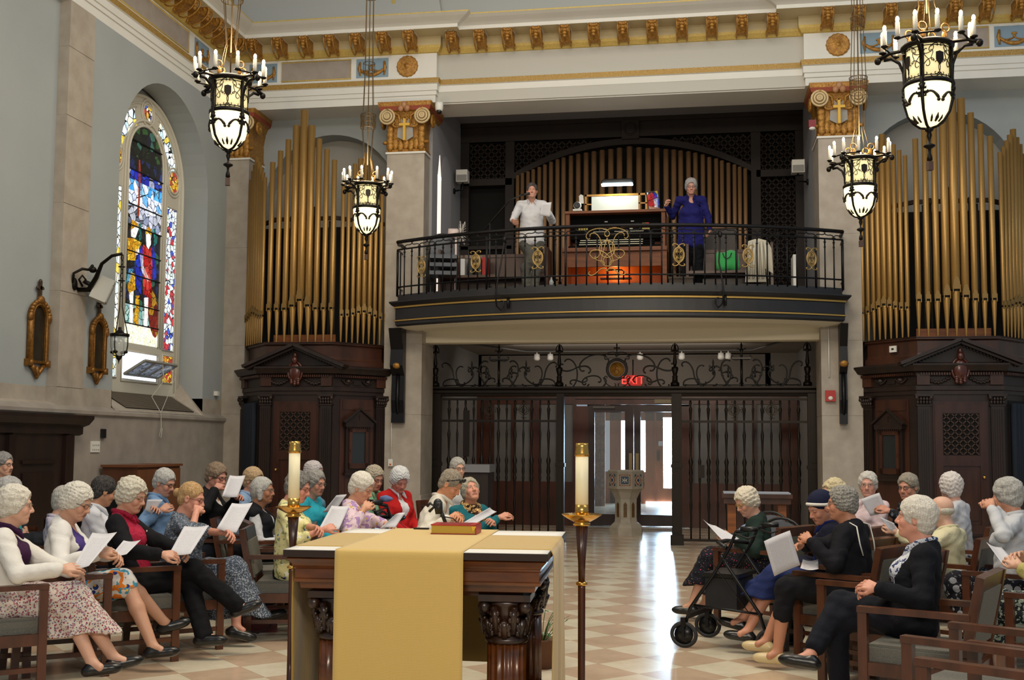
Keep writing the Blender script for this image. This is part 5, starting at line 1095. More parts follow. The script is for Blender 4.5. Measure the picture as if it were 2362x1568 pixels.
# ================================================================== CHANDELIERS
LGL = mat('lamp_opal_glass', 'fff2cc', .4, emit=('ffeeb8', 1.35)); LDR = mat('lamp_drum_glass', 'f0e2b4', .5, emit=('f2dfa0', .62)); BULB = mat('candle_flame_bulb', 'fff0c0', .4, emit=('ffd9a0', 22)); CAND = mat('candle_sleeve', 'd8d4c8', .5)
CH = mat('chandelier_iron', '17130f', .4, .7); CHG = mat('chandelier_gilding', 'a87838', .4, .6); ROD = mat('chandelier_rod', '5a4a34', .45, .7)
def make_chandelier():
    r = empty('chandelier', 'x', 'chandelier', (0, 0, 0))
    b = MB(); b.lathe([(0, 0), (.06, .012), (.11, .05), (.15, .11), (.172, .20), (.178, .33)], 28); b.build('glass_bowl', LGL, r)
    b = MB(); b.lathe([(.160, .33), (.160, .64)], 28); b.build('glass_drum', LDR, r)
    b = MB(); b.lathe([(.178, .325), (.188, .33), (.188, .355), (.172, .365), (.166, .365)], 28); b.lathe([(.17, .63), (.20, .635), (.205, .655), (.19, .67), (.16, .67)], 28)
    for k in range(4):
        a = k * PI / 2 + PI / 4; c, s_ = math.cos(a), math.sin(a)
        P = [(.012, -.005), (.07, .01), (.118, .05), (.158, .11), (.181, .20), (.188, .33), (.178, .36), (.178, .62)]
        b.tube([(q * c, q * s_, z) for q, z in P], [.012, .012, .012, .012, .014, .018, .018, .018], 6)
        for z, w_ in ((.24, .045), (.21, .03), (.27, .03), (.30, .022)):
            t = np.array([-s_, c, 0]); o = np.array([.186 * c, .186 * s_, z])
            for q in (-1, 1): b.tube([o, o + t * q * w_, o + t * q * w_ * .9 + (0, 0, .012)], .008, 5)
        b.ell((.186 * c, .186 * s_, .285), (.022, .022, .03), 8, 6)
    b.build('iron_frame', CH, r)
    def cyl(R_, a, z): return (R_ * math.cos(a), R_ * math.sin(a), z)
    def cscr(kind, A, B, fl, rad, R_):
        c = SCR[kind]; d = complex(B[0] - A[0], B[1] - A[1]); z = (c[:, 0] + 1j * fl * c[:, 1]) * d + complex(*A)
        b.tube([cyl(R_ if not callable(R_) else R_(w_), u / .165, w_) for u, w_ in zip(z.real, z.imag)][::2], rad, 4)
    for k in range(4):
        b = MB(); uc = (k * PI / 2) * .165; D = .166
        for s_ in (-1, 1):
            for (A, B, kd, fl) in (((.10, .40), (.05, .48), ('C', 14.0), 1), ((.03, .40), (.03, .47), ('C', 14.0), -1), ((.10, .46), (.09, .58), ('S', 12.0), 1), ((.06, .60), (.11, .57), ('C', 14.0), 1), ((.02, .61), (.06, .57), ('C', 14.0), -1), ((.045, .50), (.07, .57), ('S', 12.0), -1), ((.015, .39), (.06, .385), ('C', 14.0), 1)):
                cscr(kd, (uc + s_ * A[0], A[1]), (uc + s_ * B[0], B[1]), fl * s_, .0035, D)
        b.tube([cyl(D, uc / .165 + t, .378) for t in np.linspace(-.75, .75, 9)], .004, 4); b.tube([cyl(D, uc / .165 + t, .615) for t in np.linspace(-.75, .75, 9)], .004, 4)
        e = MB(); e.prism([(-.032, .05), (-.032, -.01), (0, -.055), (.032, -.01), (.032, .05), (0, .06)], cyl(.170, uc / .165, .505), (-math.sin(uc / .165), math.cos(uc / .165), 0), (0, 0, 1), .004); e.build('shield', IRONS, r)
        # scrolls on the bowl
        for s_ in (-1, 1):
            pr_ = lambda z: float(np.interp(z, [0, .012, .05, .11, .20, .33], [0, .06, .11, .15, .172, .178])) + .006
            P = []
            for t in np.linspace(0, 1, 10): u = uc / .165 + s_ * (.70 - .60 * t); z = .225 - .035 * t + .035 * math.sin(PI * t); P.append(cyl(pr_(z), u, z))
            b.tube(P, [.012, .012, .011, .010, .010, .010, .011, .012, .014, .012], 5); b.ell(P[-1] - np.array([0, 0, .012]), (.015, .015, .015), 7, 5)
        for t, w_ in ((0, .028), (.35, .018), (-.35, .018)):
            z0 = .055; u = uc / .165 + t; b.tube([cyl(pr_(.03), u, .03), cyl(pr_(z0), u, z0), cyl(pr_(z0 + w_), u, z0 + w_ * 1.2)], [.008, w_ * .5, .002], 5)
        b.build('filigree', IRONS, r)
    for k in range(4):
        a = k * PI / 2 + PI / 4; c, s_ = math.cos(a), math.sin(a); t = np.array([-s_, c, 0]); n = np.array([c, s_, 0]); b = MB()
        b.tube([n * q + np.array([0, 0, z]) for q, z in ((.185, .36), (.19, .48), (.22, .56), (.28, .61), (.34, .61))], [.010, .012, .012, .014, .016], 6)
        b.tube([n * .16 + np.array([0, 0, .66]), n * .30 + np.array([0, 0, .655]), n * .385 + np.array([0, 0, .62])], [.014, .014, .02], 6); b.ell(n * .39 + np.array([0, 0, .61]), (.028, .028, .032), 8, 6)
        b.tube([n * .30 + t * q + np.array([0, 0, .66 + .01 * math.cos(q * 12)]) for q in np.linspace(-.155, .155, 9)], .009, 5)
        for q in (-.15, 0, .15): b.lathe([(.006, 0), (.03, .012), (.03, .02), (.02, .02)], 10, n * (.30 + (.05 if q == 0 else -.01)) + t * q + np.array([0, 0, .652]))
        b.build('arm', CH, r)
        for q in (-.15, 0, .15):
            o = n * (.30 + (.05 if q == 0 else -.01)) + t * q + np.array([0, 0, .668])
            e = MB(); e.lathe([(.017, 0), (.017, .125), (.012, .13)], 10, o); ce = e.build('candle', CAND, r)
            e = MB(); e.ell(o + np.array([0, 0, .148]), (.0145, .0145, .026), 8, 8); e.build('bulb', BULB, ce)
    b = MB(); b.lathe([(.03, .0), (.035, -.02), (.015, -.035), (.022, -.06), (.012, -.09), (.008, -.12), (.045, -.14), (.045, -.15), (.012, -.17), (.01, -.2), (.02, -.23), (.022, -.26), (0, -.27)], 10)
    b.box(-.02, .02, -.02, .02, -.34, -.27, 1); b.build('pendant_drop', [CH, mat('tassel_brown', '4a3830', .8)], r)
    b = MB(); zs2 = (1.42, 2.1, 2.9)
    for k in range(4):
        a = k * PI / 2 + PI / 4; c, s_ = math.cos(a), math.sin(a)
        b.tube([(.15 * c, .15 * s_, .66), (.06 * c, .06 * s_, 1.0), (.10 * c, .10 * s_, 1.42)], .005, 5); b.tube([(.10 * c, .10 * s_, 1.42), (.095 * c, .095 * s_, 1.60), (.07 * c, .07 * s_, 2.2), (.055 * c, .055 * s_, 5.2)], .005, 5)
        b.ell((.13 * c, .13 * s_, .72), (.02, .02, .045), 7, 5, 1); b.tube(arc((.14 * c, .14 * s_, .78), .035, 0, 2 * PI, 11)[:-1], .006, 4, 1, closed=True)
    b.tube([(0, 0, .66), (0, 0, 5.2)], .007, 5)
    b.build('hanging_rods', [ROD, CHG], r)
    for zs_, R_, n_ in (((1.42, 1.49, 1.56, 1.60), .10, 12), ((2.18, 2.30), .075, 4), ((3.2, 3.32), .10, 4)):
        b = MB()
        for z in zs_: b.tube(arc((0, 0, z), R_, 0, 2 * PI, 21, uy=(0, 1, 0))[:-1], .005, 4, closed=True)
        for k in range(n_): a = k * 2 * PI / n_; b.tube([(R_ * math.cos(a), R_ * math.sin(a), zs_[0]), (R_ * math.cos(a), R_ * math.sin(a), zs_[-1])], .004, 4)
        b.build('spacer_basket', ROD, r)
    return r
ch0 = make_chandelier()
for i, (p, lb) in enumerate(((at_x(527, 345, -4.34), 'iron chandelier with lit glass bowl nearest the stained glass window'), (at_x(845, 540, -4.34), 'small-looking iron chandelier hanging before the left organ pipes'), (at_x(1985, 500, 1.78), 'iron chandelier hanging in front of the right stone pier'), (at_x(2143, 295, 1.78), 'largest-looking iron chandelier hanging at upper right'))):
    o = ch0 if i == 0 else dup(ch0)
    o.location = [float(v) for v in p]; o.rotation_euler = (0, 0, (.30, .38, .15, .35)[i]); o['label'] = lb; o['group'] = 'iron chandeliers'
    l = bpy.data.lights.new('chandelier_glow', 'POINT'); l.energy = 42; l.color = (1, .78, .48); l.shadow_soft_size = .17
    lo = bpy.data.objects.new('chandelier_glow', l); COL.objects.link(lo); lo.location = (p[0], p[1], p[2] + .92)
# ================================================================== LEFT WALL FITTINGS
def station(x, y, X0, ytop, ybot, label):
    c = at_x(x, y, X0); zt, zb = at_x(x, ytop, X0)[2], at_x(x, ybot, X0)[2]; H_ = zt - zb
    r = empty('picture', label, 'picture', (X0, c[1], zb)); Wd = .17 * H_ / 1.35 * 1.35
    w2 = H_ * .142; z0, zs = H_ * .17, H_ * .62
    b = MB(); pth = [(X0 * 0 + .03, -w2, z0), (.03, -w2, zs)] + [(.03, w2 * math.cos(t), zs + w2 * 1.0 * math.sin(t)) for t in np.linspace(PI, 0, 13)] + [(.03, w2, z0)]
    b.tube(pth, .035, 7, closed=True); b.tube([(.05, q[1] * .86, z0 + (q[2] - z0) * .97 + .01) for q in pth], .016, 5, closed=True)
    for i in range(13): t = PI * i / 12; b.ell((.05, w2 * 1.12 * math.cos(t), zs + w2 * 1.15 * math.sin(t)), (.03, .035, .03), 7, 5)
    for s_ in (-1, 1):
        b.ell((.05, s_ * w2 * 1.1, zs + .0), (.03, .045, .06), 8, 6); b.box(.0, .07, s_ * w2 * 1.05 - .04, s_ * w2 * 1.05 + .04, z0 - .05, z0 + .03); b.ell((.06, s_ * w2, z0 - .01), (.03, .04, .035), 8, 6)
        b.tube([(.03, s_ * w2 * .7, z0 - .04), (.04, s_ * w2 * .45, z0 * .6), (.03, 0, z0 * .15)], [.03, .03, .02], 6)
    b.ell((.03, 0, z0 * .4), (.03, .04, .08), 8, 6); b.lathe([(0, 0), (.02, .03), (.03, .06), (.015, .08)], 8, (.03, 0, 0)); b.ell((.05, 0, zs + w2 * 1.25), (.04, .06, .05), 8, 6)
    b.build('gilt_frame', mat('old_gilt', '96692c', .4, .5, spot=(30, '6a4418', .4)), r)
    b = MB(); poly = [(-w2, z0), (w2, z0), (w2, zs)] + [(w2 * math.cos(t), zs + w2 * math.sin(t)) for t in np.linspace(0, PI, 13)[1:]]
    b.prism(poly, (.0, 0, 0), (0, 1, 0), (0, 0, 1), .02); b.build('dark_painting', mat('dark_oil_paint', '2e2a20', .3, spot=(5, '1e1a16', .4)), r)
    b = MB(); zc_ = H_ * .90; b.box(.02, .05, -.02, .02, zs + w2, H_ - .02); b.box(.02, .05, -.05, .05, zc_, zc_ + .04); b.ell((.035, 0, H_ - .02), (.02, .03, .03), 7, 5); b.ell((.035, -.055, zc_ + .02), (.018, .02, .02), 6, 5); b.ell((.035, .055, zc_ + .02), (.018, .02, .02), 6, 5)
    b.build('cross_finial', mat('finial_wood', '3c2a18', .5), r); return r
station(83, 760, XW - .13, 644, 875, 'gilt arched picture frame topped by a cross, left of the stone pilaster')
station(221, 790, XW, 690, 887, 'gilt arched picture frame topped by a cross, right of the stone pilaster')
# sconce lantern on a scrolled bracket
Yb = 12.56; sc_ = empty('wall_lantern', 'clear glass lantern hanging from a scrolled iron wall bracket', 'lantern', (XW, Yb, 3.5))
L0 = at_d(277, 800, 0); 
def lp(x, y, t): # point on the plane from the wall out to the lantern
    X_ = XW + .02 + t; return at_x(x, y, X_)
pts = [lp(180, 668, .0), lp(205, 668, .12), lp(222, 640, .25), lp(235, 608, .35), lp(258, 590, .5), lp(282, 585, .62)]
b = MB(); b.tube(pts, [.03, .035, .03, .022, .02, .018], 7); b.tube([pts[0], lp(168, 650, 0), lp(170, 630, .03), lp(190, 620, .1), lp(205, 622, .15), lp(214, 612, .22)], .018, 6)
b.tube([lp(190, 660, .05), lp(182, 645, .05), lp(190, 635, .08), lp(198, 645, .1), lp(192, 652, .08)], .014, 5); b.ell(lp(214, 622, .22), (.05, .05, .04), 8, 6); b.ell(lp(172, 655, 0), (.03, .05, .08), 8, 6)
b.build('bracket', CH, sc_, world=True)
e_ = lp(282, 587, .62); lc = np.array([e_[0], e_[1], 0]); zt = lp(277, 770, .62)[2]; zb = lp(277, 822, .62)[2]
b = MB(); 
for k in range(3):
    a = k * 2.1 + .5; c, s_ = math.cos(a), math.sin(a)
    b.tube([(lc[0] + .01 * c, lc[1] + .01 * s_, e_[2]), (lc[0] + .02 * c, lc[1] + .02 * s_, zt + .33), (lc[0] + .09 * c, lc[1] + .09 * s_, zt)], .006, 5)
for z in (e_[2] - .15, e_[2] - .32): b.tube(arc((lc[0], lc[1], z), .04, 0, 2 * PI, 13, uy=(0, 1, 0))[:-1], .005, 4, closed=True)
for k in range(9): b.tube(arc((lc[0], lc[1], e_[2] - .04 - .055 * k), .018, 0, 2 * PI, 9, ux=(math.cos(k * PI / 2), math.sin(k * PI / 2), 0), ry=.03)[:-1], .004, 4, closed=True)
b.build('chain', CH, sc_, world=True)
b = MB(); b.lathe([(0, zb), (.06, zb + .01), (.095, zb + .07), (.105, zb + .13), (.105, zt - .03)], 18, lc * 1.0); b.build('lantern_glass', mat('lantern_glass', 'c8cfcc', .1, alpha=.45), sc_, world=True)
b = MB(); b.lathe([(.1, zt - .04), (.115, zt - .03), (.115, zt), (.06, zt + .01), (.02, zt + .05), (.02, zt + .08)], 16, lc)
for k in range(4):
    a = k * PI / 2; c, s_ = math.cos(a), math.sin(a); b.tube([(lc[0] + q * c, lc[1] + q * s_, z) for q, z in ((.01, zb), (.065, zb + .01), (.10, zb + .07), (.11, zb + .13), (.11, zt))], .007, 5); b.ell((lc[0] + .085 * c, lc[1] + .085 * s_, zb + .05), (.03, .03, .02), 7, 5)
b.lathe([(.04, zb), (.03, zb - .03), (.01, zb - .05), (0, zb - .1)], 8, lc); b.build('lantern_frame', CH, sc_, world=True)
# tilted loudspeaker on the wall
p = at_x(236, 668, XW + .22); r_ = empty('loudspeaker', 'tilted pale grey box loudspeaker between pilaster and window', 'loudspeaker', p)
r_.rotation_euler = (math.radians(0), math.radians(22), math.radians(28))
b = MB(); b.box(-.10, .10, -.14, .14, -.15, .15); b.build('cabinet', mat('speaker_pale', 'b9b8b0', .5), r_); b = MB(); b.box(.10, .112, -.13, .13, -.14, .08); b.box(.1, .108, -.135, .135, .088, .145); b.build('speaker_cover', mat('speaker_front_grey', '9a9a94', .6), r_)
b = MB(); b.tube([(-.08, 0, 0), (-.22, -.04, .0)], .03, 6); b.build('bracket', BLACKP, r_)
# thermostat, switch plate
p = at_x(236, 1000, XW + .055); b = MB(); b.box(0, .03, -.045, .045, -.055, .06); b.build('thermostat', BLACKP, label='small black box on the stone dado above the switch plate', cat='thermostat').location = p
p = at_x(219, 1030, XW + .055); r_ = empty('switch_plate', 'cream switch plate with two rows of small switches on the dado', 'switch plate', p); b = MB(); b.box(-.005, .012, -.10, .10, -.07, .07); b.build('plate', WHITEP, r_)
for k in range(8): b = MB(); b.box(.012, .02, -.078 + (k % 4) * .045, -.068 + (k % 4) * .045, (-.045, .012)[k // 4], (-.03, .027)[k // 4]); b.build('switch', mat('switch_grey', '8a867c', .5), r_)
# small white box in the corner
p = at_y(490, 911, 17.3); b = MB(); b.box(-.03, .03, -.04, .04, -.035, .035); b.build('sensor', WHITEP, label='tiny white sensor box in the corner left of the organ', cat='sensor').location = (XW - .0 + .03, 16.75, p[2])
# wooden cabinet against the left wall
r_ = empty('cabinet', 'low mid-brown wooden cabinet against the stone dado', 'cabinet', (XW + .32, 13.85, 0))
b = MB(); b.box(-.22, .24, -.60, .60, .08, 1.23); b.box(-.2, .2, -.56, .56, 0, .08); b.build('cabinet_body', mat('cabinet_wood', '5a3520', .45, wood=((5, 5, 1.2), '472818')), r_)
b = MB(); b.box(-.23, .27, -.63, .63, 1.23, 1.26); b.build('top', mat('cabinet_top', '6a4026', .4), r_)
for k in range(2): b = MB(); b.box(.24, .26, (-.58, .01)[k], (-.01, .58)[k], .1, 1.2); b.box(.26, .265, (-.5, .09)[k], (-.09, .5)[k], .2, 1.1); b.build('door', mat('cabinet_wood2', '6a4228', .45, wood=((5, 5, 1.2), '523018')), r_)
# dark panelled stalls at the far left
r_ = empty('choir_stall', 'dark carved wood stall panelling against the left wall, far left edge', 'stall', (XW + .21, 10.3, 0))
b = MB(); b.box(-.14, .0, -2.6, 2.10, 0, 1.75); b.build('panelling', DWOOD, r_)
b = MB(); b.sweep([(0, 1.62), (.03, 1.64), (.03, 1.72), (.08, 1.75), (.12, 1.82), (.12, 1.86), (-.14, 1.86)], [(0.0, -2.6), (0.0, 2.2), (-.15, 2.2)]); b.build('cornice', DWOOD, r_)
b = MB()
for y in (-2.2, -1.2, -.2, .8, 1.9): b.box(0, .05, y - .06, y + .06, .05, 1.62)
for y in (-1.7, -.7, .3, 1.35): b.box(0, .02, y - .3, y + .3, .2, 1.2); b.box(0, .03, y - .32, y + .32, 1.3, 1.34)
b.build('pilasters', mat('stall_wood', '27140e', .4, wood=((6, 6, 1.2), '1a0d09')), r_)
r_ = empty('piano', 'black upright piano behind the second row of seats at the left', 'piano', (-5.95, 10.75, 0), -.9)
b = MB(); b.box(-1.0, .35, -.25, .25, .1, 1.02); b.box(-1.03, .38, -.28, .28, 1.02, 1.05); b.box(-1.0, -.94, -.5, -.25, 0, .7); b.box(.29, .35, -.5, -.25, 0, .7); b.build('case', mat('piano_black', '0c0b0b', .25), r_)
b = MB(); b.box(-1.0, .35, -.52, -.25, .62, .72); b.build('key_shelf', mat('piano_black', '0c0b0b', .25), r_)
# grand piano lid at the far right
r_ = empty('piano', 'black piano lid glimpsed behind the heads at the right edge', 'piano', (4.25, 13.2, 0), .1)
b = MB(); b.box(-.75, 1.0, -.5, .6, .62, .95); b.box(-.8, 1.05, -.55, .65, .98, 1.02); b.build('case', mat('piano_black', '0c0b0b', .25), r_)
for x, y in ((-.65, -.4), (.9, -.4), (.2, .5)): b = MB(); b.lathe([(.03, 0), (.05, .3), (.06, .62)], 8, (x, y, 0)); b.build('leg', mat('piano_black', '0c0b0b', .25), r_)

# ================================================================== ALTAR
AR = math.radians(3.3); AO = np.array([-1.49, 6.37, 0.0]); AW, AD, AH = .685, .74, 1.0
alt = empty('altar', 'carved dark wood altar table on fluted columns with leafy capitals', 'altar', AO, AR)
AWD = mat('altar_walnut', '6a3812', .3, wood=((4, 4, 14), '48240a'), coat=.35); AWD2 = mat('altar_carving', '3a200e', .38, wood=((8, 8, 2), '1b0d07'), coat=.25); ATOP = mat('altar_slab', '2a1a12', .35)
rect = lambda e: [(-AW + e, AD - e), (-AW + e, -AD + e), (AW - e, -AD + e), (AW - e, AD - e)]
b = MB(); b.box(-AW, AW, -AD, AD, AH - .035, AH); b.build('mensa', ATOP, alt)
b = MB(); b.sweep([(-.02, AH - .035), (-.012, AH - .045), (-.035, AH - .07), (-.045, AH - .085), (-.04, AH - .09), (-.05, AH - .10), (-.05, AH - .145), (-.04, AH - .15), (-.045, AH - .165), (-.07, AH - .17), (-.075, AH - .20), (-.13, AH - .205), (-.14, AH - .22)], rect(0)[0:4][::1], closed=True)
b.box(-AW + .14, AW - .14, -AD + .14, AD - .14, AH - .23, AH - .02); b.build('frieze', AWD, alt)
def acol(x, y):
    r = MB(); r.lathe([(.135, .0), (.135, .05), (.12, .06), (.125, .09), (.112, .11), (.108, .13), (.104, AH - .47), (.112, AH - .46), (.112, AH - .445)], 48, (x, y, 0), flute=(16, .0)); 
    r = MB(); r.lathe([(.104, .13), (.102, AH - .47)], 96, (x, y, 0), flute=(16, .10)); s_ = r.build('column_shaft', AWD, alt)
    r = MB(); r.lathe([(.14, 0), (.14, .05), (.12, .06), (.125, .09), (.112, .11), (.108, .13)], 32, (x, y, 0)); r.build('column_base', AWD, s_)
    r = MB(); r.lathe([(.108, AH - .475), (.116, AH - .465), (.112, AH - .45), (.10, AH - .44), (.10, AH - .36), (.118, AH - .28), (.13, AH - .26)], 32, (x, y, 0))
    r.box(x - .135, x + .135, y - .135, y + .135, AH - .255, AH - .22)
    for row, (n, zb_, ht, ro, ph) in enumerate(((8, AH - .44, .085, .105, 0), (8, AH - .42, .14, .11, PI / 8))):
        for k in range(n):
            a = ph + k * 2 * PI / n; c, s1 = math.cos(a), math.sin(a); t = np.array([-s1, c, 0]); n_ = np.array([c, s1, 0]); o = np.array([x, y, zb_])
            r.tube([o + n_ * ro, o + n_ * (ro + .012) + (0, 0, ht * .6), o + n_ * (ro + .035) + (0, 0, ht), o + n_ * (ro + .04) + (0, 0, ht * .88)], [.02, .024, .016, .008], 6)
            for q in (-1, 1):
                for h_ in (.25, .5, .75): r.ell(o + n_ * (ro + .006 + .02 * h_) + t * q * (.026 - .012 * h_) + (0, 0, ht * h_), (.014, .014, .018), 6, 5)
    for sx in (-1, 1):
        for sy in (-1, 1): 
            d = np.array([sx, sy, 0]) / 1.414; o = np.array([x, y, AH - .285]) + d * .15
            r.ell(o, (.034, .034, .034), 9, 7); r.tube([o - d * .05 + (0, 0, -.04), o + (0, 0, -.0)], .02, 6)
    r.build('capital', AWD2, s_)
for x in (-AW + .235, AW - .235):
    for y in (-AD + .25, AD - .25): acol(x, y)
b = MB(); b.box(-AW + .12, AW - .12, -AD + .12, AD - .12, 0, .05); b.build('plinth', AWD2, alt)
# linens
def fabmat(name, c1, c2, sc=60):
    m = bpy.data.materials.new(name); m.use_nodes = True; nt = m.node_tree; N = nt.nodes; L = nt.links; bs = N['Principled BSDF']; bs.inputs['Roughness'].default_value = .75; bs.inputs['Sheen Weight'].default_value = .3
    tc = N.new('ShaderNodeTexCoord'); v = N.new('ShaderNodeTexBrick'); v.offset = .5; v.inputs['Scale'].default_value = sc; v.inputs['Mortar Size'].default_value = .03; v.inputs['Brick Width'].default_value = .5; v.inputs['Row Height'].default_value = .25
    v.inputs['Color1'].default_value = _lin(c1) + (1,); v.inputs['Color2'].default_value = _lin(c1) + (1,); v.inputs['Mortar'].default_value = _lin(c2) + (1,)
    sp = N.new('ShaderNodeSeparateXYZ'); cb = N.new('ShaderNodeCombineXYZ'); ad = N.new('ShaderNodeMath'); ad.operation = 'ADD'
    L.new(tc.outputs['Object'], sp.inputs[0]); L.new(sp.outputs[1], ad.inputs[0]); L.new(sp.outputs[2], ad.inputs[1]); L.new(sp.outputs[0], cb.inputs[0]); L.new(ad.outputs[0], cb.inputs[1]); L.new(cb.outputs[0], v.inputs[0])
    L.new(v.outputs[0], bs.inputs['Base Color']); bp = N.new('ShaderNodeBump'); bp.inputs['Strength'].default_value = .3; bp.inputs['Distance'].default_value = .002; L.new(v.outputs[1], bp.inputs['Height']); L.new(bp.outputs[0], bs.inputs['Normal']); return m
GC = fabmat('gold_brocade', 'c8a452', 'dcc27c', 60); GC2 = fabmat('gold_brocade_side', 'c2a254', 'a8863c', 60)
def cloth(name, m, path, u0, u1, axis, label, cat, wav=.0, n=24, seed=0):
    """a runner: path [(s, z)] across the table, width u0..u1 on the other axis"""
    rs = np.random.RandomState(seed); V = []; k = len(path); P = np.array(path, float)
    for i, (s_, z) in enumerate(P):
        for j in range(n + 1):
            u = u0 + (u1 - u0) * j / n; hang = max(0, AH - .02 - z)
            w_ = wav * min(1, hang * 2) * math.sin(j / n * 2 * PI * 2.5 + hang * 3 + seed)
            s2 = s_ + (w_ if abs(s_) > .6 else 0) * np.sign(s_)
            V.append((u, s2, z) if axis == 'y' else (s2, u, z))
    F = [(i * (n + 1) + j, i * (n + 1) + j + 1, (i + 1) * (n + 1) + j + 1, (i + 1) * (n + 1) + j) for i in range(k - 1) for j in range(n)]
    b = MB(); b.add(V, F, 0, True); o = b.build(name, m, label=label, cat=cat); o.location = [float(v) for v in AO]; o.rotation_euler = (0, 0, AR)
    md_ = o.modifiers.new('thick', 'SOLIDIFY'); md_.thickness = .003; md_.offset = 0; return o
def drop(e, zf, z1=.0): return [(-e - .008, zf)] + [(-e - .008, z) for z in np.linspace(zf, AH - .03, 12)[1:]] + [(-e - .006, AH - .01 + z1), (-e + .006, AH + .002 + z1)] + [(s_, AH + .002 + z1) for s_ in np.linspace(-e + .03, e - .03, 12)]
fb = drop(AD, .03, .006); back = [(AD - .006, AH + .008), (AD + .006, AH - .004)] + [(AD + .008, z) for z in np.linspace(AH - .03, .18, 10)]
cloth('altar_linen', mat('white_linen', 'dcdad4', .8), [(-AD + .004, AH + .002)] + [(s_, AH + .002) for s_ in np.linspace(-AD + .02, AD - .004, 8)], -AW + .004, AW - .004, 'y', 'white linen cloth lying flat on the altar under the gold runners', 'altar cloth')
sd = [(-AW - .008, z) for z in np.linspace(.04, AH - .03, 10)] + [(-AW - .004, AH - .008), (-AW + .006, AH + .005)] + [(s_, AH + .005) for s_ in np.linspace(-AW + .03, AW - .03, 10)] + [(AW - .006, AH + .005), (AW + .004, AH - .008)] + [(AW + .012, z) for z in np.linspace(AH - .03, .04, 14)]
cloth('altar_runner', GC2, sd, -AD + .20, AD - .40, 'x', 'gold runner laid crosswise and hanging down the altar sides', 'altar cloth', wav=.008, seed=2)
cloth('altar_runner', GC, fb + back, -AW + .275, -AW + .94, 'y', 'broad gold brocade runner hanging down the altar front', 'altar cloth', wav=.003, seed=1)
# book on the altar
p = at_z(1050, 1230, AH + .01); bk = empty('book', 'thick red book with gilt page edges lying on the altar', 'book', (p[0], p[1] + .02, AH + .012), math.radians(3))
PGS = mat('gilt_page_edge', 'b89a3c', .4, .3)
b = MB(); b.box(-.133, .133, -.10, .10, .004, .05); b.build('pages', PGS, bk)
b = MB(); b.box(-.137, .14, -.105, .105, 0, .004); b.box(-.137, .14, -.105, .105, .05, .056); b.box(.135, .141, -.105, .105, 0, .056); b.build('cover', mat('red_leather', '9c1c1c', .4, spot=(30, 'b02c24', .3)), bk)
b = MB(); b.box(-.10, .10, -.07, .07, .056, .0566)
for k in range(5): b.box(-.09 + .04 * k, -.07 + .04 * k, -.05, .05, .0566, .0572)
b.build('cover_tooling', mat('red_tooling', '7c1418', .5), bk)
b = MB(); b.prism([(0, 0), (.03, 0), (.01, -.035)], (.11, -.106, .048), (1, 0, 0), (0, 0, 1), -.002); b.build('ribbon', mat('ribbon_gold', 'd8ac30', .5), bk)
# microphone standing behind the book
p = at_z(1030, 1222, AH + .004); r_ = empty('microphone', 'black clip microphone on an angled stand at the back of the altar', 'microphone', (p[0], 7.02, AH + .008))
q = lambda x, y: at_y(x, y, 7.05) - np.array([p[0], 7.02, AH + .008])
b = MB(); b.tube([q(1030, 1212), q(1012, 1165)], .012, 7); b.tube([q(1015, 1190), q(1045, 1195), q(1062, 1212)], .004, 5); b.lathe([(0, 0), (.045, 0), (.04, .015), (.01, .02)], 14, q(1030, 1215) * np.array([1, 1, 0])); b.build('stand', BLACKP, r_)
b = MB(); b.tube([q(1013, 1185), q(1010, 1158)], [.024, .03], 9); b.ell(q(1010, 1162), (.03, .03, .035), 10, 8); b.build('capsule', BLACKP, r_)
b = MB(); b.tube([q(990, 1180), q(1002, 1168), q(992, 1160), q(985, 1168)], .010, 6); b.build('clip', BLACKP, r_)
b = MB(); b.box(-.08, .02, -.02, .01, .0, .012, rot=[[.95, 0, 0], [0, 1, 0], [0, 0, 1]], o=(-.12, 0, 0)); b.build('switch_base', BLACKP, r_)
# processional candles
def candle(px_, top, sau, d, label):
    p = at_d(px_, sau, d); r = empty('candlestick', label, 'candlestick', (p[0], p[1], 0)); zs = p[2]; k = 1.0
    zt = at_d(px_, top, d)[2]
    b = MB(); b.lathe([(.13, 0), (.13, .008), (.05, .014), (.021, .022), (.020, .2), (.0205, zs - .40), (.0215, zs - .38)], 28, flute=(14, .14)); b.build('lower_shaft', MAHO, r)
    b = MB(); b.lathe([(.018, zs - .36), (.021, zs - .25), (.036, zs - .05)], 42, flute=(14, .12)); b.build('upper_shaft', MAHO, r)
    b = MB(); b.lathe([(.02, zs - .385), (.030, zs - .38), (.033, zs - .373), (.030, zs - .366), (.02, zs - .36)], 24); b.build('ring', BRASS, r)
    b = MB(); b.lathe([(.036, zs - .055), (.048, zs - .05), (.048, zs - .04), (.035, zs - .035), (.05, zs - .03), (.085, zs - .01), (.112, zs + .008), (.113, zs + .012), (.084, zs - .002), (.04, zs - .012), (.0, zs - .012)], 32); b.build('drip_pan', BRASS, r)
    b = MB(); b.lathe([(.038, zs - .01), (.038, zs + .065), (.036, zs + .065)], 24); b.build('socket', BRASS, r)
    b = MB(); b.lathe([(.0365, zs + .05), (.0365, zt - .06)], 24); b.build('candle', mat('ivory_wax', 'ece4c4', .45, spot=(2, 'e4d9b4', .4), emit=('e8d9a8', .10)), r)  # unlit candle: a faint glow is added to the wax
    b = MB(); b.lathe([(.0375, zt - .075), (.042, zt - .07), (.0395, zt - .055), (.036, zt - .02), (.036, zt), (.030, zt), (.02, zt - .012), (0, zt - .015)], 28); b.build('brass_follower', BRASS, r)
MAHO = mat('candlestick_mahogany', '4a2110', .3, wood=((8, 8, 2), '2e1409'), coat=.3)
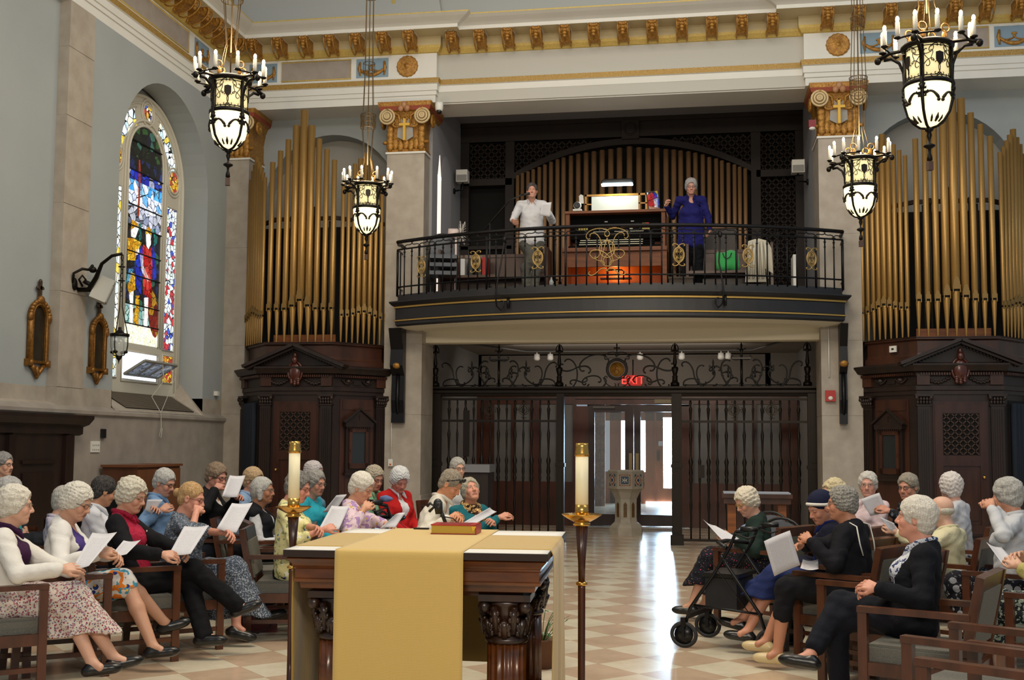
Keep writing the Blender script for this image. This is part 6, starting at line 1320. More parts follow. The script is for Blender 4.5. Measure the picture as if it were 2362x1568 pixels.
candle(677, 1018, 1172, 7.25, 'tall candle on fluted wooden stand, behind the left altar corner')
candle(1342, 1022, 1190, 6.3, 'tall candle on fluted wooden stand, right of the altar')
# plant leaves peeping behind the altar
r_ = empty('potted_plant', 'small leafy green plant low behind the right side of the altar', 'plant', at_d(1250, 1440, 7.9) * (1, 1, 0))
b = MB(); b.lathe([(.09, 0), (.11, .18), (.12, .2), (.10, .2), (.0, .17)], 16); b.build('pot', mat('clay_pot', '6a4630', .8), r_)
b = MB(); rs = np.random.RandomState(3)
for k in range(34):
    a = rs.rand() * 2 * PI; h_ = .16 + .28 * rs.rand(); rr = .05 + .13 * rs.rand(); o = np.array([rr * math.cos(a), rr * math.sin(a), h_]); b.tube([(0, 0, .15), o * (.5, .5, .8), o], .0025, 4)
    d = np.array([math.cos(a + rs.randn() * .5), math.sin(a), .5 * rs.randn()]); d /= np.linalg.norm(d); s1 = np.cross(d, (0, 0, 1)); s1 /= np.linalg.norm(s1)
    L_ = .05; b.add([o, o + d * L_ * .5 + s1 * .011, o + d * L_, o + d * L_ * .5 - s1 * .011, o + d * L_ * .5 - (0, 0, .004)], [(0, 1, 4), (1, 2, 4), (2, 3, 4), (3, 0, 4)])
b.build('leaves', mat('plant_green', '38602a', .5), r_)
# ================================================================== PEOPLE (smooth-blended body fields turned into meshes)
def snets(D, org, h):
    S = D < 0; n = np.array(D.shape); cn = n - 1; nc = int(cn.prod()); acc = np.zeros((3, nc)); cnt = np.zeros(nc); edges = []
    st = np.array([cn[1] * cn[2], cn[2], 1])
    for ax in range(3):
        a = [slice(None)] * 3; b_ = [slice(None)] * 3; a[ax] = slice(0, -1); b_[ax] = slice(1, None)
        idx = np.argwhere(S[tuple(a)] != S[tuple(b_)])
        if not len(idx): continue
        i1 = idx.copy(); i1[:, ax] += 1
        d0 = D[tuple(idx.T)]; d1 = D[tuple(i1.T)]; t = d0 / (d0 - d1); P = idx.astype(float); P[:, ax] += t
        o1, o2 = (ax + 1) % 3, (ax + 2) % 3; cells = []; ok_all = np.ones(len(idx), bool)
        for (u, v) in ((0, 0), (-1, 0), (-1, -1), (0, -1)):
            c = idx.copy(); c[:, o1] += u; c[:, o2] += v; ok = np.all((c >= 0) & (c < cn), 1); ok_all &= ok; f = c @ st; f = np.where(ok, f, 0)
            for k in range(3): acc[k] += np.bincount(f[ok], P[ok, k], nc)
            cnt += np.bincount(f[ok], minlength=nc); cells.append(f)
        q = np.stack(cells, 1)[ok_all]; fl = (d0 < 0)[ok_all]; q[~fl] = q[~fl][:, ::-1]; edges.append(q)
    use = np.flatnonzero(cnt); mp = np.full(nc, -1); mp[use] = np.arange(len(use))
    V = (acc[:, use] / cnt[use]).T * h + org
    return V, mp[np.concatenate(edges)] if edges else np.zeros((0, 4), int)
def cone(a, b, ra, rb, k=.02, op=1): return ('c', np.array(a, float), np.array(b, float), ra, rb, k, op)
def ell(c, r, k=.02, op=1, R=None): return ('e', np.array(c, float), np.array(r, float), R, 0, k, op)
def evalf(prims, h, post=None, pad=.02):
    lo = np.full(3, 9.); hi = -lo
    for p in prims:
        if p[6] < 0: continue
        if p[0] == 'c':
            r = max(p[3], p[4]); lo = np.minimum(lo, np.minimum(p[1], p[2]) - r); hi = np.maximum(hi, np.maximum(p[1], p[2]) + r)
        else: r = p[2].max() if p[3] is not None else p[2]; lo = np.minimum(lo, p[1] - r); hi = np.maximum(hi, p[1] + r)
    lo -= pad; hi += pad; n = np.ceil((hi - lo) / h).astype(int) + 1
    D = np.full(n, .15, np.float32)
    for (t, a, b_, ra, rb, k, op) in prims:
        m = k + 3 * h
        if t == 'c': r = max(ra, rb); l = np.minimum(a, b_) - r - m; u = np.maximum(a, b_) + r + m
        else: r = b_.max() if ra is not None else b_; l = a - r - m; u = a + r + m
        i0 = np.clip(np.floor((l - lo) / h).astype(int), 0, n - 1); i1 = np.clip(np.ceil((u - lo) / h).astype(int) + 1, 1, n)
        if np.any(i1 <= i0): continue
        g = [lo[j] + h * np.arange(i0[j], i1[j]) for j in range(3)]
        X = np.stack(np.meshgrid(*g, indexing='ij'), -1).astype(np.float32)
        if t == 'c':
            d = b_ - a; L2 = d @ d; Y = X - a; tt = np.clip((Y @ d) / max(L2, 1e-9), 0, 1); q = np.sqrt(((Y - tt[..., None] * d) ** 2).sum(-1)) - (ra + (rb - ra) * tt)
        else:
            Y = X - a
            if ra is not None: Y = Y @ ra
            k0 = np.sqrt(((Y / b_) ** 2).sum(-1)); k1 = np.sqrt(((Y / b_ ** 2) ** 2).sum(-1)) + 1e-9; q = k0 * (k0 - 1) / k1
        sl_ = tuple(slice(i0[j], i1[j]) for j in range(3)); C0 = D[sl_]
        if op > 0: hh = np.clip(.5 + .5 * (C0 - q) / k, 0, 1); D[sl_] = C0 * (1 - hh) + q * hh - k * hh * (1 - hh)
        else: hh = np.clip(.5 - .5 * (C0 + q) / k, 0, 1); D[sl_] = C0 * (1 - hh) - q * hh + k * hh * (1 - hh)
    if post is not None:
        g = [lo[j] + h * np.arange(n[j]) for j in range(3)]; X = np.stack(np.meshgrid(*g, indexing='ij'), -1).astype(np.float32); D = post(D, X)
    D[0] = D[-1] = .1; D[:, 0] = D[:, -1] = .1; D[:, :, 0] = D[:, :, -1] = .1
    return snets(D, lo, h)
def meshobj(name, parts, m, parent, col=None):
    V = np.concatenate([p[0] for p in parts]); F = []; o = 0
    for p in parts: F.append(p[1] + o); o += len(p[0])
    F = np.concatenate(F); me = bpy.data.meshes.new(name); me.vertices.add(len(V)); me.vertices.foreach_set('co', V.astype(np.float32).ravel())
    me.loops.add(F.size); me.loops.foreach_set('vertex_index', F.astype(np.int32).ravel()); me.polygons.add(len(F)); me.polygons.foreach_set('loop_start', np.arange(0, F.size, 4, dtype=np.int32)); me.polygons.foreach_set('loop_total', np.full(len(F), 4, np.int32))
    me.polygons.foreach_set('use_smooth', np.ones(len(F), bool)); me.update(calc_edges=True); me.validate()
    if col is not None and len(me.vertices) == len(V):
        a = me.color_attributes.new('Col', 'FLOAT_COLOR', 'POINT'); a.data.foreach_set('color', np.concatenate([col, np.ones((len(V), 1))], 1).astype(np.float32).ravel())
    me.materials.append(m); ob = bpy.data.objects.new(name, me); COL.objects.link(ob); ob.parent = parent; return ob
def skinmat():
    m = bpy.data.materials.new('skin'); m.use_nodes = True; nt = m.node_tree; bs = nt.nodes['Principled BSDF']; a = nt.nodes.new('ShaderNodeAttribute'); a.attribute_name = 'Col'
    nt.links.new(a.outputs['Color'], bs.inputs['Base Color']); bs.inputs['Roughness'].default_value = .5; bs.inputs['Subsurface Weight'].default_value = .08; bs.inputs['Subsurface Radius'].default_value = (.01, .004, .002)
    nb = nt.nodes.new('ShaderNodeTexNoise'); nb.inputs['Scale'].default_value = 90; bp = nt.nodes.new('ShaderNodeBump'); bp.inputs['Strength'].default_value = .25; bp.inputs['Distance'].default_value = .004; tc = nt.nodes.new('ShaderNodeTexCoord')
    nt.links.new(tc.outputs['Object'], nb.inputs[0]); nt.links.new(nb.outputs[0], bp.inputs['Height']); nt.links.new(bp.outputs[0], bs.inputs['Normal']); return m
SKIN = skinmat()
def fab(name, base, pats=(), rough=.85, fold=(11, .22), sheen=.15):
    """cloth: pats = [(kind, scale, threshold, colour)] kind v = voronoi dots/flowers, n = noise blotches"""
    if name in MATS: return MATS[name]
    m = bpy.data.materials.new(name); m.use_nodes = True; nt = m.node_tree; N = nt.nodes; L = nt.links; bs = N['Principled BSDF']; bs.inputs['Roughness'].default_value = rough; bs.inputs['Specular IOR Level'].default_value = .2
    tc = N.new('ShaderNodeTexCoord'); prev = None
    for (kd, sc_, th, c) in pats:
        if kd == 'v': t = N.new('ShaderNodeTexVoronoi'); t.inputs['Scale'].default_value = sc_; out = t.outputs['Distance']; op = 'LESS_THAN'
        else: t = N.new('ShaderNodeTexNoise'); t.inputs['Scale'].default_value = sc_; t.inputs['Detail'].default_value = 2; out = t.outputs[0]; op = 'GREATER_THAN'
        mp = N.new('ShaderNodeMapping'); mp.inputs['Location'].default_value = (sc_ * .13, th * 3, .2); L.new(tc.outputs['Object'], mp.inputs[0]); L.new(mp.outputs[0], t.inputs[0])
        g = N.new('ShaderNodeMath'); g.operation = op; g.inputs[1].default_value = th; L.new(out, g.inputs[0])
        x = N.new('ShaderNodeMixRGB'); L.new(g.outputs[0], x.inputs[0]); x.inputs[2].default_value = _lin(c) + (1,)
        if prev is None: x.inputs[1].default_value = _lin(base) + (1,)
        else: L.new(prev.outputs[0], x.inputs[1])
        prev = x
    if prev is not None: L.new(prev.outputs[0], bs.inputs['Base Color'])
    else: bs.inputs['Base Color'].default_value = _lin(base) + (1,)
    nb = N.new('ShaderNodeTexNoise'); nb.inputs['Scale'].default_value = fold[0]; nb.inputs['Detail'].default_value = 3; nb.inputs['Distortion'].default_value = .8
    bp = N.new('ShaderNodeBump'); bp.inputs['Strength'].default_value = fold[1]; bp.inputs['Distance'].default_value = .05; L.new(tc.outputs['Object'], nb.inputs[0]); L.new(nb.outputs[0], bp.inputs['Height']); L.new(bp.outputs[0], bs.inputs['Normal'])
    MATS[name] = m; return m
def hairmat(c, c2):
    f_ = lambda a, b_, t: ''.join('%02x' % int(min(255, (int(a[i:i + 2], 16) * (1 - t) + int(b_[i:i + 2], 16) * t))) for i in (0, 2, 4)); c2 = f_(c2, c, .45); c = f_(c, 'ffffff', .18)
    nm = 'hair_' + c
    if nm not in MATS: mat(nm, c, .75, wood=((130, 130, 28), c2), bump=(110, .45), spec=.2)
    return MATS[nm]
def rotx(a): c, s = math.cos(a), math.sin(a); return np.array([[1, 0, 0], [0, c, -s], [0, s, c]])
def roty(a): c, s = math.cos(a), math.sin(a); return np.array([[c, 0, s], [0, 1, 0], [-s, 0, c]])
def rotz(a): c, s = math.cos(a), math.sin(a); return np.array([[c, -s, 0], [s, c, 0], [0, 0, 1]])
def unit(v): v = np.array(v, float); return v / (np.linalg.norm(v) + 1e-9)
def hand(W, d, n, side, curl, s=1.):
    """palm from the wrist W along d, palm facing n, thumb on side*(d x n)"""
    d = unit(d); n = unit(n - d * (n @ d)); t = np.cross(d, n) * side; P = []
    for i, o in enumerate((.030, .010, -.010, -.028)):
        kn = W + (d * (.082 - .006 * abs(i - 1)) + t * o) * s; P.append(cone(W + t * o * .5 * s + d * .012 * s, kn, .0145 * s, .0115 * s, .010))
        q = kn; a = 0
        for j, (L_, c_) in enumerate(((.040, curl), (.027, curl * 1.2), (.020, curl * .8))):
            a += c_; L2 = L_ * (.92, 1.02, .97, .78)[i] * s; e = d * math.cos(a) + n * math.sin(a) + t * (1.5 - i) * .06; q2 = q + e * L2; P.append(cone(q, q2, (.0092 - .0009 * j) * s, (.0084 - .0009 * j) * s, .0035)); q = q2
    b0 = W + (d * .022 + t * .020) * s; b1 = b0 + (d * .030 + t * .026 + n * .014) * s; b2 = b1 + (d * .032 + t * .004 + n * .012) * s; b3 = b2 + (d * .022 - t * .004 + n * .006) * s
    P += [cone(b0, b1, .015 * s, .0115 * s, .010), cone(b1, b2, .0105 * s, .0095 * s, .004), cone(b2, b3, .0095 * s, .008 * s, .003)]
    return P
def ik(S, W, a, b_, pole):
    v = W - S; L = np.linalg.norm(v)
    if L > (a + b_) * .995: W = S + v * ((a + b_) * .995 / L); v = W - S; L = np.linalg.norm(v)
    d = v / L; x = (a * a - b_ * b_ + L * L) / (2 * L); r = math.sqrt(max(0, a * a - x * x)); p = np.array(pole, float); p = p - d * (p @ d); return S + d * x + unit(p) * r, W
PEOPLE = {}
def person(label, hp, d, th, face=None, pitch=0., roll=0., sex='f', fat=1.0, skin='c9967c', hair=('short', 'c8c4bc', 'a8a49c', .02), top=None, inner=None, vneck=.05, bottom=('trousers', 'x'), hem=.35, hands=(None, None), curl=(.55, .55),
           knees=(None, None), feet=(None, None), shoes='121212', stand=False, lean=.05, glasses=None, bald=False, near=False, sleeve=1.0, base=0., noleg=False, smile=False, group=None, scale=1., extra=None, wide=1.0, bare=True):
    H = at_d(hp[0], hp[1], d); th = math.radians(th); fc = th if face is None else math.radians(face); yaw = -(fc - th)
    fw = np.array([math.sin(th), math.cos(th), 0]); rt = np.array([math.cos(th), -math.sin(th), 0])
    root = H - fw * lean; root[2] = base
    r = empty('person', label, 'person', root, -th, group)
    toL = lambda p: np.array([(np.array(p) - root) @ rt, (np.array(p) - root) @ fw, p[2] - base])
    Hl = np.array([0, lean, H[2] - base]); hz = (.0044 if near else .0058) if d < 12 else .0068; hc = .011 if near else .013
    Rh = rotz(yaw) @ rotx(-math.radians(pitch)) @ roty(math.radians(roll)); s = scale * 1.0
    Q = lambda x, y, z: Hl + Rh @ (np.array([x, y, z]) * s)
    pz = (.86 if stand else .56); pel = np.array([0, 0, pz]); nb = Hl + Rh @ np.array([0, -.03, -.10]) * s * .8 + np.array([0, -.03, -.075]); chest = pel + (nb - pel) * .66 + np.array([0, .01, 0]); up = unit(nb - pel)
    sw = .155 * wide * (1.08 if sex == 'm' else 1); A = []; Wv = []
    for i, sd in enumerate((-1, 1)):
        S = nb + np.array([sd * sw, -.005, -.055])
        w_ = hands[i]
        if w_ is None: w_ = np.array([sd * .07, .27, .66]) if not stand else np.array([sd * .24, .05, .78])
        elif len(w_) == 3 and w_[0] > 50: w_ = toL(at_d(w_[0], w_[1], w_[2]))
        else: w_ = np.array(w_, float)
        if hands[i] is not None: w_ = w_ - unit(w_ - S) * .06
        E_, w2 = ik(S, w_, .275, .245, (sd * .55, -.5, -.9)); A.append((S, E_, w2))
    # head
    hd = [ell(Q(0, -.012, .030), np.array([.073, .090, .080]) * s, .02, 1, Rh), ell(Q(0, .028, -.030), np.array([.058, .058, .082]) * s, .03, 1, Rh), ell(Q(0, .068, -.098), np.array([.024, .018, .018]) * s, .028),
          cone(Q(.046, .0, -.055), Q(.018, .058, -.094), .022 * s, .020 * s, .02), cone(Q(-.046, .0, -.055), Q(-.018, .058, -.094), .022 * s, .020 * s, .02)]
    for sd in (-1, 1):
        hd += [ell(Q(sd * .037, .062, -.036), np.array([.022, .02, .024]) * s, .02), cone(Q(sd * .012, .083, .020), Q(sd * .040, .069, .018), .0085 * s, .008 * s, .014), cone(Q(sd * .012, .082, -.048), Q(sd * .034, .070, -.074), .010 * s, .009 * s, .012),
               ell(Q(sd * .076, -.006, -.008), np.array([.010, .019, .031]) * s, .008, 1, Rh), ell(Q(sd * .084, -.002, -.006), np.array([.004, .010, .018]) * s, .004, -1, Rh)]
    hd += [cone(Q(0, .083, .006), Q(0, .103, -.034), .0085 * s, .0125 * s, .010), ell(Q(.011, .094, -.038), np.array([.0085] * 3) * s, .006), ell(Q(-.011, .094, -.038), np.array([.0085] * 3) * s, .006)]
    for sd in (-1, 1): hd += [ell(Q(sd * .031, .093, .000), np.array([.015, .012, .0115]) * s, .010, -1, Rh), ell(Q(sd * .031, .0715, .000), np.array([.0135, .0125, .0125]) * s, .003)]
    hd += [cone(Q(-.020, .084, -.0645), Q(.020, .084, -.0645), .0062 * s, .0062 * s, .006), cone(Q(-.016, .084, -.073), Q(.016, .084, -.073), .0066 * s, .0066 * s, .006), cone(Q(-.022, .094, -.0688), Q(.022, .094, -.0688), .0024 * s, .0024 * s, .003, -1)]
    hd += [cone(Q(0, -.015, -.05), nb + np.array([0, -.005, 0]), .050 * s, .054 * s, .03), cone(Q(0, .03, -.085), nb + np.array([0, .02, -.01]), .030 * s, .040 * s, .03)]
    hV, hF = evalf(hd, hz)
    q = (hV - Hl) @ Rh / s; sk = np.clip(np.array(_lin(skin)) * (1.12, 1.22, 1.28), 0, 1); col = np.tile(sk, (len(hV), 1)).astype(float)
    fr = q[:, 1] > .05
    def paint(mask, c, a=1.): col[mask] = col[mask] * (1 - a) + np.array(_lin(c)) * a
    bl = np.exp(-(((np.abs(q[:, 0]) - .038) / .02) ** 2 + ((q[:, 2] + .03) / .022) ** 2)) * (q[:, 1] > .03); col = col * (1 - .35 * bl[:, None]) + np.array(_lin('c4705c')) * .35 * bl[:, None]
    paint(fr & (np.abs(q[:, 0]) < .024 - .5 * np.abs(q[:, 2] + .069)) & (np.abs(q[:, 2] + .069) < .011), 'b0685c', .65)
    if smile: paint((q[:, 1] > .06) & (np.abs(q[:, 0]) < .017) & (np.abs(q[:, 2] + .0705 - 8 * q[:, 0] ** 2) < .0032), 'd4c4b8', .7)
    else: paint(fr & (np.abs(q[:, 0]) < .023) & (np.abs(q[:, 2] + .0688) < .0028), '5c2c26', .8)
    ex = np.abs(np.abs(q[:, 0]) - .031); ez = q[:, 2]
    if pitch > 12: paint(fr & (ex < .014) & (np.abs(ez + .005) < .0028), '5a4038', .8)
    else: paint(fr & (ex < .012) & (np.abs(ez) < .0048), 'c8bcb0', .5); paint(fr & (ex < .0055) & (np.abs(ez) < .0048), '3a3430', .85); paint(fr & (ex < .015) & (np.abs(ez - .0075) < .0022), '6a4c40', .7)
    paint(fr & (ex < .018) & (np.abs(ez - .021 + ex * .2) < .0042), hair[2] if hair[0] != 'bald' else 'a8a098', .55)
    parts = [(hV, hF)]; cols = [col]
    # hands
    hs = []; hn = .0042 if near else .0055
    for i, (S, E_, w_) in enumerate(A):
        sd = (-1, 1)[i]; dd = unit(w_ - E_) * .8 + np.array([-sd * .35, .15, .0]); nn = np.array([-sd * .5, -.2, -.6]) if not stand else np.array([-sd, 0, 0])
        hp_ = [cone(w_ - unit(w_ - E_) * .05, w_ + unit(w_ - E_) * .012, .027, .023, .01)] + hand(w_, dd, nn, -sd, curl[i])
        v_, f_ = evalf(hp_, hn); parts.append((v_, f_)); c_ = np.tile(sk, (len(v_), 1)) * .95; cols.append(c_)
    # rest of the body, coarse; it carries head, hands and legs
    bd = [cone(pel + (0, .02, 0), chest + (0, .02, 0), .085 * fat, .08 * fat, .04), cone(nb + (0, .012, -.02), chest + (0, .05, .0), .050, .062, .03), cone(A[0][0] * (.8, 1, 1) + (0, .01, -.02), A[1][0] * (.8, 1, 1) + (0, .01, -.02), .034, .034, .03)]
    for i, (S, E_, w_) in enumerate(A): bd += [cone(S, E_, .034, .034, .02), cone(E_, w_, .034, .0225, .02)]
    L = []
    for i, sd in enumerate((-1, 1)):
        hip = pel + np.array([sd * .09, .02, -.02])
        if stand: kn = np.array([sd * .10, .02, .48]) if knees[i] is None else np.array(knees[i], float); an = np.array([sd * .10, -.02, .08]) if feet[i] is None else np.array(feet[i], float)
        else:
            an = np.array([sd * .09, .45, .085]) if feet[i] is None else (toL(at_z(feet[i][0], feet[i][1], .085 + base)) if len(feet[i]) == 2 else (toL(at_d(*feet[i])) if feet[i][0] > 50 else np.array(feet[i], float)))
            dh = unit((an - hip) * (1, 1, 0)) if feet[i] is not None else np.array([0, 1., 0])
            kn = hip + dh * .43 + (0, 0, .02) if knees[i] is None else np.array(knees[i], float)
            kn = hip + unit(kn - hip) * .43; an = kn + unit(an - kn) * min(.45, max(.40, np.linalg.norm(an - kn)))
        L.append((hip, kn, an))
    if not noleg:
        for hip, kn, an in L: bd += [cone(hip, kn, .075 * fat, .055, .03), cone(kn, kn + (an - kn) * .35, .050, .052, .02), cone(kn + (an - kn) * .35, an, .052 if bare else .045, .034, .02)]
        for i, (hip, kn, an) in enumerate(L): bd.append(cone(an, an + unit(np.array([(an - hip)[0] * .4, .12, 0])) * .055 + unit(an - kn) * .022, .031, .026, .02))
    bV, bF = evalf(bd, hc); parts.append((bV, bF)); cols.append(np.tile(sk * .92, (len(bV), 1)))
    meshobj('body', parts, SKIN, r, np.concatenate(cols))
    # hair
    hk, hc1, hc2, ht = hair
    if hk not in ('bald', 'none'):
        t = ht * s
        hp_ = [ell(Q(0, -.016, .036), np.array([.075, .092, .082]) * s + t, .02, 1, Rh), ell(Q(0, -.055, -.015), np.array([.066, .045, .070]) * s + t * .8, .02, 1, Rh)]
        if hk in ('full', 'curly', 'big'): hp_ += [ell(Q(sd * .066, -.012, -.002), np.array([.014, .045, .045]) * s + t * .6, .02, 1, Rh) for sd in (-1, 1)]
        if hk == 'bob': hp_ += [cone(Q(sd * .07, -.01, .02), Q(sd * .066, .0, -.075), .03 * s, .026 * s, .02) for sd in (-1, 1)] + [cone(Q(0, -.08, .02), Q(0, -.075, -.10), .045 * s, .035 * s, .03)]
        if hk == 'bun': hp_ += [ell(Q(0, -.125, .01), np.array([.035, .03, .035]) * s, .012)]
        hp_ += [ell(Q(0, .098, -.022), np.array([.065, .066, .088]) * s, .010, -1, Rh), ell(Q(0, .06, -.11), np.array([.09, .09, .05]) * s, .01, -1, Rh)]
        if hk in ('short', 'bun'): hp_ += [ell(Q(sd * .09, .012, -.03), np.array([.022, .03, .034]) * s, .008, -1, Rh) for sd in (-1, 1)]
        fq, am = {'curly': (230, .0052), 'big': (150, .0060), 'full': (105, .0046), 'short': (120, .0030), 'bob': (70, .0025), 'bun': (80, .002)}[hk]; sd_ = (len(label) * 7) % 11
        def hpost(D, X):
            Y = (X - Hl.astype(np.float32)) @ Rh; f = fq / 6.28
            w_ = np.sin(Y[..., 0] * fq + 2 * np.sin(Y[..., 2] * fq * .6 + sd_)) * np.sin(Y[..., 1] * fq * .9 + sd_) + .8 * np.sin(Y[..., 2] * fq * 1.1 + 2 * np.sin(Y[..., 0] * fq * .5)) + .5 * np.sin(Y[..., 0] * fq * 2.1 + 1) * np.sin(Y[..., 2] * fq * 2.3)
            return D + am * w_ * .55 + am * .8 * np.sin(Y[..., 0] * 41 + 1.3 * sd_) * np.sin(Y[..., 1] * 37 + sd_) * np.sin(Y[..., 2] * 45)
        meshobj('hair', [evalf(hp_, hz * .95, hpost)], hairmat(hc1, hc2), r)
    elif hk == 'bald': meshobj('hair', [evalf([ell(Q(0, -.018, -.002), np.array([.079, .089, .046]) * s, .02, 1, Rh), ell(Q(0, .07, -.01), np.array([.1, .075, .09]) * s, .01, -1, Rh)], hz)], hairmat(hc1, hc2), r)
    if glasses:
        b = MB()
        for sd in (-1, 1):
            b.tube([Q(sd * .031 + .021 * math.cos(a), .098 - .012 * abs(sd * .031 + .021 * math.cos(a)) / .05, .000 + .0155 * math.sin(a)) for a in np.linspace(0, 2 * PI, 15)[:-1]], .0016 if near else .0022, 5, closed=True)
            b.tube([Q(sd * .052, .088, .004), Q(sd * .078, .05, .005), Q(sd * .08, -.005, .0)], .0016 if near else .0022, 5)
        b.tube([Q(-.010, .099, .004), Q(0, .103, .006), Q(.010, .099, .004)], .0016, 5); b.build('glasses', mat('spectacle_' + glasses, glasses, .3, .4), r)
    # clothes
    wv = lambda amp, f0: (lambda D, X: D + amp * np.sin(X[..., 0] * f0 + 3 * np.sin(X[..., 2] * f0 * .7)) * np.sin(X[..., 2] * f0 * .8 + 2 * np.sin(X[..., 1] * f0 * .5)) + amp * .5 * np.sin(X[..., 1] * f0 * 1.7 + X[..., 2] * f0))
    def torso(e, sl):
        f = fat; P = [cone(pel + (sd * .075 * f * wide, 0, -.02), chest + (sd * .065 * wide, 0, 0), .105 * f + e, .095 * f + e, .05) for sd in (-1, 1)]
        P += [cone(pel + (0, .05 * f, .04), chest + (0, .03, -.06), .10 * f + e, .10 * f + e, .05), cone(nb + (-sw * .8, -.01, -.06), nb + (sw * .8, -.01, -.06), .052 + e, .052 + e, .05), cone(nb + (0, -.02, -.01), chest + (0, 0, .02), .056 + e, .11 + e, .05)]
        P += [cone(nb + (sd * .05, -.02, -.01), A[(sd + 1) // 2][0], .035 + e, .050 + e, .04) for sd in (-1, 1)]
        if sex == 'f': P += [ell(chest + (sd * .065, .095 * f, -.01), np.array([.068, .055, .065]) * (.9 + .1 * f) + e, .04) for sd in (-1, 1)]
        if sl is None: return P
        return P + sleeves(e, sl)
    def sleeves(e, sl):
        P = []; f = fat
        for i, (S, E_, w_) in enumerate(A):
            P.append(cone(S, E_, .056 * (.7 + .3 * f) + e, .047 + e, .03)); P.append(cone(E_, E_ + (w_ - E_) * (sl - .1), .045 + e, .036 + e, .015) if sl > .2 else cone(E_, E_ + (E_ - S) * .02, .05 + e, .05 + e, .02))
        return P
    def vcut(v, dp=.15): return [cone(nb + (0, .075, .03), chest + (0, .16 * fat, .10 - dp), v, v * .5, .01, -1), cone(nb + (0, .03, .055), nb + (0, .04, .09), .062, .085, .01, -1)]
    mt = top[1] if not isinstance(top[1], str) else fab('cloth_' + top[1], top[1])
    if top[0] == 'jacket':
        mi_ = inner if not isinstance(inner, str) else fab('cloth_' + inner, inner)
        meshobj('shirt', [evalf(torso(-.004, .3 if sleeve > .2 else 1.) + vcut(.038, .0), hc, wv(.002, 60))], mi_, r)
        wdg = [cone(nb + (0, .09, .0), pel + (0, .27 * fat, .06), vneck, vneck * 1.2, .008, -1), cone(nb + (0, .03, .05), nb + (0, .04, .10), .066, .085, .01, -1)]
        meshobj('jacket', [evalf(torso(.010, None) + wdg + (sleeves(.010, sleeve) if sleeve > .2 else []), hc * .9, wv(.0035, 34))], mt, r)
    else:
        meshobj('blouse' if top[0] == 'top' else top[0], [evalf(torso(.004, None) + vcut(vneck, .02 if vneck > .03 else -.05) + sleeves(.004, sleeve), hc * .9, wv(.0045, 38))], mt, r)
    if top[0] in ('top', 'jacket') and top[-1] == 'collar':
        cm = mt if top[0] == 'top' else (inner if not isinstance(inner, str) else MATS['cloth_' + inner]); b = MB()
        for sd in (-1, 1): b.tube([nb + (0, -.07, .035), nb + (sd * .055, -.035, .035), nb + (sd * .062, .03, .02), nb + (sd * .040, .085, -.02), nb + (sd * .055, .115, -.06)], [.016, .018, .018, .020, .006], 7, flat=.5)
        b.build('collar', cm, r)
    bk = bottom[0]; mb_ = bottom[1] if not isinstance(bottom[1], str) else fab('cloth_' + bottom[1], bottom[1])
    if not noleg:
        if bk == 'trousers':
            P = [cone(pel + (-.07, 0, -.04), pel + (.07, 0, -.04), .115 * fat, .115 * fat, .05)]
            for hip, kn, an in L: e = kn + (an - kn) * hem; P += [cone(hip, kn, .098 * fat, .075, .03), cone(kn, e, .073, .062, .025)]
            meshobj('trousers', [evalf(P, hc * .9, wv(.004, 40))], mb_, r)
        else:
            P = [cone(pel + (-.08, 0, -.03), pel + (.08, 0, -.03), .12 * fat, .12 * fat, .05)]; k0 = (L[0][1] + L[1][1]) / 2
            dr = L[0][1][2] + .02 - hem
            for hip, kn, an in L:
                P += [cone(hip, kn, .105 * fat, .080, .07), cone(kn, kn + (an - kn) * .5 + (0, .02, -.05), .078, .085, .05)] if dr > .15 else [cone(hip, kn - (kn - hip) * .06, .105 * fat, .078, .07)]
                if dr > .15: P += [cone(kn, np.array([kn[0] * 1.1, kn[1] + .04 + (an - kn)[1] * .7, hem - .04]), .08, .095, .05), cone(kn * (.9, .55, 1), np.array([kn[0], kn[1] * .75, hem - .04]), .06, .08, .06)]
            pc = lambda D, X: np.maximum(wv(.006, 34)(D, X), (hem + .015 * np.sin(X[..., 0] * 22 + X[..., 1] * 15) - X[..., 2])) if dr > .15 else wv(.005, 34)(D, X)
            meshobj('skirt', [evalf(P, hc * .95, pc)], mb_, r)
        for i, (hip, kn, an) in enumerate(L):
            fd = unit(np.array([(an - kn)[0] * .6 + (an[0] - hip[0]) * .2, .9, 0])) ; dn = unit(an - kn); fd3 = fd if an[2] < .13 else unit(fd - dn * (fd @ dn) + dn * .35); u3 = np.array([0, 0, 1.]) if an[2] < .13 else unit(np.cross(np.cross(fd3, -dn), fd3)); t3 = np.cross(fd3, u3); R3 = np.stack([t3, fd3, u3], 1); c = an + u3 * -.045
            P = [ell(c + fd3 * .055, (.044, .122, .040), .01, 1, R3), cone(an + u3 * -.02 - fd3 * .01, c - fd3 * .03, .036, .036, .02), ell(c + fd3 * .12, (.041, .052, .030), .015, 1, R3)]
            ctr = c - u3 * .034
            def spost(D, X, c2=ctr, uu=u3, an2=an): return np.maximum(np.maximum(D, -((X - c2) @ uu)), (X - an2) @ uu - .005)
            o = meshobj('shoe', [evalf(P, .007 if near else .009, spost)], mat('shoe_' + shoes, shoes, .3), r)
    PEOPLE[label] = r
    if extra: extra(r, Q, nb, A, L, Rh, pel, chest)
    return r
PAPT = None
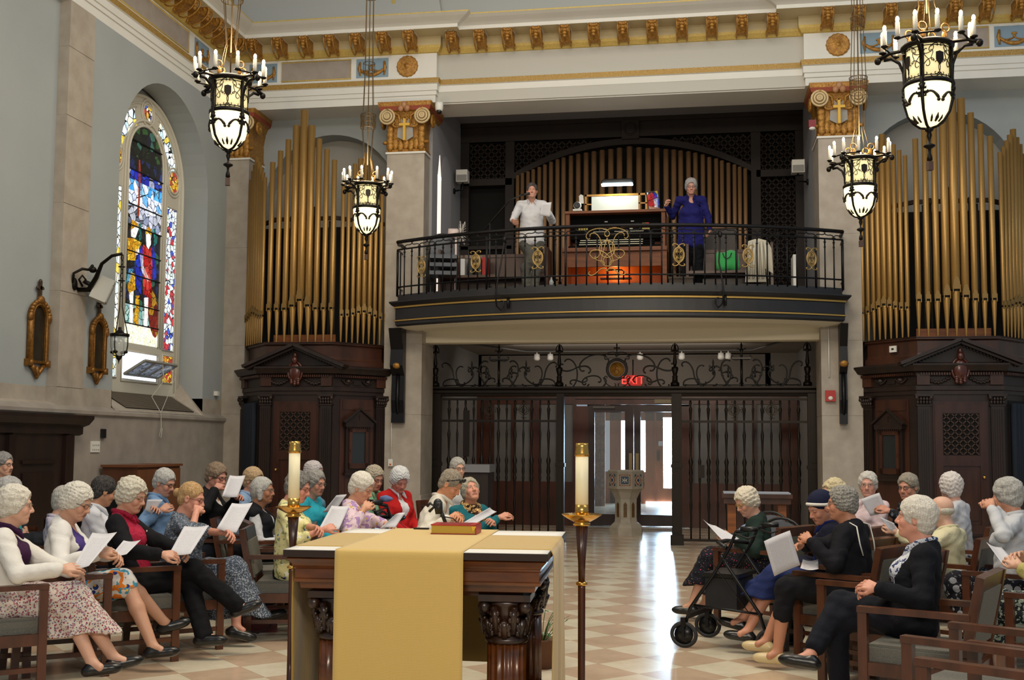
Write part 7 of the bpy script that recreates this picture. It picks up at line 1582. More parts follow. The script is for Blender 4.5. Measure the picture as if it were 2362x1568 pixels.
def papermat():
    m = bpy.data.materials.new('printed_paper'); m.use_nodes = True; nt = m.node_tree; N = nt.nodes; L = nt.links; bs = N['Principled BSDF']; bs.inputs['Roughness'].default_value = .8
    uv = N.new('ShaderNodeUVMap'); sp = N.new('ShaderNodeSeparateXYZ'); L.new(uv.outputs[0], sp.inputs[0])
    def M2(op, a, b_=None, v=None):
        x = N.new('ShaderNodeMath'); x.operation = op; L.new(a, x.inputs[0])
        if b_ is not None: L.new(b_, x.inputs[1])
        if v is not None: x.inputs[1].default_value = v
        return x.outputs[0]
    row = M2('FRACT', M2('MULTIPLY', sp.outputs[1], v=34)); r1 = M2('LESS_THAN', row, v=.4)
    no = N.new('ShaderNodeTexNoise'); no.inputs['Scale'].default_value = 60; L.new(uv.outputs[0], no.inputs[0]); nn = M2('GREATER_THAN', no.outputs[0], v=.46)
    e = M2('MULTIPLY', M2('GREATER_THAN', sp.outputs[0], v=.12), M2('LESS_THAN', sp.outputs[0], v=.86)); f = M2('MULTIPLY', M2('GREATER_THAN', sp.outputs[1], v=.1), M2('LESS_THAN', sp.outputs[1], v=.88))
    a = M2('MULTIPLY', M2('MULTIPLY', r1, nn), M2('MULTIPLY', e, f)); a = M2('MULTIPLY', a, v=.36)
    x = N.new('ShaderNodeMixRGB'); x.inputs[1].default_value = _lin('cccbd0') + (1,); x.inputs[2].default_value = _lin('55555c') + (1,); L.new(a, x.inputs[0]); L.new(x.outputs[0], bs.inputs['Base Color']); return m
PAPT = papermat()
def paper(c, d, label, bend=.012):
    """c: pixel corners TL TR BR BL, d: depth of each corner"""
    d = [d] * 4 if not isinstance(d, (list, tuple)) else d; P = [at_d(x, y, z) for (x, y), z in zip(c, d)]; n = 6; V, F, UV = [], [], []
    nz = unit(np.cross(P[1] - P[0], P[3] - P[0]))
    for j in range(n + 1):
        for i in range(n + 1):
            u, v = i / n, j / n; p = P[0] * (1 - u) * (1 - v) + P[1] * u * (1 - v) + P[2] * u * v + P[3] * (1 - u) * v; V.append(p + nz * bend * math.sin(PI * u)); UV.append((u, 1 - v))
    F = [(j * (n + 1) + i, j * (n + 1) + i + 1, (j + 1) * (n + 1) + i + 1, (j + 1) * (n + 1) + i) for j in range(n) for i in range(n)]
    cen = np.mean(P, 0); b = MB(); b.add(np.array(V) - cen, F, 0, True); o = b.build('printed_sheet', PAPT, label=label, cat='paper'); o.location = [float(q) for q in cen]
    uvl = o.data.uv_layers.new(name='UVMap'); idx = [vi for p in o.data.polygons for vi in p.vertices]
    for k, vi in enumerate(idx): uvl.data[k].uv = UV[vi]
    md_ = o.modifiers.new('t', 'SOLIDIFY'); md_.thickness = .0006; return o
# ================================================================== CHAIRS
SEATF = mat('chair_tweed', '74726a', .9, spot=(140, '5c5a52', .5), bump=(160, .3))
def make_armchair():
    r = empty('armchair', 'x', 'chair', (0, 0, 0))
    b = MB(); b.box(-.255, .255, -.25, .27, .37, .40); b.box(-.25, .25, -.245, .265, .40, .445); b.box(-.235, .235, -.23, .25, .445, .462); b.build('seat', SEATF, r)
    b = MB(); Rb = rotx(math.radians(12)); b.box(-.235, .235, -.03, .02, .03, .34, 0, rot=Rb, o=(0, -.262, .46)); b.box(-.215, .215, .02, .032, .05, .32, 0, rot=Rb, o=(0, -.262, .46)); bk = b.build('backrest', SEATF, r)
    b = MB(); b.box(-.26, .26, -.022, .022, .33, .42, 0, rot=Rb, o=(0, -.262, .46)); b.build('top_rail', CWOOD, bk)
    for s_ in (-1, 1):
        b = MB(); x = s_ * .285; b.box(x - .022, x + .022, .24, .29, 0, .64); b.build('leg', CWOOD, r)
        b = MB(); b.bar((x, -.30, 0), (x, -.27, .45), .045, .05, up=(0, 1, 0)); b.bar((x, -.27, .44), (x, -.355, .87), .045, .045, up=(0, 1, 0)); b.build('leg', CWOOD, r)
        b = MB(); b.box(x - .03, x + .03, -.30, .292, .64, .672); b.build('arm', CWOOD, r)
        b = MB(); b.box(x - .015, x + .015, -.28, .25, .30, .37); b.box(x - .012, x + .012, -.28, .25, .14, .17); b.build('side_rail', CWOOD, r)
    b = MB(); b.box(-.27, .27, .25, .28, .30, .37); b.box(-.27, .27, -.29, -.26, .30, .37); b.build('front_rail', CWOOD, r)
    return r
AC = [make_armchair()]; 
def chair(loc, th, label, group=None):
    o = AC[0] if not AC[0].get('placed') else dup(AC[0]); first = 'placed' not in AC[0]
    if first: AC[0]['placed'] = 1
    o.location = (float(loc[0]), float(loc[1]), 0); o.rotation_euler = (0, 0, -math.radians(th)); o['label'] = label
    if group: o['group'] = group
    return o
def under(lbl, th, what, dy=0.):
    p = PEOPLE[lbl].location; t = math.radians(th); return chair((p[0] + math.sin(t) * dy, p[1] + math.cos(t) * dy), th, what)
def make_stack_chair(loc, th, label, group=None):
    r = empty('banquet_chair', label, 'chair', loc, -math.radians(th), group); GV = mat('grey_vinyl', '5c6068', .6); 
    b = MB(); b.box(-.21, .21, -.2, .22, .42, .48); b.build('seat', GV, r)
    P = [(-.2, -.22, .45)] + [(-.21 * math.cos(t), -.27, .72 + .17 * math.sin(t)) for t in np.linspace(0, PI, 11)] + [(.2, -.22, .45)]
    b = MB(); b.tube(P, .013, 7); b.build('back_frame', BLACKP, r)
    b = MB(); b.prism([(.19 * math.cos(t), .70 + .16 * math.sin(t)) for t in np.linspace(0, PI, 11)] + [(-.18, .55), (.18, .55)], (0, -.245, 0), (1, 0, 0), (0, 0, 1), .035); b.build('backrest', GV, r)
    for x, y in ((-.2, .2), (.2, .2), (-.2, -.24), (.2, -.24)): b = MB(); b.tube([(x, y * .9, .43), (x * 1.08, y * 1.1, 0)], .012, 6); b.build('leg', BLACKP, r)
    return r
def make_rollator(loc, th, label):
    r = empty('rollator', label, 'walker', loc, -math.radians(th)); T = mat('rollator_tube', '141518', .3, .4)
    for s_ in (-1, 1):
        x = s_ * .27
        b = MB(); b.tube([(x, .30, .20), (x, .27, .30), (x, .06, .60), (x, -.06, .80), (x, -.10, .90), (x, -.24, .93)], .0135, 8); b.tube([(x, -.34, .12), (x, -.28, .30), (x, -.02, .66), (x, .02, .72)], .0135, 8); b.tube([(x, .24, .33), (x, -.30, .30)], .010, 6); b.build('side_frame', T, r)
        b = MB(); b.tube([(x, -.14, .925), (x, -.27, .93)], .02, 8); b.build('grip', BLACK, r); b = MB(); b.tube([(x + .02 * s_, -.10, .89), (x + .03 * s_, -.2, .86), (x + .02 * s_, -.26, .88)], .007, 5); b.tube([(x, -.1, .86), (x * 1.2, .1, .7), (x, -.2, .3)], .0035, 4); b.build('brake_lever', BLACKP, r)
        for y, nm in ((.32, 'caster'), (-.36, 'wheel')):
            b = MB(); b.tube([(x, y + .10 * math.cos(t) * .98, .10 + .085 * math.sin(t)) for t in np.linspace(0, 2 * PI, 25)[:-1]], .016, 8, closed=True); w_ = b.build(nm, mat('tyre_rubber', '232326', .7), r)
            b = MB(); b.lathe([(0, -.012), (.075, -.01), (.075, .01), (0, .012)], 16, (x, y, .10), rot=[[0, 0, 1], [0, 1, 0], [-1, 0, 0]]); b.build('hub', T, w_)
            b = MB(); b.box(x - .02, x + .02, y - .02, y + .02, .16, .23); b.box(x - .022, x - .016, y - .012, y + .012, .08, .2); b.box(x + .016, x + .022, y - .012, y + .012, .08, .2); b.build('fork', T, r)
    b = MB(); b.box(-.22, .22, -.10, .18, .545, .575); b.build('seat', BLACK, r); b = MB(); b.box(-.2, .2, -.08, .17, .30, .54); b.tube([(-.2, .18, .42), (0, .2, .38), (.2, .18, .42)], .02, 5); b.build('storage_bag', mat('black_nylon', '16161a', .7), r)
    b = MB(); b.box(-.27, .27, .275, .30, .225, .26); b.build('front_bar', T, r); b = MB(); b.tube([(-.27, -.02, .78), (-.1, .10, .80), (.1, .10, .80), (.27, -.02, .78)], .017, 7); b.build('back_bar', BLACK, r)
    return r

# ================================================================== THE CONGREGATION
W1, W2 = 'd6d2c8', 'b4aea4'
SKIRT1 = fab('small_red_floral', 'ccc2b8', [('v', 52, .38, 'a87880'), ('v', 66, .30, '64647a'), ('v', 47, .25, '8c3040')]); SKIRT2 = fab('bright_abstract_print', 'd8d4d0', [('n', 13, .55, 'd87828'), ('v', 16, .30, '2a3c80'), ('n', 19, .60, '4c94b0'), ('v', 22, .2, 'e8b040')])
DRESS4 = fab('blue_grey_fleck', '47505e', [('n', 95, .55, '9aa2ac')]); YFL = fab('yellow_blue_floral', 'dcd49a', [('v', 15, .28, 'e8e6d4'), ('v', 15, .17, '5a78b0'), ('n', 30, .60, '8a9a60')]); PFL = fab('pink_lilac_floral', 'd8c2cc', [('n', 16, .54, 'a888b8'), ('v', 17, .22, 'c8a858'), ('v', 24, .15, 'b86a84')])
SKR1 = fab('dark_small_floral', '1a1a22', [('v', 34, .17, 'c84870'), ('v', 41, .13, 'd8b048'), ('v', 50, .11, '8aa0c0')]); SKR10 = fab('black_white_floral', '15161e', [('v', 13, .40, '8a8c92'), ('v', 13, .28, '15161e'), ('v', 13, .15, 'a0a2a6'), ('n', 45, .63, '787a80')]); BLW = fab('blue_white_scribble', 'c8ccd4', [('n', 48, .54, '3a4468')]); LIL = fab('lilac_check', 'c0b8c8', [('n', 40, .6, '8c7c9c')])
RB = fab('cherry_blouse', 'a82440', [('n', 60, .6, '7c1830')]); DKP = fab('dark_print', '1c1e24', [('n', 50, .6, '6a7078')])
def wrist(i, m, w=.012):
    def f(r, Q, nb, A, L, Rh, pel, chest):
        E_, w_ = A[i][1], A[i][2]; d = unit(w_ - E_); a = unit(np.cross(d, (0, 0, 1))); c = np.cross(d, a); o = w_ - d * .035; b = MB(); b.tube([o + .029 * (a * math.cos(t) + c * math.sin(t)) for t in np.linspace(0, 2 * PI, 15)[:-1]], .0035, 6, closed=True); b.ell(o - c * .03, (.012, .012, .006), 8, 6); b.build('wristwatch', m, r)
    return f
def buttons(r, Q, nb, A, L, Rh, pel, chest):
    for k in range(3):
        t = .25 + .22 * k; b = MB(); p = nb * (1 - t) + pel * t + np.array([0, .155 - .02 * k + .03 * t, 0]); b.ell(p, (.008, .005, .008), 8, 6); b.build('button', WHITEP, r)
p1 = 'elderly person in a white jacket and floral skirt, front row far left'
person(p1, (36, 1164), 7.2, 58, 60, 4, hair=('full', 'd8d2c4', 'b8b0a0', .017), top=('jacket', 'dcd9d2', 'collar'), inner='3a1c3c', vneck=.15, bottom=('skirt', SKIRT1), hem=.34, hands=((196, 1336, 7.25), (158, 1322, 6.95)), feet=((228, 1562), (285, 1552)), glasses='8a7a6a', near=True, fat=1.12, curl=(.75, .3), extra=wrist(1, BRASS), lean=.07)
p2 = 'person in white cardigan with orange and blue skirt, reading, legs crossed'
person(p2, (178, 1156), 7.7, 66, 88, 22, hair=('curly', 'd8d4c8', 'bcb6a8', .018), top=('jacket', 'dedcd8'), inner='4a3a7c', vneck=.13, bottom=('skirt', SKIRT2), hem=.48, hands=((272, 1288, 7.55), (240, 1286, 7.35)), knees=((-.04, .43, .55), (-.06, .42, .61)), feet=((365, 1520), (-.22, .70, .26)), glasses='1c1c24', near=True, fat=.95, curl=(.7, .7), lean=.10, skin='c08c70')
p3 = 'person in black blazer and cherry red blouse, reading with crossed legs'
person(p3, (305, 1142), 8.2, 72, 92, 16, hair=('big', 'ccc6b4', 'a8a08c', .022), top=('jacket', '131317', 'collar'), inner=RB, vneck=.17, bottom=('trousers', '0f0f13'), hem=1.0, hands=((445, 1283, 8.1), (385, 1287, 7.8)), knees=((-.04, .42, .62), (-.12, .42, .54)), feet=((-.02, .76, .36), (478, 1495)), glasses='8a7260', near=True, fat=1.08, lean=.0, skin='c08a70', extra=buttons)
p4 = 'person with a blonde bun in a long blue-grey dress, hand on mouth'
person(p4, (442, 1148), 8.7, 64, 86, 14, hair=('bun', 'b8905c', '8c683c', .006), top=('top', DRESS4), vneck=.02, bottom=('skirt', DRESS4), hem=.20, hands=((545, 1234, 8.45), (466, 1168, 8.5)), knees=((-.08, .42, .55), (-.06, .43, .56)), feet=((545, 1465), (632, 1445)), glasses='4a3838', near=True, fat=1.25, lean=.10, sleeve=.35, skin='c88870', curl=(.6, .8))
person('grey-haired person in a teal top, mostly hidden behind the front row at the left edge', (22, 1136), 9.0, 60, 75, 10, hair=('full', 'a8a6a4', '8a8886', .016), top=('top', '2c8c90'), bottom=('trousers', '22252c'), noleg=False)
person('person in a lilac checked shirt hidden behind the white cardigan', (152, 1156), 9.3, 58, 70, 10, hair=('short', 'b0aca4', '8c8880', .012), top=('top', LIL, 'collar'), bottom=('trousers', '22252c'))
person('dark-haired person in a white collared shirt looking away', (240, 1132), 9.6, 60, 46, 18, hair=('short', '2a2624', '161412', .014), top=('top', 'c8cad0', 'collar'), bottom=('trousers', '22252c'), skin='b07a5c')
person('grey short-haired person in light blue shirt reading a sheet', (380, 1112), 10.3, 62, 100, 20, hair=('short', 'b8b6b0', '8e8c88', .012), top=('top', '6f8fb4', 'collar'), bottom=('trousers', '22252c'), glasses='3a3230', hands=((350, 1180, 10.0), (375, 1185, 10.0)), skin='b88068')
person('brown-haired person in black jacket with hand raised to the mouth', (500, 1098), 10.6, 80, 108, 16, hair=('short', '7c6650', '5c4a3a', .016), top=('jacket', '121216'), inner='d0ccc6', vneck=.07, bottom=('trousers', '1c1c20'), glasses='2a2020', hands=((553, 1150, 10.4), (507, 1120, 10.35)), skin='b87c68', sleeve=.95)
person('blond-haired person in light blue shirt behind the grey-haired person in a vest', (585, 1107), 11.2, 85, 104, 10, hair=('short', 'b89870', '8c7050', .016), top=('top', '8aa4c4', 'collar'), bottom=('trousers', '22252c'), glasses='4a4040', skin='c08670')
person('grey-haired person in white blouse and black vest, looking right', (607, 1130), 10.5, 76, 90, 2, hair=('bob', 'b6b4ae', '8e8c86', .010), top=('jacket', '17181c'), inner='c8cacc', vneck=.06, bottom=('trousers', '17181c'), glasses='8a7a68', skin='a06a4c', sleeve=.15)
person('person in a yellow floral blouse partly hidden by the left candle', (688, 1122), 9.2, 75, 92, 18, hair=('full', '6c6864', '504c48', .014), top=('top', YFL), vneck=.04, bottom=('trousers', '20242c'), glasses='6a3434', fat=1.15, sleeve=.5, hands=((735, 1222, 8.9), (762, 1228, 8.9)), skin='c8846c', near=True, wide=1.1)
person('grey-haired person in a turquoise top with glasses', (728, 1113), 10.8, 95, 112, 10, hair=('full', '8e8a84', '6c6862', .014), top=('top', '2a9aac'), bottom=('trousers', '22252c'), glasses='8a8078', skin='b87c64')
person('white-haired person just visible behind the turquoise top', (724, 1090), 12.0, 95, 100, 8, hair=('curly', 'c0b8b8', '9c9494', .014), top=('top', '5a7a94'), bottom=('trousers', '22252c'))
person('white-haired person in pink and lilac floral jacket, hand at mouth', (835, 1124), 9.6, 72, 98, 22, hair=('short', 'dcd6c8', 'bcb4a4', .018), top=('jacket', PFL), inner='d08890', vneck=.05, bottom=('trousers', 'c87880'), hands=((915, 1218, 9.3), (850, 1172, 9.3)), glasses='b09878', skin='c88c6c', near=True, extra=wrist(1, BRASS), sleeve=.8)
person('curly sandy-grey-haired person in a pale green shirt', (864, 1102), 11.6, 110, 126, 18, hair=('curly', 'a89c84', '84786a', .018), top=('top', '7aa886', 'collar'), bottom=('trousers', '22252c'), glasses='4a4040', skin='b87c64')
person('white curly-haired person in a red jacket with head bowed', (922, 1106), 11.6, 120, 140, 30, hair=('curly', 'd4d4d4', 'acacac', .022), top=('jacket', 'b01c1c', 'collar'), inner='d0d0d4', vneck=.05, bottom=('trousers', '22252c'), skin='b87464')
def shades(r, Q, nb, A, L, Rh, pel, chest):
    b = MB(); b.tube([Q(.079, -.02, .02), Q(.08, .03, .06), Q(.06, .07, .095)], .005, 5); b.tube([Q(-.079, -.02, .02), Q(-.08, .03, .06), Q(-.06, .07, .095)], .005, 5)
    for sd in (-1, 1): b.ell(Q(sd * .033, .078, .085), (.03, .012, .02), 10, 7, rot=Rh)
    b.build('sunglasses', BLACKP, r)
person('short-haired person in a white shirt bending forward, sunglasses on head', (1040, 1116), 9.8, 82, 100, 34, hair=('short', '8c7f6c', '6a6052', .010), sex='m', top=('top', 'd4cec0', 'collar'), bottom=('trousers', '1c1c20'), hem=.9, lean=.30, hands=((1055, 1200, 9.5), (1045, 1204, 9.45)), skin='c4825c', near=True, extra=shades)
def scarf(r, Q, nb, A, L, Rh, pel, chest):
    b = MB()
    for k, (z, rr) in enumerate(((.02, .075), (-.01, .085), (-.035, .09))): b.tube([nb + np.array([rr * math.cos(t), .015 + rr * 1.1 * math.sin(t), z - .02 * math.sin(t)]) for t in np.linspace(0, 2 * PI, 19)[:-1]], .022, 7, closed=True)
    b.tube([nb + (0, .10, -.03), nb + (.03, .15, -.10), nb + (.05, .16, -.20)], [.03, .035, .03], 7); b.tube([nb + (0, .10, -.03), nb + (-.03, .15, -.09), nb + (-.06, .16, -.16)], [.03, .035, .03], 7)
    b.build('scarf', fab('gold_brown_stripe_scarf', 'b8905c', [('n', 26, .52, '3a2418'), ('n', 40, .6, 'd8bc88')], fold=(20, .4)), r)
person('grey-haired person in a teal shawl and striped scarf, head tipped back', (1085, 1130), 10.8, 128, 150, -22, roll=8, hair=('full', 'a8a08c', '847c6c', .014), top=('top', '1f6670'), bottom=('trousers', '1c2430'), hands=((1140, 1210, 10.5), (1165, 1195, 10.6)), skin='c4846a', fat=1.15, wide=1.15, extra=scarf)
person('grey-haired person in a white shirt at the very back by the iron screen', (1056, 1079), 13.5, 130, 140, 6, hair=('short', 'b0aca4', '8c8880', .014), top=('top', 'c8c8c8', 'collar'), bottom=('trousers', '22252c'), glasses='3a3432')
person('grey-haired person seated far back at the extreme left edge', (8, 1070), 11.4, 80, 95, 4, hair=('short', '8c8a88', '6e6c6a', .012), top=('top', '30343c'), bottom=('trousers', '22252c'), glasses='3a3432')
# right-hand side
person('white-haired person in a dark green jacket bowing over a walker', (1722, 1156), 9.9, -84, -116, 26, hair=('big', 'd8ceb8', 'b8ac94', .016), top=('jacket', '1c2c26'), inner='7c8cac', vneck=.13, bottom=('skirt', SKR1), hem=.32, hands=((1672, 1245, 9.6), (1690, 1245, 9.6)), feet=((1622, 1405), (1590, 1410)), glasses='c0a050', near=True, fat=1.1, wide=1.1, skin='c08a70', lean=.12)
def veil(r, Q, nb, A, L, Rh, pel, chest):
    P = [ell(Q(0, -.02, .045), (.088, .104, .090), .02, 1, Rh), ell(Q(0, -.075, -.03), (.075, .04, .09), .03, 1, Rh), ell(Q(0, .13, -.045), (.10, .105, .105), .006, -1, Rh), ell(Q(0, .03, -.09), (.12, .12, .06), .006, -1, Rh)]
    meshobj('veil', [evalf(P, .006)], fab('navy_veil', '1a1e36'), r)
    b = MB(); b.tube([Q(.084 * math.cos(t), -.012 + .096 * math.sin(t), .022 + .042 * max(0, math.sin(t))) for t in np.linspace(-.3, PI + .3, 17)], .013, 7); b.build('veil_band', mat('white_band', 'd8d4ca', .8), r)
person('person in a navy veil with a white band, dark jacket and blue skirt', (1892, 1170), 8.7, -78, -118, 24, hair=('short', 'b0aca8', '908c88', .006), top=('jacket', '16182a', 'collar'), inner='24306a', vneck=.11, bottom=('skirt', fab('blue_skirt', '25305e')), hem=.42, feet=((1712, 1480), (1680, 1468)), near=True, fat=1.05, skin='c48468', extra=veil, lean=.10)
def sailor(r, Q, nb, A, L, Rh, pel, chest):
    b = MB(); wt = mat('white_piping', 'd8d6ce', .7)
    b.tube([nb + p for p in ((.05, .10, -.06), (.09, .04, .0), (.10, -.03, .02), (.14, -.09, .0), (.15, -.115, -.12), (.13, -.13, -.2))], .0055, 5); b.tube([nb + p for p in ((-.05, .10, -.06), (-.09, .04, .0), (-.10, -.03, .02), (-.14, -.09, .0), (-.15, -.115, -.12), (-.13, -.13, -.2))], .0055, 5)
    b.tube([pel + p for p in ((-.14, .03, .22), (-.19, .06, .12), (-.19, .08, .0))], .006, 5); b.build('white_piping', wt, r)
person('grey curly-haired person in a black sailor-collar jacket and tan sandals', (1942, 1160), 8.1, -64, -80, 4, hair=('curly', '8c8880', '5c5a56', .012), top=('jacket', '121218'), inner='16161c', vneck=.03, bottom=('trousers', '17171b'), hem=.42, hands=((1850, 1252, 7.9), (1838, 1262, 7.95)), feet=((1792, 1515), (1758, 1500)), glasses='9a9088', near=True, skin='b87a5c', shoes='c8b488', fat=1.18, wide=1.1, extra=sailor, lean=.06)
person('blond-haired person hidden behind the navy veil', (1922, 1136), 9.9, -60, -110, 5, hair=('big', 'ccbc94', 'a89870', .014), top=('top', '6a6a74'), bottom=('trousers', '22252c'))
person('white-haired smiling person with glasses in a pale pink shirt facing the camera', (2002, 1117), 10.7, -120, -166, 2, hair=('full', 'c4c0b8', '9c9890', .012), top=('top', 'd0bcc0', 'collar'), bottom=('trousers', '3a3a44'), glasses='9a8c80', smile=True, skin='c08874')
person('smiling person with sandy-grey swept hair, glasses and dark top', (2094, 1122), 10.5, -110, -140, 8, hair=('short', '8c8474', '6a6254', .014), top=('top', DKP), bottom=('trousers', '22252c'), glasses='2c2424', smile=True, skin='b87c64', hands=((2040, 1180, 10.2), None), wide=1.05)
person('white-haired person in navy jacket and trousers, seated in profile, hands folded', (2112, 1194), 6.6, -76, -74, -6, hair=('short', 'd6d0c4', 'aea89c', .020), top=('jacket', '0f1118', 'collar'), inner=BLW, vneck=.14, bottom=('trousers', '14161f'), hem=.80, hands=((2006, 1370, 6.35), (2002, 1368, 6.5)), knees=((.05, .44, .62), (-.0, .43, .53)), feet=((1868, 1512, 6.6), (.02, .43, .085)), near=True, fat=1.15, wide=1.08, skin='c88870', curl=(.4, .4), lean=-.02)
person('balding person in a cream sweater seen from behind', (2170, 1177), 8.9, -56, -62, 4, sex='m', hair=('bald', 'c8c4b4', 'a8a494', .01), top=('top', 'd0c8a4', 'collar'), bottom=('trousers', '6a6458'), skin='c89880', hands=((2052, 1225, 8.6), (.1, .35, .75)))
person('person with full white hair in a white t-shirt, head turned away', (2192, 1122), 10.1, -60, -20, 0, hair=('big', 'd4ccc8', 'b4aca8', .020), top=('top', 'c4c4c8'), bottom=('trousers', '22252c'), fat=1.1, wide=1.1, skin='c08c78', sleeve=.1)
person('grey-haired person in white jacket lifting a hand to the eyes, black floral skirt', (2322, 1142), 8.2, -62, -52, 4, hair=('full', 'a8a6a0', '868480', .018), top=('top', 'c2c4c8', 'collar'), bottom=('skirt', SKR10), hem=.36, hands=((2275, 1158, 7.95), (2285, 1165, 8.05)), feet=((2240, 1475), (2290, 1500)), near=True, skin='c08468', curl=(.8, .8), extra=wrist(0, BRASS), wide=1.05)
person('person at the right edge in a dark leafy skirt, only knees and hands in view', (2440, 1215), 7.0, -60, -70, 10, hair=('short', 'a8a49c', '848078', .014), top=('top', 'b0a868'), bottom=('skirt', fab('grey_green_leafy', '20242a', [('n', 40, .55, '8a9a90'), ('n', 55, .62, 'a8b0a0')])), hem=.32, hands=((2330, 1308, 6.8), (2350, 1290, 6.9)), near=True)
# up in the loft
person('standing person in a white jacket and grey trousers singing from a sheet', (1227, 440), 17.15, 172, 172, 0, sex='m', stand=True, base=3.75, hair=('short', '3a3230', '241e1c', .012), top=('jacket', 'c8c8cc', 'collar'), inner='c8c8cc', vneck=.02, bottom=('trousers', '55544e'), hem=.96, lean=.02, hands=((1268, 498, 16.9), (1172, 528, 16.55)), knees=((.09, .04, .46), (-.08, .06, .46)), feet=((.07, .06, .08), (-.04, .10, .08)), skin='b8806a', smile=True, wide=1.05)
person('standing person in a dark blue blouse with curly grey hair beside the organ', (1594, 430), 17.4, 176, 176, 14, stand=True, base=3.75, hair=('curly', 'a09c9c', '787474', .020), top=('top', '1c1c5c', 'collar'), vneck=.05, bottom=('trousers', '0f0f14'), hem=.96, lean=.03, hands=((1640, 540, 17.3), (1528, 478, 17.45)), skin='b8806c', smile=True, fat=1.12, wide=1.15, glasses='7a6a60')

# ---- chairs: one under every seated person, and the empty ones
def ccorner(x, y, th, label, s_=-1):
    c = at_z(x, y, .67); t = math.radians(th); X_, Y_ = s_ * .285, .27; return chair((c[0] - X_ * math.cos(t) - Y_ * math.sin(t), c[1] + X_ * math.sin(t) - Y_ * math.cos(t)), th, label)
k = 0
for lb, r_ in list(PEOPLE.items()):
    if 'standing' in lb or 'shawl' in lb: continue
    if 'folded' in lb: k += 1; ccorner(1988, 1398, -66, 'mahogany armchair under the white-haired person in navy with folded hands'); continue
    if k == 0: k += 1; ccorner(104, 1347, 49, 'mahogany armchair under the person in white jacket and floral skirt at far left', 1); continue
    th = {0: 49, 1: 50, 2: 50, 3: 50}.get(k, -math.degrees(r_.rotation_euler[2])); k += 1
    for q_, v_ in (('dark green jacket', -56), ('navy veil', -54), ('sailor-collar', -56)):
        if q_ in lb: th = v_
    chair((r_.location[0], r_.location[1]), th, 'mahogany armchair under the ' + ' '.join(lb.replace('elderly ', '').split()[:11]))
p = at_z(640, 1425); chair((-3.62, 9.55), 58, 'empty mahogany armchair with grey seat beside the long blue-grey dress')
c_ = ccorner(1893, 1337, -60, 'empty mahogany armchair holding a white bottle, between two people at right')
ccorner(2092, 1466, -57, 'empty mahogany armchair in the right foreground, farther of the two cut off by the frame'); ccorner(2126, 1517, -57, 'nearest empty mahogany armchair, cut off at the bottom right corner')
for i, (x, y, d, th, lb) in enumerate(((938, 1175, 10.9, 100, 'grey banquet chair with arched black back behind the red jacket'), (900, 1190, 10.3, 95, 'grey banquet chair with arched black back nearer the lilac floral jacket'), (1805, 1165, 11.6, -150, 'grey arched-back banquet chair behind the dark green jacket, farther one'), (1833, 1190, 10.6, -150, 'grey arched-back banquet chair behind the dark green jacket, nearer one'))):
    p = at_d(x, y, d); make_stack_chair((p[0], p[1], 0), th + 180 if i > 1 else th, lb)
# rollators
ca = (at_z(1580, 1468) + at_z(1622, 1494)) / 2; rd = math.radians(-70); rr = make_rollator((ca[0] - math.sin(rd) * .34, ca[1] - math.cos(rd) * .34, 0), -70, 'black four-wheeled walker with seat and bag in front of the green jacket')
p = at_d(893, 1170, 9.9); make_rollator((p[0], p[1] + .1, 0), 60, 'black walker with a blue towel beside the lilac floral jacket').scale = (1, 1, 1.13)
o = blob('towel', mat('blue_towel', '5a6a94', .95), at_d(890, 1150, 9.75), (.055, .035, .028), 'folded blue towel on the handle of the far walker', 'towel')
# wheelchair of the person in the shawl
r_ = PEOPLE['grey-haired person in a teal shawl and striped scarf, head tipped back']; wc = empty('wheelchair', 'black wheelchair carrying the person in the teal shawl', 'wheelchair', (r_.location[0], r_.location[1], 0), r_.rotation_euler[2])
b = MB(); b.box(-.23, .23, -.22, .24, .40, .46); b.box(-.23, .23, -.27, -.22, .44, .92); b.build('seat', BLACK, wc)
for s_ in (-1, 1):
    b = MB(); b.tube([(s_ * .3, -.15 + .29 * math.cos(t), .30 + .29 * math.sin(t)) for t in np.linspace(0, 2 * PI, 33)[:-1]], .014, 7, closed=True); w_ = b.build('wheel', mat('tyre_rubber', '232326', .7), wc)
    b = MB()
    for k in range(8): a = k * PI / 4; b.tube([(s_ * .3, -.15, .3), (s_ * .3, -.15 + .28 * math.cos(a), .3 + .28 * math.sin(a))], .003, 4)
    b.build('spokes', mat('spoke_steel', '8a8a8a', .3, .9), w_)
    b = MB(); b.box(s_ * .26 - .025, s_ * .26 + .025, -.2, .18, .66, .70); b.build('armrest', BLACK, wc)
    b = MB(); b.tube([(s_ * .25, .2, .68), (s_ * .25, .25, .45), (s_ * .25, .42, .2), (s_ * .2, .5, .1)], .012, 6); b.tube([(s_ * .25, -.25, .3), (s_ * .25, -.28, .93), (s_ * .25, -.38, .95)], .013, 6); b.build('tube_frame', mat('rollator_tube', '141518', .3, .4), wc)
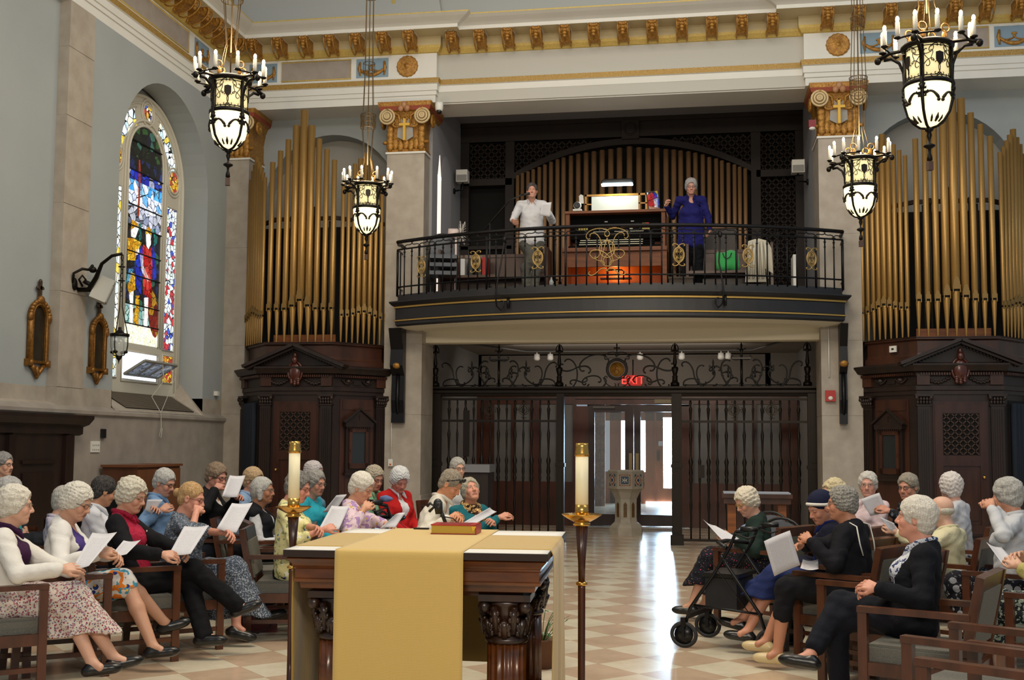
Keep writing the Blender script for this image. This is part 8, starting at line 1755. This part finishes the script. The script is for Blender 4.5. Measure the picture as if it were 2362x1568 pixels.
# sheets of paper in people's hands
paper([(213, 1228), (270, 1227), (205, 1305), (168, 1308)], [7.35, 7.45, 7.05, 7.0], 'printed sheet held by the person in the white jacket at far left')
paper([(285, 1246), (325, 1245), (292, 1278), (258, 1278)], [7.7, 7.8, 7.55, 7.5], 'small printed sheet held over the orange and blue skirt')
paper([(425, 1213), (482, 1211), (440, 1277), (390, 1277)], [8.2, 8.3, 7.95, 7.9], 'printed sheet held by the person in the black blazer')
paper([(535, 1160), (583, 1159), (545, 1228), (500, 1218)], [8.7, 8.8, 8.5, 8.45], 'printed sheet held out over the blue-grey dress')
paper([(340, 1152), (376, 1152), (350, 1186), (334, 1178)], 10.0, 'printed sheet held by the person in the light blue shirt')
paper([(530, 1096), (566, 1096), (548, 1146), (512, 1144)], [10.4, 10.5, 10.3, 10.2], 'printed sheet raised in front of the black jacket and dark wood')
paper([(765, 1166), (806, 1166), (782, 1220), (734, 1222)], [9.1, 9.2, 8.95, 8.9], 'printed sheet held by the person in yellow floral blouse')
paper([(776, 1142), (800, 1140), (772, 1180), (744, 1182)], 10.2, 'printed sheet held behind, near the turquoise top')
paper([(912, 1186), (935, 1182), (912, 1216), (876, 1219)], [9.2, 9.3, 9.15, 9.1], 'printed sheet resting on the lap beside the pink floral jacket')
paper([(1130, 1170), (1146, 1180), (1092, 1210), (1068, 1205)], [9.9, 9.95, 9.6, 9.6], 'printed sheet in front of the teal shawl')
paper([(1622, 1198), (1650, 1212), (1705, 1242), (1668, 1248)], [9.8, 9.75, 9.5, 9.5], 'printed sheet held by the person in the dark green jacket')
paper([(1762, 1248), (1822, 1223), (1846, 1303), (1786, 1329)], 7.85, 'printed sheet with two columns held by the black sailor jacket')
paper([(1852, 1290), (1887, 1290), (1888, 1312), (1846, 1310)], [8.0, 8.0, 7.8, 7.8], 'white folded sheet on the lap of the sailor jacket')
paper([(1985, 1152), (2028, 1136), (2048, 1182), (2008, 1190)], 10.3, 'printed sheet held up below the smiling face')
paper([(2030, 1192), (2062, 1206), (2072, 1230), (2052, 1222)], 8.6, 'pale sheet held by the person in the cream sweater')
paper([(2275, 1250), (2310, 1262), (2345, 1300), (2312, 1300)], [7.7, 7.7, 7.4, 7.4], 'printed sheet over the black floral skirt at right')
paper([(1250, 468), (1272, 466), (1268, 500), (1246, 496)], 16.75, 'sheet of music held by the standing singer in white')
# small floor and seat items
p = at_z(1858, 1372, .47); r_ = empty('pill_bottle', 'white plastic bottle standing on the empty chair seat at right', 'bottle', (c_.location[0] - .08, c_.location[1] + .16, .463)); b = MB(); b.lathe([(0, 0), (.032, 0), (.034, .01), (.034, .045), (.024, .06), (.024, .065)], 18); b.build('bottle_body', WHITEP, r_); b = MB(); b.lathe([(.026, .065), (.026, .095), (0, .096)], 18); b.build('cap', WHITEP, r_)
r_ = empty('handbag', 'dark red handbag with a brown strap on the floor under the dress', 'bag', (-3.62, 8.95, 0), .4); b = MB(); b.box(-.16, .16, -.07, .07, 0, .17); b.box(-.165, .165, -.075, .075, .14, .2); b.build('bag_body', mat('oxblood_leather', '5a1418', .45), r_); b = MB(); b.tube([(-.12, -.07, .18), (-.10, -.16, .05), (0, -.2, .02), (.10, -.16, .06), (.12, -.07, .18)], .008, 6); b.build('strap', mat('brown_strap', '3a2420', .5), r_)
r_ = empty('lectern', 'low wooden stand with a pale top by the right end of the iron screen', 'stand', (at_z(1675, 1235, 0)[0] + .25, 14.3, 0)); b = MB(); b.box(-.42, .42, -.25, .25, .92, .97); b.box(-.40, .40, -.22, .22, .85, .92); b.build('top', MWOOD, r_); b = MB(); b.box(-.40, .40, -.23, .23, .971, .985); b.build('cloth', mat('pale_blue_cover', '9aa0ac', .8), r_)
for s_ in (-1, 1): b = MB(); b.box(s_ * .3 - .05, s_ * .3 + .05, -.15, .15, 0, .85); b.build('leg', OWOOD, r_)
p = at_z(1085, 1235); r_ = empty('credence_table', 'dark table with a pale stone top behind the iron screen at left', 'table', (-3.46, 17.3, 0)); b = MB(); b.box(-.25, .25, -.25, .25, 1.12, 1.24); b.build('top', mat('pale_slab', '7c7c80', .5), r_); b = MB(); b.box(-.22, .22, -.2, .2, 0, 1.12); b.build('table_base', DWOOD, r_)

for k in range(3): make_stack_chair((-4.0, 17.12 + .01 * k, FZ + .13 * k), 165, 'black stacking chair in the stack at the left end of the loft', 'stacked chairs in the loft')
r_ = empty('music_cabinet', 'low dark wood cabinet with a pale top edge right of the organist', 'cabinet', (.12, 18.5, FZ)); b = MB(); b.box(-.45, .45, -.2, .25, 0, 1.30); b.build('cabinet_body', DWOOD, r_); b = MB(); b.box(-.47, .47, -.23, .27, 1.30, 1.335); b.build('top', OWOOD, r_)
